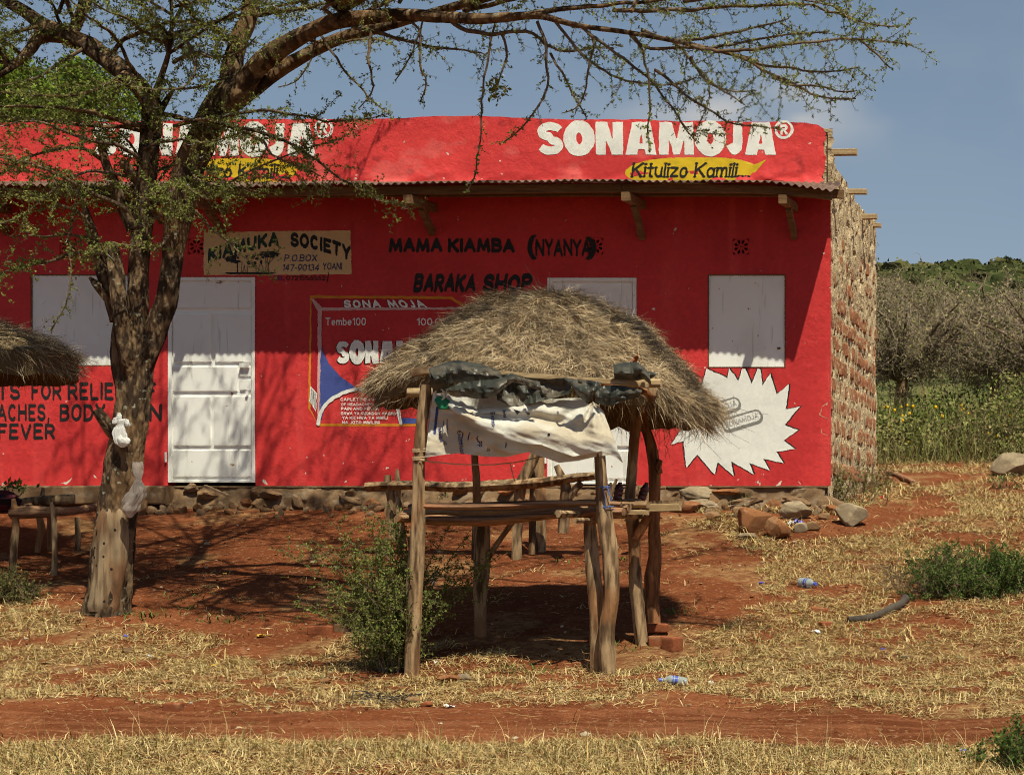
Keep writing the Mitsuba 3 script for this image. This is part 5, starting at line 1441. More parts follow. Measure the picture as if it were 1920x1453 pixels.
post(ST + '__table_bearer', [(745, 972, YF - .1, 7), (800, 972, YF + .4, 7), (900, 974, YF + 1.3, 7)], seed=28, m='mat_post_dark', sides=10)
put(ST + '__table_board', board(W(1182, 955, YB - .28), W(1275, 951, YB - .28), .10, .055, .004, 29, 6), 'mat_plank_pale')
put(ST + '__table_board', board(W(1166, 960, YB - .42), W(1214, 961, YB - .42), .12, .035, .004, 30, 6), 'mat_plank_pale')
put(ST + '__table_board', board(W(1200, 949, YB - .1), W(1280, 942, YB - .1), .09, .05, .004, 31, 6), 'mat_plank')
post(ST + '__post_stub', [(735, 1015, YF + .55, 8), (732, 975, YF + .55, 8), (727, 950, YF + .55, 6.5), (726, 942, YF + .55, 3.5)], seed=32, m='mat_post', sides=10)
post(ST + '__post_stub', [(756, 1030, YF + .50, 8), (752, 985, YF + .50, 7.5), (748, 945, YF + .50, 6.5), (746, 931, YF + .50, 2.5)], seed=33, m='mat_post', sides=10)

# roof beams on the front and the rest of the frame under the thatch
put(ST + '__roof_beam', board(W(905, 698, YF - .03), W(1216, 722, YF - .03), .06, .034, .003, 41, 8), 'mat_plank_pale')
post(ST + '__roof_pole', [(765, 737, YF + .10, 8), (800, 737, YF + .10, 8.5), (950, 728, YF + .10, 8), (1100, 722, YF + .10, 8), (1240, 719, YF + .10, 8.5)], seed=42, m='mat_plank_pale', sides=10)
put(ST + '__roof_beam', board(W(774, 698, YF + .16), W(840, 692, YF + .16), .07, .05, .003, 43, 5), 'mat_plank')
post(ST + '__roof_pole', [(1128, 720, YF + .05, 6), (1170, 727, YF + .12, 7), (1215, 738, YF + .2, 7), (1222, 752, YF + .25, 5)], seed=44, m='mat_post_red', sides=10)
post(ST + '__roof_pole', [(800, 742, YF, 9), (830, 748, YF + .6, 8), (880, 756, YF + 1.5, 8)], seed=45, m='mat_post_dark', sides=8)
post(ST + '__roof_pole', [(1222, 735, YF + .3, 9), (1230, 742, YF + 1.0, 8), (1240, 752, YF + 1.8, 8)], seed=46, m='mat_post_dark', sides=8)
post(ST + '__rear_post', [(893, 1050, YF + 2.0, 8), (894, 940, YF + 2.0, 7.5), (893, 900, YF + 2.0, 7), (890, 860, YF + 2.0, 6.5), (888, 760, YF + 2.0, 6.5)], seed=47, m='mat_post_dark', sides=10)

# thatch: a dome with its own relief, covered by thousands of straws
YC = YF + 1.25
def px_m(v): return v / FPX * YC
APEX = W(1050, 560, YC)
def thatch(phi, rr):
    """surface of the thatch: phi = direction seen from above, rr = 0 (top) .. 1 (rim)"""
    c, s = np.cos(phi), np.sin(phi)
    R = np.where(c > 0, px_m(280), px_m(334)) * np.abs(c) ** 2 + (1 - c ** 2) * np.where(s < 0, 1.12, 1.25)
    H = np.where(c > 0, px_m(206), px_m(172)) * np.abs(c) ** 2 + (1 - c ** 2) * np.where(s < 0, px_m(158), px_m(200))
    e = np.where(c > 0, 1.62, 1.95)
    p = np.stack([APEX[0] + R * rr * c, YC + R * rr * s, APEX[2] - H * rr ** e], -1)
    return p


ph, rr = np.meshgrid(np.linspace(0, 2 * np.pi, 97), np.linspace(0, 1, 40), indexing='ij')
Pt = thatch(ph, rr)
lump = (meshkit.fbm(Pt * 5.0, 4, 81) - .5) * .24 * np.clip(rr * 3, 0, 1)
Pt[..., 2] += lump
under = Pt[:, ::-1].copy(); under[..., 2] -= .11 * np.clip(rr[:, ::-1] * 1.5, .2, 1) + .02
full = np.concatenate([Pt, under], 1)
m = full.shape[1]
i, j = np.meshgrid(np.arange(96), np.arange(m - 1), indexing='ij'); i, j = i.ravel(), j.ravel()
tb_ = MB().add((full.reshape(-1, 3), np.stack([i * m + j, i * m + j + 1, (i + 1) * m + j + 1, (i + 1) * m + j], 1)), (.13, .092, .048))
TH = put(ST + '__thatch', tb_, 'mat_vertex', smooth=False)
STRAW = np.array([[.56, .41, .245], [.43, .30, .175], [.69, .54, .355], [.25, .17, .10], [.48, .375, .25], [.15, .103, .062]])


def straw_mesh(P, D, N, L_, w, r, sag=.12):
    """bent straws: three cross sections, lying along D on a surface with normal N"""
    S = unit(np.cross(D, N + r.normal(0, .5, N.shape)))
    mid = P + D * (L_ * .5)[:, None] + N * (L_ * .05)[:, None]
    D2 = unit(D + r.normal(0, .16, D.shape) + np.array([0, 0, -sag]))
    end = mid + D2 * (L_ * .5)[:, None]
    h = (w / 2)[:, None]
    v = np.stack([P - S * h, P + S * h, mid - S * h, mid + S * h, end], 1).reshape(-1, 3)
    k = np.arange(len(P))[:, None] * 5
    c = STRAW[r.integers(0, len(STRAW), len(P))] * r.uniform(.7, 1.2, (len(P), 1))
    return (v, np.vstack([k + np.array([0, 1, 3]), k + np.array([0, 3, 2]), k + np.array([2, 3, 4])])), np.repeat(c, 5, 0)


def thatch_straw(surface, n, r, Lr=(.10, .30), scat=.55, rmax=1.0, lumpf=None, lift=.012):
    ph = r.uniform(0, 2 * np.pi, n); q = np.sqrt(r.random(n)) * rmax
    e = 1e-3
    P = surface(ph, q); du = unit(surface(ph, q + e) - surface(ph, q - e)); dv = unit(surface(ph + e, q) - surface(ph - e, q))
    N = unit(np.cross(du, dv)); N = N * np.sign(N[:, 2:3] + 1e-9)
    P[:, 2] += lumpf(P, q) if lumpf else 0
    # tufts share a direction, so that the thatch reads as handfuls of grass
    g = meshkit.fbm(P * 3.4, 2, 83) - .5
    a = r.normal(0, scat, n) + g * 3.2
    D = unit(du * np.cos(a)[:, None] + dv * np.sin(a)[:, None] + N * r.normal(.10, .24, n)[:, None])
    P = P + N * r.uniform(-.01, lift * 2.5, n)[:, None]
    return straw_mesh(P, D, N, r.uniform(*Lr, n), r.uniform(.0020, .0044, n), r)


r = rng(211)
sm_ = MB()
vf, c = thatch_straw(thatch, 84000, r, Lr=(.08, .24), scat=.85, lift=.018, lumpf=lambda P, q: (meshkit.fbm(P * 5.0, 4, 81) - .5) * .24 * np.clip(q * 3, 0, 1)); sm_.add(vf, c)
# ragged fringe hanging over the rim, longest at the right
n_ = 7500
ph_ = r.uniform(0, 2 * np.pi, n_); q_ = r.uniform(.86, 1.02, n_)
P = thatch(ph_, q_); out = unit(np.stack([np.cos(ph_), np.sin(ph_), ph_ * 0], 1))
wr = np.exp(-((np.mod(ph_ + .35 + np.pi, 2 * np.pi) - np.pi) / .45) ** 2)
dn = r.uniform(.2, 1.3, n_) + wr * .5
D = unit(out + np.array([0, 0, -1.0]) * dn[:, None] + r.normal(0, .42, (n_, 3)))
front = (np.sin(ph_) < -.45)
L_ = r.uniform(.06, .24, n_) * np.where(front, .55, 1) + wr * r.uniform(0, .16, n_)
P[:, 2] -= wr * r.uniform(0, .13, n_)
vf, c = straw_mesh(P, D, unit(out + np.array([0, 0, .7])), L_, r.uniform(.002, .0045, n_), r, .3); sm_.add(vf, c)
# matted ends seen from below, under the rim
n_ = 7000; ph_ = r.uniform(0, 2 * np.pi, n_); q_ = r.uniform(.66, 1.0, n_); P = thatch(ph_, q_); P[:, 2] -= .13 * np.clip(q_ * 1.5, .2, 1) + .01
out = unit(np.stack([np.cos(ph_), np.sin(ph_), ph_ * 0], 1))
D = unit(out * r.uniform(.3, 1, (n_, 1)) + r.normal(0, .45, (n_, 3)) + np.array([0, 0, -.55]))
vf, c = straw_mesh(P, D, unit(out * .3 + np.array([0, 0, -1.0])), r.uniform(.06, .20, n_), r.uniform(.002, .0045, n_), r, .2); sm_.add(vf, c)
# stray straws that stand off the dome
n_ = 420
ph_ = r.uniform(0, 2 * np.pi, n_); q_ = np.sqrt(r.random(n_)); P = thatch(ph_, q_)
D = unit(r.normal(0, 1, (n_, 3)) + np.array([0, 0, .9]) + np.stack([np.cos(ph_), np.sin(ph_), ph_ * 0], 1) * .5)
vf, c = straw_mesh(P, D, unit(r.normal(0, 1, (n_, 3))), r.uniform(.05, .16, n_), np.full(n_, .0022), r); sm_.add(vf, c)
for x_, y_, x2, y2 in ((1020, 552, 984, 496), (1018, 552, 1008, 520), (1012, 551, 1002, 522), (1030, 548, 1030, 510), (915, 572, 900, 553), (944, 568, 925, 556)):
    a, b = W(x_, y_, YC), W(x2, y2, YC)
    sm_.add(sticks(np.array([a]), np.array([b]), .0022, .0012), (.36, .25, .15))
put(TH + '__straw', sm_, 'mat_vertex', kind='stuff')
# dry seed heads and thin stems dangling from the right corner
r = rng(213); A, Bp = [], []
for k in range(60):
    p = W(r.uniform(1235, 1385), r.uniform(740, 800), YC + r.uniform(-.4, .3)); d = unit(np.array([r.normal(0, .5), r.normal(0, .3), -1.0]))
    for _ in range(4):
        d = unit(d + r.normal(0, .35, 3)); q2 = p + d * r.uniform(.04, .11); A.append(p); Bp.append(q2); p = q2
put(TH + '__dangling_stem', sticks(np.array(A), np.array(Bp), .0018, .0012), 'mat_twig', kind='stuff')


# ------------------------------------------------------------------ sacking and plastic hung along the front of the stall
def between(top, bot, nu, nv):
    """grid of photo points between two polylines that both run from left to right"""
    a, b = np.array(top, float), np.array(bot, float)
    def res(p):
        d = np.r_[0, np.cumsum(np.linalg.norm(np.diff(p, axis=0), axis=1))]; t = np.linspace(0, d[-1], nu)
        return np.stack([np.interp(t, d, p[:, 0]), np.interp(t, d, p[:, 1])], 1)
    A, B_ = res(a), res(b)
    t = np.linspace(0, 1, nv)[None, :, None]
    return A[:, None] * (1 - t) + B_[:, None] * t


def ridge(G, line, amp, width, back=None):
    """depth change: a fold along a polyline in photo pixels, steep below and gentle above"""
    a = np.array(line, float)
    y = np.interp(G[..., 0], a[:, 0], a[:, 1])
    on = np.clip((G[..., 0] - a[0, 0]) / 25, 0, 1) * np.clip((a[-1, 0] - G[..., 0]) / 25, 0, 1)
    d = G[..., 1] - y
    return amp * on * np.where(d < 0, np.exp(-(d / width) ** 2), np.exp(-(d / (back or width * .35)) ** 2))


def cloth_at(G, depth):
    Y = YF - .02 - depth
    return np.stack([(G[..., 0] - CX) / FPX * Y, Y, EZ + (CY - G[..., 1]) / FPX * Y], -1)


def sheet_faces(nu, nv, keep=None):
    i, j = np.meshgrid(np.arange(nu - 1), np.arange(nv - 1), indexing='ij'); i, j = i.ravel(), j.ravel()
    q = np.stack([i * nv + j, i * nv + j + 1, (i + 1) * nv + j + 1, (i + 1) * nv + j], 1)
    return q if keep is None else q[keep.ravel()]


nu, nv = 200, 80
G = between([(812, 737), (835, 745), (862, 758), (890, 770), (915, 766), (938, 764), (975, 758), (1010, 757), (1050, 762), (1075, 768), (1098, 762), (1112, 754), (1122, 760), (1132, 772)],
            [(797, 858), (830, 853), (862, 850), (905, 856), (950, 857), (990, 848), (1018, 857), (1048, 868), (1085, 864), (1120, 856), (1145, 853), (1168, 868)], nu, nv)
Gn = np.stack([G[..., 0] * .02, G[..., 1] * .03, G[..., 0] * 0], -1)


def sack_depth(G):
    Gn = np.stack([G[..., 0] * .02, G[..., 1] * .03, G[..., 0] * 0], -1)
    d = .02 + (meshkit.fbm(Gn * 1.2, 3, 91) - .5) * .06
    d = d + ridge(G, [(830, 790), (880, 812), (940, 845), (1000, 850)], .03, 14, 6)
    d = d + .05 * np.clip((G[..., 1] - 800) / 50, 0, 1) * np.clip((845 - G[..., 0]) / 40, 0, 1)
    return d


FT = [(826, 738), (842, 747), (868, 758), (893, 769), (918, 766), (940, 765), (975, 758), (1010, 757), (1045, 763), (1070, 770), (1096, 764), (1112, 754), (1121, 760), (1131, 772)]
FB = [(828, 748), (850, 772), (880, 790), (915, 808), (950, 824), (985, 832), (1015, 834), (1045, 846), (1075, 856), (1105, 851), (1128, 846), (1148, 851), (1168, 867)]


def front_depth(G, t):
    Gn = np.stack([G[..., 0] * .02, G[..., 1] * .03, G[..., 0] * 0 + 5], -1)
    x = G[..., 0]
    d = .04 + .19 * np.sin(np.clip(t, 0, 1) * np.pi * .60) * np.clip((x - 822) / 60, 0, 1)
    q = np.stack([x * .012 + G[..., 1] * .004, G[..., 1] * .040 - x * .012, x * 0 + 5], -1)
    d = d + (meshkit.fbm(q, 3, 95) - .5) * .085
    d = d - .10 * np.exp(-((t - .34) / .13) ** 2) * np.clip((x - 850) / 60, 0, 1) * np.clip((1085 - x) / 60, 0, 1)      # a valley between two folds
    r_ = np.hypot(x - 1113, (G[..., 1] - 752) * 1.1)
    d = d + .030 * np.sin(np.arctan2(G[..., 1] - 752, x - 1113) * 9) * np.exp(-((r_ - 45) / 50) ** 2) * np.clip((x - 1020) / 40, 0, 1)      # gathers below the tied corner
    return d


put('white_sack_sheet', (cloth_at(G, sack_depth(G)).reshape(-1, 3), sheet_faces(nu, nv)), 'mat_sack', smooth=True, label='torn white woven sacks hung across the front of the stall', cat='sheet')
Gf = between(FT, FB, 200, 44)
put('white_sack_sheet__front_fold', (cloth_at(Gf, front_depth(Gf, np.linspace(0, 1, 44)[None, :])).reshape(-1, 3), sheet_faces(200, 44)), 'mat_sack', smooth=True)
# an older layer of sacking behind it, in the shade
G2 = between([(808, 738), (880, 738), (960, 742), (1040, 748), (1100, 745)], [(797, 852), (870, 846), (960, 846), (1050, 842), (1120, 838)], 60, 30)
d2 = -.10 + (meshkit.fbm(np.stack([G2[..., 0] * .03, G2[..., 1] * .03, G2[..., 0] * 0 + 3], -1), 3, 93) - .5) * .06
put('white_sack_sheet__rear_layer', (cloth_at(G2, d2).reshape(-1, 3), sheet_faces(60, 30)), 'mat_sack', smooth=True)


def front_at(v):
    a, b = np.array(FT, float), np.array(FB, float)
    y0, y1 = np.interp(v[:, 0], a[:, 0], a[:, 1]), np.interp(v[:, 0], b[:, 0], b[:, 1])
    return front_depth(v, np.clip((v[:, 1] - y0) / np.maximum(y1 - y0, 1), 0, 1))


def print_on_sack(words, x0, y0, x1, y1, m, angle=0, origin=None, off=.004, geos=None, depth=None, **kw):
    g = geos or brush(words, x0, y0, x1, y1, **kw)
    if angle: g = [affinity.rotate(q, angle, origin=origin) for q in g]
    v, f = flat(unary_union(g).simplify(.05))
    v, f = trimesh.remesh.subdivide_to_size(np.c_[v, v[:, 0] * 0], f, 5.0, max_iter=8)
    v = np.asarray(v)
    put('white_sack_sheet__print', (cloth_at(v[:, :2], (depth or sack_depth)(v[:, :2]) + off), np.asarray(f)), m)


print_on_sack('ExxonMobil', 842, 826, 886, 834, 'mat_ink', 82, (864, 830), stroke=.17, gap=.12)
print_on_sack('PP', 894, 828, 904, 838, 'mat_ink', 90, (899, 833), stroke=.2, gap=.12)
print_on_sack('Mobil', 812, 812, 838, 819, 'mat_ink', 78, (826, 816), stroke=.17, gap=.12)
print_on_sack('', 0, 0, 0, 0, 'mat_ink', geos=[LineString([(820, 765), (815, 812)]).buffer(2.4)])
for g_ in (Polygon([(962, 767), (976, 772), (970, 778)]), Polygon([(984, 771), (995, 777), (990, 779)])): print_on_sack('', 0, 0, 0, 0, 'mat_ink_dark', geos=[g_], off=.012, depth=front_at)
for g_ in (Polygon([(834, 828), (838, 833), (832, 834)]).exterior.buffer(.5), Polygon([(915, 840), (919, 845), (913, 846)]).exterior.buffer(.5)): print_on_sack('', 0, 0, 0, 0, 'mat_ink_dark', geos=[g_])
print_on_sack('Exxon', 912, 782, 938, 790, 'mat_ink', 84, (925, 786), off=.012, depth=front_at, stroke=.18, gap=.12)
print_on_sack('bil', 922, 774, 936, 780, 'mat_ink', 84, (938, 786), off=.012, depth=front_at, stroke=.18, gap=.12)
# scribbled lines of print that can no longer be read
for k_, (x_, y_, h_) in enumerate(((868, 812, 22), (881, 812, 14), (896, 818, 12), (832, 790, 24), (839, 786, 26), (948, 830, 9))):
    r = rng(300 + k_); yy_ = np.arange(y_, y_ + h_, 1.2); xx_ = x_ + np.cumsum(r.normal(0, .8, len(yy_))) * .6
    print_on_sack('', 0, 0, 0, 0, 'mat_ink', geos=[LineString(np.c_[xx_, yy_]).buffer(.6 if k_ in (3, 4) else .95)])
put('white_sack_sheet__hole', rock((.009, .003, .009), 5, 1, 0) if False else (rock((.009, .004, .009), 5, 1, 0)[0] + cloth_at(np.array([1029.0, 815.0]), front_at(np.array([[1029.0, 815.0]]))[0] + .004), rock((.009, .004, .009), 5, 1, 0)[1]), 'mat_dark')
put('green_rag', (rot(rock((.06, .02, .045), 7, 2, 6, .25)[0], 0, .3, .2) + cloth_at(np.array([828.0, 756.0]), .07), rock((.06, .02, .045), 7, 2, 6, .25)[1]), 'mat_green_cloth', label='small green scrap knotted at the upper left corner of the white sacking', cat='rag')
kn = cloth_at(np.array([826.0, 741.0]), .05)
th_ = np.linspace(0, 2 * np.pi * 2.2, 50)
put('white_sack_sheet__knot', tube(np.stack([kn[0] + .035 * np.cos(th_), kn[1] - .002 * th_, kn[2] + .045 * np.sin(th_)], 1), .009, 6), 'mat_sack')

# black plastic over the front beam: facets of crumpled film
def crumple(G, seed, amp=.05, f=.045):
    q = np.stack([G[..., 0] * f, G[..., 1] * f, G[..., 0] * 0], -1)
    a = np.abs(meshkit.noise(q, seed) - .5) + np.abs(meshkit.noise(q * 1.9 + 7, seed + 1) - .5) * .6
    return (a - .4) * amp * 2


def plastic(top, bot, seed, d0, bulge, nu=46, nv=13, amp=.060):
    G = between(top, bot, nu, nv)
    t = np.linspace(0, 1, nv)[None, :]
    return cloth_at(G, d0 + bulge * np.sin(np.pi * np.clip(t, 0, 1)) + crumple(G, seed, amp)).reshape(-1, 3), sheet_faces(nu, nv)


BPS = 'black_plastic_sheet'
lab(BPS, 'torn black plastic sheet draped over the front beam of the thatched stall', 'plastic sheet')
put(BPS + '__left_flap', plastic([(804, 692), (830, 681), (858, 676), (900, 682), (935, 694), (948, 712)], [(822, 728), (850, 718), (870, 718), (905, 716), (925, 716), (942, 716)], 401, .06, .16), 'mat_black_plastic', smooth=16)
put(BPS + '__corner', plastic([(803, 690), (815, 692), (832, 704), (838, 722)], [(812, 736), (822, 738), (834, 735), (848, 726)], 405, .10, .05, 20, 12), 'mat_black_plastic', smooth=16)
put(BPS + '__left_skirt', plastic([(835, 730), (870, 716), (905, 713), (945, 708), (958, 701)], [(838, 735), (868, 743), (890, 748), (922, 747), (944, 730)], 407, .20, .05, 34, 10), 'mat_black_plastic', smooth=16)
put(BPS + '__mid_skirt', plastic([(930, 705), (958, 700), (985, 708), (1015, 712), (1055, 709), (1075, 712)], [(932, 750), (960, 762), (985, 760), (1015, 752), (1045, 745), (1068, 738)], 411, .10, -.05, 40, 10), 'mat_black_plastic', smooth=16)
put(BPS + '__peak', plastic([(942, 722), (959, 700), (985, 710), (1012, 716)], [(944, 730), (962, 716), (986, 724), (1016, 734)], 413, .22, .02, 24, 6), 'mat_black_plastic', smooth=16)
put(BPS + '__right_skirt', plastic([(1055, 708), (1085, 712), (1110, 714), (1128, 717)], [(1070, 722), (1086, 744), (1101, 758), (1114, 742)], 417, .24, .05, 28, 11), 'mat_black_plastic', smooth=16)
put(BPS + '__right_fold', plastic([(1118, 726), (1150, 722), (1180, 726), (1205, 730)], [(1116, 756), (1140, 762), (1165, 754), (1200, 744)], 421, .12, .04, 28, 9), 'mat_black_plastic', smooth=16)
put(BPS + '__right_flap', plastic([(1150, 684), (1170, 680), (1195, 679), (1208, 690), (1218, 704)], [(1152, 712), (1172, 713), (1190, 715), (1208, 712), (1222, 724)], 425, .08, .10, 28, 11), 'mat_black_plastic', smooth=16)
put(BPS + '__right_flap', plastic([(1208, 695), (1222, 698), (1231, 700)], [(1212, 712), (1220, 711), (1228, 706)], 431, .02, .05, 12, 8), 'mat_black_plastic', smooth=16)
# dry leaf caught in the plastic, string across the front, blue cord on the post
put('dry_leaf', plastic([(1184, 676), (1191, 668), (1197, 664)], [(1186, 680), (1194, 679), (1197, 674)], 435, .02, .02, 16, 8), 'mat_brick_loose', smooth=True, label='curled brown leaf caught on the thatch above the black plastic', cat='leaf')
def cord(name, pts, rad, m, **kw):
    P = np.array([W(x, y, Y) for x, y, Y in pts]); c = curve(P, step=.015)
    c = c + (meshkit.fbm(np.stack([np.arange(len(c)) * .3] * 3, -1), 2, 5)[:, None] - .5) * .006
    return put(name, tube(c, rad, 5), m, **kw)
S_ = cord('string', [(786, 862, YF - .06), (800, 865, YF - .05), (850, 870, YF), (905, 872, YF + .03), (960, 868, YF + .1), (1010, 858, YF + .2), (1040, 852, YF + .3)], .0045, 'mat_rope', label='frayed string tied across the stall below the white sacking', cat='string')
cord(S_ + '__loose_end', [(956, 869, YF + .1), (960, 885, YF + .1), (966, 905, YF + .1)], .004, 'mat_rope')
for zc in (849, 864):
    c0 = W(787, zc, YF); a = np.linspace(0, 2 * np.pi * 2, 60)
    put(S_ + '__lashing', tube(np.stack([c0[0] + .046 * np.cos(a), c0[1] + .046 * np.sin(a), c0[2] + a * .0022 + .006 * np.sin(a)], 1), .0055, 6), 'mat_rope')
c0 = W(1131, 916, YF); a = np.linspace(0, 2 * np.pi * 1.6, 50)
C_ = put('blue_cord', tube(np.stack([c0[0] + .045 * np.cos(a), c0[1] + .045 * np.sin(a), c0[2] + a * .002], 1), .0042, 6), 'mat_blue_cord', label='blue cord tied round the front right post above the table', cat='cord')
c0 = W(1137, 956, YF); 
put(C_ + '__lower_turn', tube(np.stack([c0[0] + .052 * np.cos(a), c0[1] + .052 * np.sin(a), c0[2] + a * .004], 1), .0042, 6), 'mat_blue_cord')
cord(C_ + '__loose_end', [(1130, 914, YF - .05), (1133, 930, YF - .055), (1135, 956, YF - .055)], .004, 'mat_blue_cord')
cord(C_ + '__loose_end', [(1138, 913, YF - .05), (1142, 925, YF - .05), (1147, 940, YF - .04)], .004, 'mat_blue_cord')
c0 = W(1185, 978, YB); put('tin_band', tube(np.stack([c0[0] + .05 * np.cos(a), c0[1] + .05 * np.sin(a), c0[2] + a * .003], 1), .005, 6), 'mat_zinc', label='bright wire band round the rear right post under the table', cat='wire')

# ------------------------------------------------------------------ the pole bench behind the stall
BN = 'pole_bench'
lab(BN, 'shaded weathered pole bench on forked posts between the stall and the shop', 'bench')
YN = 19.35
plank(BN + '__rail', [(690, 913, YN, 9), (760, 910, YN, 9), (850, 914, YN, 10), (950, 910, YN, 10), (1020, 905, YN, 10), (1070, 897, YN, 9), (1118, 892, YN, 7.5)], 2.4, 'mat_post_dark', 61)
for k_, rows in enumerate(([(737, 1010, YN, 8), (735, 960, YN, 7), (731, 920, YN, 8), (727, 900, YN, 7), (727, 891, YN, 6)], [(742, 965, YN, 5), (746, 920, YN, 5), (745, 895, YN, 4), (745, 880, YN, 2.5)],
                           [(968, 1052, YN, 9), (972, 960, YN, 9), (975, 915, YN, 10), (990, 880, YN, 10), (1003, 855, YN, 9), (1010, 830, YN, 8)], [(997, 1040, YN + .2, 7), (999, 960, YN + .2, 6.5), (1002, 880, YN + .2, 6.5), (1004, 840, YN + .2, 6)],
                           [(1012, 1035, YN + .4, 11), (1012, 950, YN + .4, 11), (1011, 900, YN + .4, 9), (1011, 850, YN + .4, 8)], [(1056, 1000, YN, 10), (1060, 950, YN, 10), (1062, 915, YN, 10), (1052, 890, YN, 7), (1044, 873, YN, 5)],
                           [(1066, 935, YN - .02, 6), (1080, 915, YN - .02, 6), (1090, 905, YN - .02, 6)])):
    post(BN + '__post', rows, m='mat_post_dark', seed=70 + k_, sides=10)
post(BN + '__cross_stick', [(1108, 925, YN + .3, 3.5), (1180, 923, YN + .3, 3), (1248, 914, YN + .3, 3.5)], m='mat_post_dark', seed=79, sides=7)
post(BN + '__peg', [(1143, 935, YN, 5), (1150, 915, YN, 4), (1157, 898, YN, 2.5)], m='mat_post_dark', seed=80, sides=7)
post(BN + '__peg', [(1145, 925, YN, 3), (1145, 905, YN, 2.4)], m='mat_post_dark', seed=81, sides=7)
post(BN + '__peg', [(1190, 950, YN, 7), (1190, 928, YN, 5), (1200, 918, YN, 5), (1200, 910, YN, 3)], m='mat_post_dark', seed=82, sides=7)


def ribbed_bottle(x0, y0, x1, y1, Y, rpx, n_rib, label):
    a, b = W(x0, y0, Y), W(x1, y1, Y)
    t = np.linspace(0, 1, 60)
    prof = np.interp(t, [0, .04, .74, .86, .92, 1.0], [.82, 1, 1, .62, .45, .42]) * (1 + .07 * np.sin(t * 2 * np.pi * n_rib) * (t < .75))
    P = a + (b - a) * t[:, None]
    return put('ribbed_bottle', tube(P, prof * rpx / FPX * Y, 16), 'mat_rib_bottle', smooth=50, label=label, cat='bottle')


ribbed_bottle(1156, 944, 1163, 904, YB - .1, 8, 5, 'dark red ribbed bottle on the stall table left of the tall rear post')
ribbed_bottle(1198, 950, 1213, 905, YB + .05, 8, 6, 'dark red ribbed bottle leaning on the stall table beside the crooked reddish post')

# ------------------------------------------------------------------ the second stall, cut by the left edge of the picture
S2 = 'thatched_stall'
lab(S2, 'shaded thatched stall with a log table, half outside the left edge', 'market stall')
Y2 = 19.0
C2 = W(-150, 610, Y2)
def thatch2(phi, rr):
    c, s = np.cos(phi), np.sin(phi)
    R = 272 / FPX * Y2 * np.where(np.abs(c) > 0, 1, 1)
    return np.stack([C2[0] + R * rr * c, Y2 + .92 * R * rr * s, C2[2] + .06 - .30 * rr ** 2.6 - .02 * rr], -1)


ph, rr = np.meshgrid(np.linspace(0, 2 * np.pi, 73), np.linspace(0, 1, 24), indexing='ij')
Pt = thatch2(ph, rr); Pt[..., 2] += (meshkit.fbm(Pt * 4.0, 3, 85) - .5) * .10
under = Pt[:, ::-1].copy(); under[..., 2] -= .21 * np.clip(rr[:, ::-1] ** .5, .5, 1)
full = np.concatenate([Pt, under], 1); m = full.shape[1]
i, j = np.meshgrid(np.arange(72), np.arange(m - 1), indexing='ij'); i, j = i.ravel(), j.ravel()
TH2 = put(S2 + '__thatch', MB().add((full.reshape(-1, 3), np.stack([i * m + j, i * m + j + 1, (i + 1) * m + j + 1, (i + 1) * m + j], 1)), (.13, .092, .048)), 'mat_vertex')
r = rng(221); s2 = MB()
vf, c = thatch_straw(thatch2, 9000, r, lumpf=lambda P, q: (meshkit.fbm(P * 4.0, 3, 85) - .5) * .10); s2.add(vf, c)
n_ = 9000; ph_ = r.uniform(0, 2 * np.pi, n_); P = thatch2(ph_, r.uniform(.84, 1.0, n_)); P[:, 2] -= r.uniform(0, .17, n_)
out = np.stack([np.cos(ph_), np.sin(ph_), ph_ * 0], 1)
D = unit(out * r.uniform(.1, .9, (n_, 1)) + np.array([0, 0, -.6]) + r.normal(0, .45, (n_, 3)))
vf, c = straw_mesh(P, D, unit(out + np.array([0, 0, .3])), r.uniform(.06, .22, n_), r.uniform(.002, .0045, n_), r, .3); s2.add(vf, c)
put(TH2 + '__straw', s2, 'mat_vertex', kind='stuff')
g = lambda x, y: float(px(x, y)[1])
YQ = g(100, 1078)
post(S2 + '__table_log', [(20, 962, YQ, 10), (60, 961, YQ, 11), (100, 960, YQ + .05, 10), (140, 957, YQ + .5, 8.5), (200, 946, YQ + 1.0, 8)], seed=91, m='mat_log', sides=12)
post(S2 + '__table_log', [(-60, 966, YQ + .2, 9), (20, 945, YQ + .75, 8), (90, 938, YQ + .8, 9), (140, 936, YQ + .85, 9)], seed=92, m='mat_post_dark', sides=10)
post(S2 + '__table_log', [(-80, 958, YQ + .4, 8), (0, 955, YQ + .4, 8), (60, 952, YQ + .4, 7)], seed=93, m='mat_log', sides=10)
post(S2 + '__leg', [(24, 1095, YQ, 6.5), (24, 1075, YQ, 6.5), (25, 1030, YQ, 6.5), (29, 985, YQ, 6), (27, 960, YQ, 6), (25, 935, YQ, 3)], seed=94, m='mat_post', sides=10)
post(S2 + '__leg', [(102, 1092, YQ, 6), (102, 1072, YQ, 5.5), (103, 1030, YQ, 5), (102, 985, YQ, 5), (99, 955, YQ, 4.5), (96, 942, YQ, 3)], seed=95, m='mat_post', sides=10)
yq = g(146, 1032); post(S2 + '__leg', [(146, 1045, yq, 5), (146, 1020, yq, 5), (145, 970, yq, 5)], seed=96, m='mat_post_dark', sides=8)
yq = g(72, 1036); post(S2 + '__leg', [(70, 1050, yq, 6), (71, 1030, yq, 6), (78, 990, yq, 7), (73, 960, yq, 5.5), (80, 925, yq, 4), (82, 915, yq, 3)], seed=97, m='mat_post', sides=8)
yq = g(94, 1030); post(S2 + '__leg', [(94, 1040, yq, 5), (94, 1000, yq, 5), (94, 960, yq, 5)], seed=98, m='mat_post_dark', sides=8)
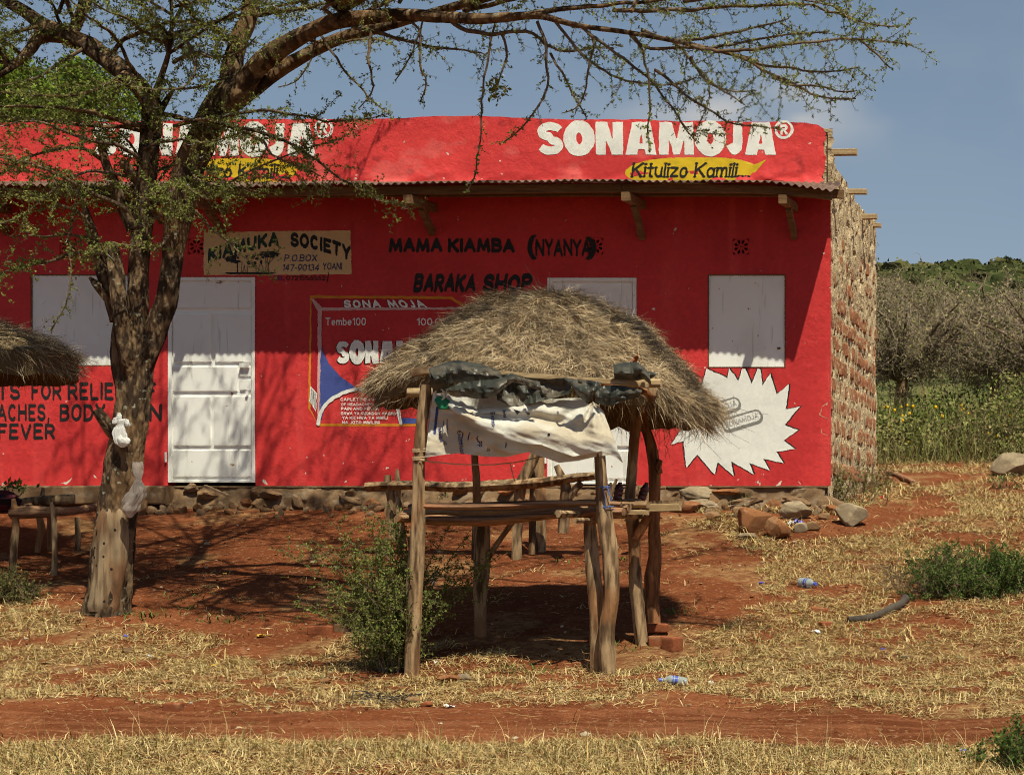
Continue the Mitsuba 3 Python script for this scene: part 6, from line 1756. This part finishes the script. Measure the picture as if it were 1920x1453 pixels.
for k_, (x_, d_) in enumerate(((-75, -.9), (-75, 1.0), (-230, -.9), (-230, 1.0))):
    p = W(x_, 700, Y2 + d_ * .9); p2 = p.copy(); p2[2] = float(ground(p[0], p[1])) - .1
    put(S2 + '__roof_post', tube(curve(np.array([p2, (p + p2) / 2 + .03, p]), step=.1), .05, 10, .1, k_, .1), 'mat_post', smooth=45)
# maroon cloth bundle with a green sprig on that table
v, f = rock((.36, .22, .10), 44, 4, 10, .22)
CL = put('maroon_cloth', (v + W(-22, 938, YQ + .35), f), 'mat_maroon_cloth', smooth=40, label='dark maroon cloth bundle lying on the log table at the left edge', cat='cloth')
r = rng(45); n_ = 60; P = W(25, 912, YQ + .3) + r.normal(0, 1, (n_, 3)) * np.array([.07, .05, .02]); D = unit(r.normal(0, 1, (n_, 3)) + np.array([.6, 0, .2]))
put('leafy_sprig', rhombs(P, D, unit(np.cross(D, r.normal(0, 1, P.shape))), r.uniform(.04, .08, n_), r.uniform(.015, .03, n_)), 'mat_leaf', color=np.repeat(np.array([.10, .13, .04]) * r.uniform(.7, 1.3, (n_, 1)), 4, 0), label='green leafy sprig on the maroon cloth', cat='leaves')
# ------------------------------------------------------------------ stones and bricks on the ground
def stone(name, x, y, wpx, hpx, seed, m, label, cat='rock', deep=.8, cuts=9, rough=.05, rz=0.0, tilt=0.0, sub=4, Yoff=0.0, group=None):
    """a stone whose foot stands at photo position x, y"""
    p = px(x, y); s = p[1] / FPX
    w, h = wpx * s / 2, hpx * s / 2
    v, f = rock((w, w * deep, h), seed, sub, cuts, rough)
    v = rot(v, 0, tilt, rz)
    return put(name, (v + np.array([p[0], p[1] + w * deep * .5 + Yoff, p[2] + h * .80]), f), m, smooth=24, label=label, cat=cat, group=group)


stone('boulder', 1410, 1000, 66, 60, 501, 'mat_stone_red', 'pointed orange boulder at the right foot of the shop wall', deep=.8, tilt=-.25, rough=.04)
stone('boulder', 1455, 1010, 52, 46, 502, 'mat_stone_red', 'squat red boulder leaning against the pointed one', deep=.9, rough=.04, cuts=12)
stone('boulder', 1593, 986, 64, 48, 513, 'mat_stone_grey', 'pale tan boulder standing alone past the corner of the shop', deep=.8, rough=.05, cuts=8)
stone('boulder', 1490, 975, 62, 40, 504, 'mat_stone_grey', 'grey crumbling stone behind the two red boulders', deep=.7, rough=.10)
stone('boulder', 1325, 955, 62, 44, 505, 'mat_stone', 'square brown block at the foot of the plinth below the starburst', deep=.6, cuts=14, rough=.03)
stone('boulder', 1285, 962, 60, 26, 506, 'mat_stone_red', 'low flat red slab left of the square brown block', deep=.7)
stone('boulder', 1896, 893, 84, 50, 507, 'mat_stone_grey', 'pale flat topped boulder at the right edge by the tall weeds', deep=.7, rough=.04)
stone('boulder', 258, 968, 30, 40, 508, 'mat_stone', 'rounded brown stone behind the clear bag on the tree', deep=.9, rough=.04)
for k_, (x, y, w, h, lb) in enumerate(((1336, 975, 32, 18, 'pale wedge of stone under the square brown block'), (1500, 1000, 26, 22, 'small grey shard beside the squat red boulder'), (1525, 995, 28, 18, 'tan shard right of the blue scrap'), (1560, 962, 26, 18, 'brown chunk at the corner of the shop'), (1475, 958, 36, 14, 'flat tan slab on the rubble below the shop corner'), (1545, 975, 22, 15, 'small tan chunk just left of the lone tan boulder'), (1400, 1012, 40, 14, 'low red slab in front of the pointed orange boulder'), (1385, 965, 24, 18, 'dark rubble lump left of the pointed orange boulder'))):
    stone('rubble', x, y, w, h, 520 + k_, ('mat_stone', 'mat_stone_grey', 'mat_stone', 'mat_stone_red', 'mat_stone')[k_ % 5], lb, 'rubble', sub=3)


def brick(x, y, L_, H_, rz, seed, label, tilt=0.0, m='mat_brick_loose', lift=0.0, depth=.11, cat='brick'):
    p = px(x, y); s = p[1] / FPX
    a, b, c = L_ * s / 2, depth / 2, H_ * s / 2
    v, f = rock((1, 1, 1), seed, 4, 0, .0)
    v = np.sign(v) * np.abs(v) ** .28
    v = v / np.abs(v).max(0) * np.array([a, b, c])
    v = v * (1 + .12 * (meshkit.fbm(v * 16 + seed, 3, seed) - .5)[:, None])
    v = rot(v, 0, tilt, rz) + np.array([p[0], p[1] + b, p[2] + c * .75 + lift])
    return put('brick', (v, f), m, smooth=35, label=label, cat=cat)


brick(1232, 1212, 38, 22, .25, 1, 'rough red brick lying nearest the foot of the crooked post')
brick(1228, 1196, 44, 17, .05, 2, 'red brick laid across two others by the rear posts', lift=.045)
brick(1258, 1222, 36, 30, -.7, 3, 'orange broken brick at the right end of the pile by the rear posts')
brick(597, 1190, 46, 18, .08, 4, 'long half buried brick left of the thorny green bush')
brick(640, 1186, 32, 18, -.2, 5, 'shorter brick right behind the half buried one by the thorny bush', m='mat_stone')
brick(318, 1336, 32, 20, .1, 6, 'worn brick standing in the edge of the track')
brick(402, 905, 18, 9, .0, 7, 'small brick wedged under the white door', m='mat_stone', lift=.13)
brick(1085, 1252, 24, 12, -.3, 8, 'brick end sunk in the grass left of the front right post')
brick(1535, 1150, 34, 12, .1, 9, 'flat red brick piece in the grass left of the dark stick', tilt=.1)
brick(1545, 1178, 22, 12, .5, 10, 'small red clod next to the lower end of the dark stick')
for k_, (x, y, w, h, m_, lb) in enumerate(((238, 1226, 24, 14, 'mat_stone', 'flat pale stone in the grass below the tree'), (322, 1236, 18, 12, 'mat_stone_red', 'little red stone in the grass right of the flat pale one'), (148, 1288, 14, 14, 'mat_stone_red', 'little red stone above the track at the left'), (308, 1284, 28, 10, 'mat_stone_red', 'low red clod in the grass above the track brick'), (80, 1246, 18, 10, 'mat_stone_red', 'red clod in the grass at the far left'), (840, 1280, 46, 16, 'mat_stone_red', 'red clod in the grass in front of the stall'), (866, 1278, 30, 16, 'mat_stone_grey', 'pale stone behind the red clod in front of the stall'), (772, 1320, 30, 14, 'mat_stone', 'tan stone at the edge of the track below the bush'), (800, 1326, 26, 12, 'mat_brick_loose', 'rusty clod at the edge of the track right of the tan stone'), (1300, 1235, 16, 10, 'mat_stone_red', 'small red stone in the grass right of the bricks'), (1626, 1068, 26, 12, 'mat_stone', 'small tan stone in the grass uphill of the upper bottle'), (1695, 1236, 24, 10, 'mat_stone_grey', 'grey dung coloured lump on the bare patch'), (610, 1282, 22, 10, 'mat_stone_red', 'red pebble below the thorny bush'), (48, 1120, 26, 14, 'mat_stone_grey', 'grey stone by the small shrub at the left edge'))):
    stone('ground_stone', x, y, w, h, 560 + k_, m_, lb, 'stone', sub=3)

# ------------------------------------------------------------------ litter
def bottle(x, y, Lpx, rpx, ang, label, seed):
    p = px(x, y); s = p[1] / FPX
    L_, R = Lpx * s, rpx * s
    t = np.linspace(0, 1, 48)
    prof = np.interp(t, [0, .02, .05, .68, .84, .90, 1.0], [.0, .8, 1, 1, .45, .33, .33]) * (1 + .05 * np.sin(t * 40) * (t < .66))
    d = np.array([math.cos(ang), math.sin(ang) * .6, .0]); d /= np.linalg.norm(d)
    c = p + np.array([0, 0, R * 1.05])
    P = c + d * ((t - .5) * L_)[:, None]
    P[:, 2] = [float(ground(q[0], q[1])) + R for q in P]
    k = put('plastic_bottle', tube(P, np.maximum(prof, .02) * R, 16, caps=False), 'mat_bottle', smooth=50, label=label, cat='bottle')
    put(k + '__label', tube(P[18:28], np.full(10, R * 1.03), 16, caps=False), 'mat_bottle_label', smooth=50)
    put(k + '__cap', tube(np.array([P[-3], P[-1] + d * .012]), R * .42, 12), 'mat_cap_blue', smooth=30)


bottle(1514, 1102, 40, 8.5, -.9, 'clear plastic bottle with a blue label lying on the grass slope', 1)
bottle(1264, 1284, 50, 8.5, math.pi + .45, 'crushed clear plastic bottle lying in the grass right of the stall', 2)


def scrap(x, y, w, h, m, label, cat='litter', lift=.01, seed=1):
    p = px(x, y); s = p[1] / FPX
    n = 7
    u, v_ = np.meshgrid(np.linspace(-.5, .5, n), np.linspace(-.5, .5, n), indexing='ij')
    q = np.stack([u * w * s, v_ * w * s * .8, u * 0], -1)
    q[..., 2] = (meshkit.fbm(np.stack([u * 3, v_ * 3, u * 0 + seed], -1), 3, seed) - .3) * h * s * 1.6
    q[..., :2] += (meshkit.fbm(np.stack([u * 4, v_ * 4, u * 0 + seed + 9], -1), 2, seed)[..., None] - .5) * w * s * .5
    P = (q + p + np.array([0, 0, lift])).reshape(-1, 3)
    put('scrap' if cat == 'litter' else cat.replace(' ', '_'), (P, sheet_faces(n, n)), m, smooth=30, label=label, cat=cat)


for k_, (x, y, w, h, m_, lb) in enumerate(((1497, 988, 14, 14, 'mat_cap_blue', 'blue plastic scrap among the rubble at the shop corner'), (1482, 986, 12, 10, 'mat_paper', 'white plastic scrap left of the blue scrap in the rubble'), (1428, 1097, 9, 6, 'mat_cap_blue', 'blue scrap at the edge of the red yard'), (1530, 1190, 18, 9, 'mat_paper', 'white crumpled paper in the grass below the dark stick'), (842, 1330, 18, 8, 'mat_paper', 'white paper scrap at the edge of the track'), (236, 1197, 8, 6, 'mat_cap_blue', 'blue bottle top in the grass by the tree'), (280, 1236, 7, 9, 'mat_paper', 'white sliver of paper in the grass below the tree'), (1656, 1222, 8, 5, 'mat_cap_blue', 'pale blue scrap in the grass near the bare patch'), (1808, 1412, 14, 8, 'mat_cap_blue', 'blue scrap in the grass at the lower right'), (803, 1405, 9, 8, 'mat_paper', 'white scrap in the grass at the bottom edge'), (1334, 1285, 9, 7, 'mat_paper', 'white scrap right of the crushed bottle'), (812, 1100, 5, 16, 'mat_paper', 'white straw leaning in the bush shade'), (1656, 935, 10, 4, 'mat_red', 'red scrap on the bare patch past the shop corner'), (818, 1245, 7, 7, 'mat_paper', 'white scrap in front of the left post'))):
    scrap(x, y, w, h, m_, lb, seed=k_)
for k_, (x, y, w, lb) in enumerate(((533, 1086, 14, 'yellow leaf on the bare yard beside the shadows'), (490, 1195, 16, 'yellow leaf on the bare yard left of the bricks'), (401, 1252, 12, 'yellow leaf at the lower edge of the yard'), (421, 1080, 6, 'tiny yellow leaf left of the larger one on the yard'), (1490, 1152, 9, 'yellow leaf in the grass below the upper bottle'))):
    scrap(x, y, w, 4, 'mat_leaf_yellow', lb, 'fallen leaf', seed=40 + k_)

# dark fallen stick on the grass, small sticks by the corner and the step
def stick_on_ground(name, pts, r0, r1, m, label, seed=1):
    P = np.array([px(x, y) for x, y in pts]); P[:, 2] += r0
    c = curve(P, step=.04)
    put(name, tube(c, np.linspace(r0, r1, len(c)), 9, .18, seed, .15, 12), m, smooth=45, label=label, cat='stick')


stick_on_ground('fallen_branch', [(1590, 1168), (1630, 1164), (1665, 1150), (1690, 1138), (1698, 1128)], .024, .034, 'mat_dark_stick', 'dark fallen branch on the dry grass below the green bush')
stick_on_ground('fallen_branch', [(1662, 890), (1690, 900), (1712, 912)], .035, .03, 'mat_log', 'brown stick on the ground just past the end wall', 2)
p0, p1 = W(385, 911, YW - .45), W(428, 930, YW - .55)
put('fallen_branch', board(p0, p1, .035, .02, .002, 3, 5), 'mat_plank_pale', label='pale lath lying on the rubble below the white door', cat='stick')

r = rng(55); A, Bp = [], []
for k in range(110):
    x_, y_ = r.normal(722, 34), r.normal(1313, 5); p = px(x_, y_); d = np.array([r.normal(0, 1), r.normal(0, .6), r.normal(0, .15)]); d /= np.linalg.norm(d)
    A.append(p + np.array([0, 0, .012])); Bp.append(p + d * r.uniform(.03, .11) + np.array([0, 0, .014]))
put('burnt_litter', sticks(np.array(A), np.array(Bp), .006, .003), 'mat_dark_stick', label='burnt black twigs and litter at the edge of the track left of the bush foot', cat='litter', kind='stuff')

# plastic bags tied to the trunk
def bag(name, cx_, cy_, wpx, hpx, m, label, seed, top=.35):
    c = W(cx_, cy_, YT - .21); c[1] += .21; s = YT / FPX
    n1, n2 = 90, 70
    t, a = np.meshgrid(np.linspace(0, 1, n2), np.linspace(0, 2 * np.pi, n1), indexing='ij')
    prof = np.interp(t, [0, .06, .2, .33, .5, .7, .88, 1.0], [.50, .62, .50, top, .80, 1.0, .92, .25])
    q = np.stack([np.cos(a) * 1.5, np.sin(a) * 1.5, t * 3.4 + seed], -1) * (1.7 if 'clear' in m else 1.0)
    crease = np.abs(meshkit.noise(q * np.array([1.3, 1.3, .8]), seed) - .5) * 2 + np.abs(meshkit.noise(q * np.array([2.6, 2.6, 1.4]), seed + 1) - .5) * .8
    rr = prof * (.66 + .34 * crease + .25 * (meshkit.fbm(q * .8, 2, seed) - .5))
    sway = (meshkit.noise(np.stack([t * 2.2, t * 0, t * 0 + seed], -1), seed) - .5) * wpx * s * .5
    v = np.stack([c[0] + sway + rr * np.cos(a) * wpx * s / 2, c[1] - .21 + rr * np.sin(a) * wpx * s * .26, c[2] + (.5 - t) * hpx * s + (crease - .6) * .012], -1)
    i, j = np.meshgrid(np.arange(n2 - 1), np.arange(n1 - 1), indexing='ij'); i, j = i.ravel(), j.ravel()
    return put(name, (v.reshape(-1, 3), np.stack([i * n1 + j, i * n1 + j + 1, (i + 1) * n1 + j + 1, (i + 1) * n1 + j], 1)), m, smooth=40, label=label, cat='plastic bag')


bag('plastic_bag', 252, 918, 42, 102, 'mat_bag_clear', 'clear crumpled plastic bag tied to the right side of the trunk', 3)
kb = bag('plastic_bag', 226, 812, 34, 52, 'mat_bag_white', 'small white plastic bag hung on the trunk above the clear bag', 6, .7)
for (x_, y_, ang) in ((216, 789, .5), (238, 793, -.5), (224, 783, 0)):
    c0 = W(x_, y_, YT - .22)
    v, f = rock((.022, .010, .032), int(x_), 3, 6, .4)
    put(kb + '__tie', (rot(v, 0, ang, 0) + c0, f), 'mat_bag_white', smooth=40)

# ------------------------------------------------------------------ bushes
def thorn_bush(name, x, y, h, spread, seed, label, cols, n=60, leaf=.016, step=.02, per=3, L_=.22, up=1.2, dens=.06, cat='bush', Yo=0, prob=.9, lean=0.0, level=1, wide_=.55):
    p = px(x, y); p[1] += Yo
    t_ = Twigs(seed); r = rng(seed)
    k = key(name); lab(k, label, cat)
    for q in range(n):
        b = p + np.array([r.normal(0, spread * .28), r.normal(0, spread * .2), -.03])
        d = unit(np.array([r.normal(lean, wide_), r.normal(0, wide_ * .9), up * r.uniform(.5, 1.2)]))
        P = t_.path(b, d, h * r.uniform(.55, 1.25), .07, .012, .13)
        t_.line(P, .0065, .002)
        t_.spray(P, dens, L_, .0, .8, level, leaf, step, prob, .003, per, .12, .2)
        t_.tufts(P[2:], step, leaf, per, prob)
    put(k + '__stems', t_.twig_mesh(), 'mat_twig', kind='stuff')
    lf, lc = t_.leaf_mesh(cols, .5)
    put(k + '__leaves', lf, 'mat_leaf', color=lc, kind='stuff')


GREEN = [(.185, .225, .055), (.14, .18, .046), (.235, .26, .07), (.095, .125, .035)]
thorn_bush('thorn_bush', 728, 1262, 1.04, .22, 61, 'sparse thorny green bush growing round the left front post of the stall', GREEN, 66, .022, .022, 3, .125, 2.2, .07, Yo=.1, wide_=.27)
DG = [(.075, .125, .030), (.10, .155, .038), (.135, .185, .048), (.055, .09, .024)]
thorn_bush('green_bush', 1828, 1122, .40, 1.0, 62, 'dense dark green bush on the dry slope at the right', DG, 95, .024, .020, 4, .16, .75, .055, Yo=.3)
thorn_bush('dry_shrub', 1760, 1110, .34, .8, 63, 'grey brown dry shrub on the left side of the dense green bush', [(.19, .14, .07), (.13, .10, .05), (.25, .19, .10)], 46, .012, .03, 2, .18, .7, .06, prob=.6)
thorn_bush('green_bush', 1932, 1446, .24, .36, 64, 'green bush cut by the lower right corner', DG, 44, .024, .020, 4, .14, .9, .055)
thorn_bush('small_shrub', 8, 1128, .26, .45, 65, 'small leafy shrub at the left edge below the log table', [(.12, .14, .045), (.19, .17, .06), (.08, .10, .03)], 36, .022, .024, 3, .14, 1.0, .06)
thorn_bush('small_shrub', 835, 948, .22, .35, 66, 'dark little shrub growing from the plinth behind the stall', DG, 24, .02, .02, 3, .1, 1.2, .06, Yo=0)
thorn_bush('weed', 1580, 945, .40, .55, 67, 'dry weeds with green leaves at the corner of the shop', [(.20, .19, .06), (.28, .22, .10), (.13, .15, .045)], 34, .035, .04, 2, .12, 1.6, .08)
thorn_bush('weed', 1386, 955, .22, .10, 68, 'thin dark green weed growing on the plinth below the starburst', DG, 8, .02, .02, 3, .06, 2.0, .06, Yo=-.1)
thorn_bush('weed', 1625, 925, .36, .42, 69, 'dry seed stalks leaning from the end wall', [(.30, .24, .11), (.20, .17, .06)], 22, .03, .05, 2, .12, 1.3, .1)
thorn_bush('weed', 1880, 915, .20, .45, 70, 'broad leaved green weed in front of the pale boulder at the right', [(.13, .16, .05), (.20, .21, .08), (.07, .10, .03)], 12, .06, .06, 2, .12, 1.0, .12)

# green field growth beyond the bare ground
r = rng(301); tg = MB()
def tall(n, x0, x1, y0, y1, l0, l1, cols, w, lean=.25, seed=0):
    X, Y = r.uniform(x0, x1, n), r.uniform(y0, y1, n)
    ok = (X > (1560 - CX) / FPX * Y) & (X < (2000 - CX) / FPX * Y); X, Y = X[ok], Y[ok]; n = len(X)
    q = meshkit.fbm(np.stack([X * .8, Y * .8, X * 0], -1), 3, 303)
    L_ = r.uniform(l0, l1, n) * (.35 + 1.15 * q)
    c = np.array(cols)[r.integers(0, len(cols), n)] * r.uniform(.7, 1.3, (n, 1))
    vf, cc = blades(np.stack([X, Y, ground(X, Y) - .02], 1), r.uniform(0, 6.28, n), L_, np.abs(r.normal(0, lean, n)), r.uniform(.6, 1.4, n) * w, r.uniform(.1, .6, n), c)
    tg.add(vf, cc)


G3 = [(.155, .19, .046), (.20, .22, .058), (.11, .14, .036), (.25, .24, .085)]
G4 = [(.25, .23, .09), (.33, .28, .13), (.17, .185, .055), (.21, .16, .08), (.14, .16, .045)]
tall(9000, -4.6, .2, 29.5, 33.0, .2, .65, G4, .010, .75)
tall(22000, -6, .2, 32.5, 40.0, .4, 1.05, G3, .014, .4)
tall(18000, -7, .4, 40, 56.0, .4, 1.0, G3 + G4[:2], .018, .4)
for k_ in range(400):      # leafy clumps among the grass
    Y = r.uniform(30.2, 33) if k_ < 80 else r.uniform(32.5, 46) if k_ < 210 else r.uniform(46, 70); X = r.uniform((1600 - CX) / FPX * Y, (1990 - CX) / FPX * Y); n = 220
    h = r.uniform(.25, .7) if k_ < 80 else r.uniform(1.0, 2.6) if k_ >= 210 else r.uniform(.4, 1.05) * (1.6 if X > -2.4 * Y / 38 else .85); w_ = r.uniform(.25, .6) * (1 if k_ < 210 else 1.5)
    d = unit(r.normal(0, 1, (n, 3))) * (r.random((n, 1)) ** .4) * np.array([w_, w_, h * .5]) + np.array([X, Y, float(ground(X, Y)) + h * .5])
    D = unit(r.normal(0, 1, (n, 3)) + np.array([0, 0, .4])); sz = r.uniform(.04, .10, n) * (1 if k_ < 210 else 1.6)
    cl = np.array(G4 if r.random() < (.85 if k_ < 80 else .2) else G3)
    tg.add(rhombs(d, D, unit(np.cross(D, r.normal(0, 1, (n, 3)))), sz, sz * .42), np.repeat(cl[r.integers(0, len(cl), n)] * r.uniform(.6, 1.3, (n, 1)), 4, 0))
put('tall_grass', tg, 'mat_vertex', label='tall green and yellowing grass behind the bare ground at the right', cat='grass', kind='stuff')
for k_, (x, y, h, s, n, lb, cols) in enumerate(((1845, 866, 1.0, .9, 34, 'leggy weeds with pods and yellow flowers in the middle of the right edge thicket', G4), (1905, 868, 1.2, .8, 34, 'leggy pod bearing weeds at the right edge of the picture', G4), (1760, 866, .70, .8, 26, 'yellow flowered weeds behind the bare ground', G4), (1690, 868, .6, .7, 22, 'pale green weeds nearest the end wall', G3))):
    thorn_bush('flowering_weed', x, y, h, s, 710 + k_, lb, cols, n, .055, .05, 2, .22, 1.9, .14, Yo=.6 * k_ + .4, level=0)
fl = MB(); ic = trimesh.creation.icosphere(subdivisions=1)
for k_ in range(64):
    Y = r.uniform(30, 33); p = W(r.uniform(1655, 1915), r.uniform(760, 862), Y)
    fl.add((np.array(ic.vertices) * r.uniform(.012, .024) * np.array([1, 1, 1.3]) + p, np.array(ic.faces)), np.array([.70, .42, .02]) * r.uniform(.8, 1.1))
put('yellow_flowers', fl, 'mat_vertex', label='yellow flower heads dotted over the thicket at the right', cat='flowers', kind='stuff')

# ------------------------------------------------------------------ thorn trees, bare and brown, beyond the field
def bare_tree(x, Y, ytop, half, seed, label, lean=0.0, n=13, leafcol=None, base_y=None, r0=.13, sub=1, dens=.34):
    k = key('bare_thorn_tree'); lab(k, label, 'tree', None)
    r = rng(seed); X = (x - CX) / FPX * Y; zg = float(ground(X, Y)); zt = EZ + (CY - ytop) / FPX * Y; hw = half / FPX * Y
    fork = np.array([X + lean * .4, Y, zg + (zt - zg) * .54])
    P = curve(np.array([[X - lean * .2, Y, zg - .1], [X - .05, Y, zg + (zt - zg) * .2], fork]), step=.15)
    put(k + '__trunk', tube(P, np.linspace(r0 * 1.25, r0 * .9, len(P)), 9, .14, seed, .14, 5), 'mat_post_dark', smooth=45)
    t_ = Twigs(seed)
    for q in range(n):
        az = q * 2.4 + r.uniform(-.4, .4); reach = hw * r.uniform(.55, 1.08)
        e = np.array([X + lean + reach * math.cos(az), Y + reach * math.sin(az), zt - (zt - zg) * r.uniform(.01, .32)])
        mid = fork * .45 + e * .55 + np.array([0, 0, (zt - zg) * r.uniform(-.05, .10)])
        C = curve(np.array([fork + r.normal(0, .03, 3), mid, e]), step=.16)
        put(k + '__limb', tube(C, np.linspace(r0 * .55, .012, len(C)), 6, .12, seed + q, .1, 5), 'mat_twig', smooth=45)
        t_.spray(C, dens * .34, hw * .36, .0, .5, sub, .07, .10, .45, .011, 2, .15, .24)
    put(k + '__twigs', t_.twig_mesh(), 'mat_twig_far', kind='stuff')
    lf, lc = t_.leaf_mesh(leafcol or [(.32, .25, .15), (.36, .29, .17), (.22, .205, .085), (.27, .26, .10)], .5)
    put(k + '__leaves', lf, 'mat_leaf', color=lc, kind='stuff')


bare_tree(1692, 42, 568, 215, 801, 'brown nearly leafless thorn tree with a dark trunk just past the end wall', n=24)
bare_tree(1868, 46, 548, 240, 802, 'broad brown thorn tree filling the right edge', n=28)
bare_tree(1990, 40, 545, 180, 803, 'brown thorn tree cut by the right edge', n=16)
bare_tree(1580, 50, 470, 150, 804, 'thorn tree behind the shop whose pale twigs reach past the end wall', n=9, leafcol=[(.20, .19, .08), (.15, .13, .06)])
# green shade tree behind the shop at the left
def leafy_tree(x, Y, yc, rx, ry, seed, label, cols, n=9000, leaf=.10):
    k = key('leafy_tree'); lab(k, label, 'tree')
    r = rng(seed); c = W(x, yc, Y); s = Y / FPX; zg = float(ground(c[0], Y))
    put(k + '__trunk', tube(curve(np.array([[c[0], Y, zg - .1], [c[0] + .1, Y, (zg + c[2]) / 2], [c[0], Y, c[2]]]), step=.2), .16, 9, .12, seed, .1), 'mat_bark', smooth=45)
    t_ = Twigs(seed); lp, ln = [], []
    for q in range(26):
        d = unit(r.normal(0, 1, 3)); cc = c + d * np.array([rx * s, rx * s, ry * s]) * r.uniform(.35, .95)
        m_ = n // 26; R = r.uniform(.22, .42) * rx * s
        v = unit(r.normal(0, 1, (m_, 3))) * (r.random((m_, 1)) ** .35) * R * np.array([1, 1, .7])
        lp.append(cc + v)
        C = curve(np.array([c + np.array([0, 0, -.4]), (c + cc) / 2, cc]), step=.2); put(k + '__limb', tube(C, np.linspace(.06, .012, len(C)), 5), 'mat_bark', smooth=45)
    P = np.vstack(lp); D = unit(r.normal(0, 1, P.shape) + np.array([0, 0, -.3])); S = unit(np.cross(D, r.normal(0, 1, P.shape)))
    cl = np.array(cols)[r.integers(0, len(cols), len(P))] * r.uniform(.75, 1.3, (len(P), 1))
    put(k + '__leaves', rhombs(P, D, S, leaf * r.uniform(.6, 1.3, len(P)), leaf * .55 * np.ones(len(P))), 'mat_leaf', color=np.repeat(cl, 4, 0), kind='stuff')


leafy_tree(85, 31, 205, 200, 100, 851, 'bright green leafy tree rising behind the shop roof at the left', [(.17, .24, .035), (.12, .18, .03), (.23, .29, .05), (.08, .12, .022)], 15000, .085)

# ------------------------------------------------------------------ hill beyond: rail fence and woodland
FN = 'field_fence'
lab(FN, 'pale rail fence running across the foot of the far hill', 'fence')
YFn = 118.0
for k_, yy in enumerate((668, 676, 683, 690, 697, 704)):
    a, b = W(1500, yy + 2, YFn), W(2150, yy - 2, YFn)
    put(FN + '__rail', board(a, b, .04, .04, .01, k_, 12), 'mat_plank_pale')
for x_ in np.arange(1530, 2150, 200):
    p = W(x_, 700, YFn + .12); z0 = float(ground(p[0], YFn))
    put(FN + '__post', boxm((p[0] - .05, YFn + .05, z0 - .2), (p[0] + .05, YFn + .15, W(x_, 664, YFn)[2])), 'mat_plank')
r = rng(401); wm = MB()
iv2 = trimesh.creation.icosphere(subdivisions=2); V2, F2 = np.array(iv2.vertices), np.array(iv2.faces)
def wood_blob(X, Y, R, H, seed, cols):
    """far crown: a few hundred leaf clumps spread through its volume"""
    c_ = np.array([X, Y, float(ground(X, Y)) + H * .50]); tone = r.uniform(.75, 1.2); base_ = np.array(cols)[int(r.integers(len(cols)))]
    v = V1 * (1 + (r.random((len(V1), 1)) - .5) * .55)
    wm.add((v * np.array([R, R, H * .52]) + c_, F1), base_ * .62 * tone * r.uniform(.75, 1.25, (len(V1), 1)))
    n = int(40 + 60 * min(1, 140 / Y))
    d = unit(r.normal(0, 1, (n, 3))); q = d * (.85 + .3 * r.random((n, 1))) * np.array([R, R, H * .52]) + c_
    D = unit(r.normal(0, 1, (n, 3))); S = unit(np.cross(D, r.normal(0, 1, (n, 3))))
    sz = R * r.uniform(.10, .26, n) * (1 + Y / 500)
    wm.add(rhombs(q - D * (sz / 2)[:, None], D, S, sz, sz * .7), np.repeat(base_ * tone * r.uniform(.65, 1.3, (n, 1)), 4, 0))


ic1 = trimesh.creation.icosphere(subdivisions=1); V1, F1 = np.array(ic1.vertices), np.array(ic1.faces)
WC = [(.085, .100, .036), (.110, .118, .044), (.068, .082, .032), (.135, .130, .052)]
WB = [(.105, .085, .050), (.085, .075, .040), (.13, .10, .06)]
for k_ in range(1500):
    Y = 98 + 294 * r.random() ** 1.1; lo, hi = (1480 - CX) / FPX * Y, (2150 - CX) / FPX * Y
    X = r.uniform(lo, hi)
    dens_ = float(meshkit.fbm(np.array([X * .035, Y * .02, 0.0]), 3, 405))
    if Y < 150 and r.random() > (.12 if Y < 130 else .5) + (dens_ - .5): continue
    R = r.uniform(.8, 2.2) * (1 + .15 * (Y > 260))
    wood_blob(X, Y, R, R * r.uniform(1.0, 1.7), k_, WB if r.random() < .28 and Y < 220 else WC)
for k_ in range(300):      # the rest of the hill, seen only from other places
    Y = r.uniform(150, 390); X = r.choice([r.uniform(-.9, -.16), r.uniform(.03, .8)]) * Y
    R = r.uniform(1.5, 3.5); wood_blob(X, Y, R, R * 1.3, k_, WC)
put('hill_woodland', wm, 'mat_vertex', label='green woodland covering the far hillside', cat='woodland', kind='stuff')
for k_, (x_, R_, lb) in enumerate(((1776, 2.9, 'round dark tree on the hill crest left of the gap'), (1720, 2.0, 'small pointed dark tree on the hill crest nearest the shop'), (1890, 3.0, 'broad dark tree on the hill crest at the right edge'), (1846, 2.2, 'middle dark tree on the hill crest'))):
    Y = 372.0; X = (x_ - CX) / FPX * Y; r2 = rng(900 + k_); kk = key('hill_tree'); lab(kk, lb, 'tree')
    zg = float(ground(X, Y)); n = 520
    q = unit(r2.normal(0, 1, (n, 3))) * (r2.random((n, 1)) ** .4) * np.array([R_, R_, R_ * .8]) + np.array([X, Y, zg + R_ * 1.25]); D = unit(r2.normal(0, 1, (n, 3)))
    sz = R_ * r2.uniform(.14, .30, n)
    put(kk + '__crown', rhombs(q - D * (sz / 2)[:, None], D, unit(np.cross(D, r2.normal(0, 1, (n, 3)))), sz, sz * .7), 'mat_vertex', color=np.repeat(np.array([.055, .070, .034]) * r2.uniform(.7, 1.3, (n, 1)), 4, 0))
    put(kk + '__trunk', tube(np.array([[X, Y, zg - .3], [X, Y, zg + R_]]), .25, 7), 'mat_bark')
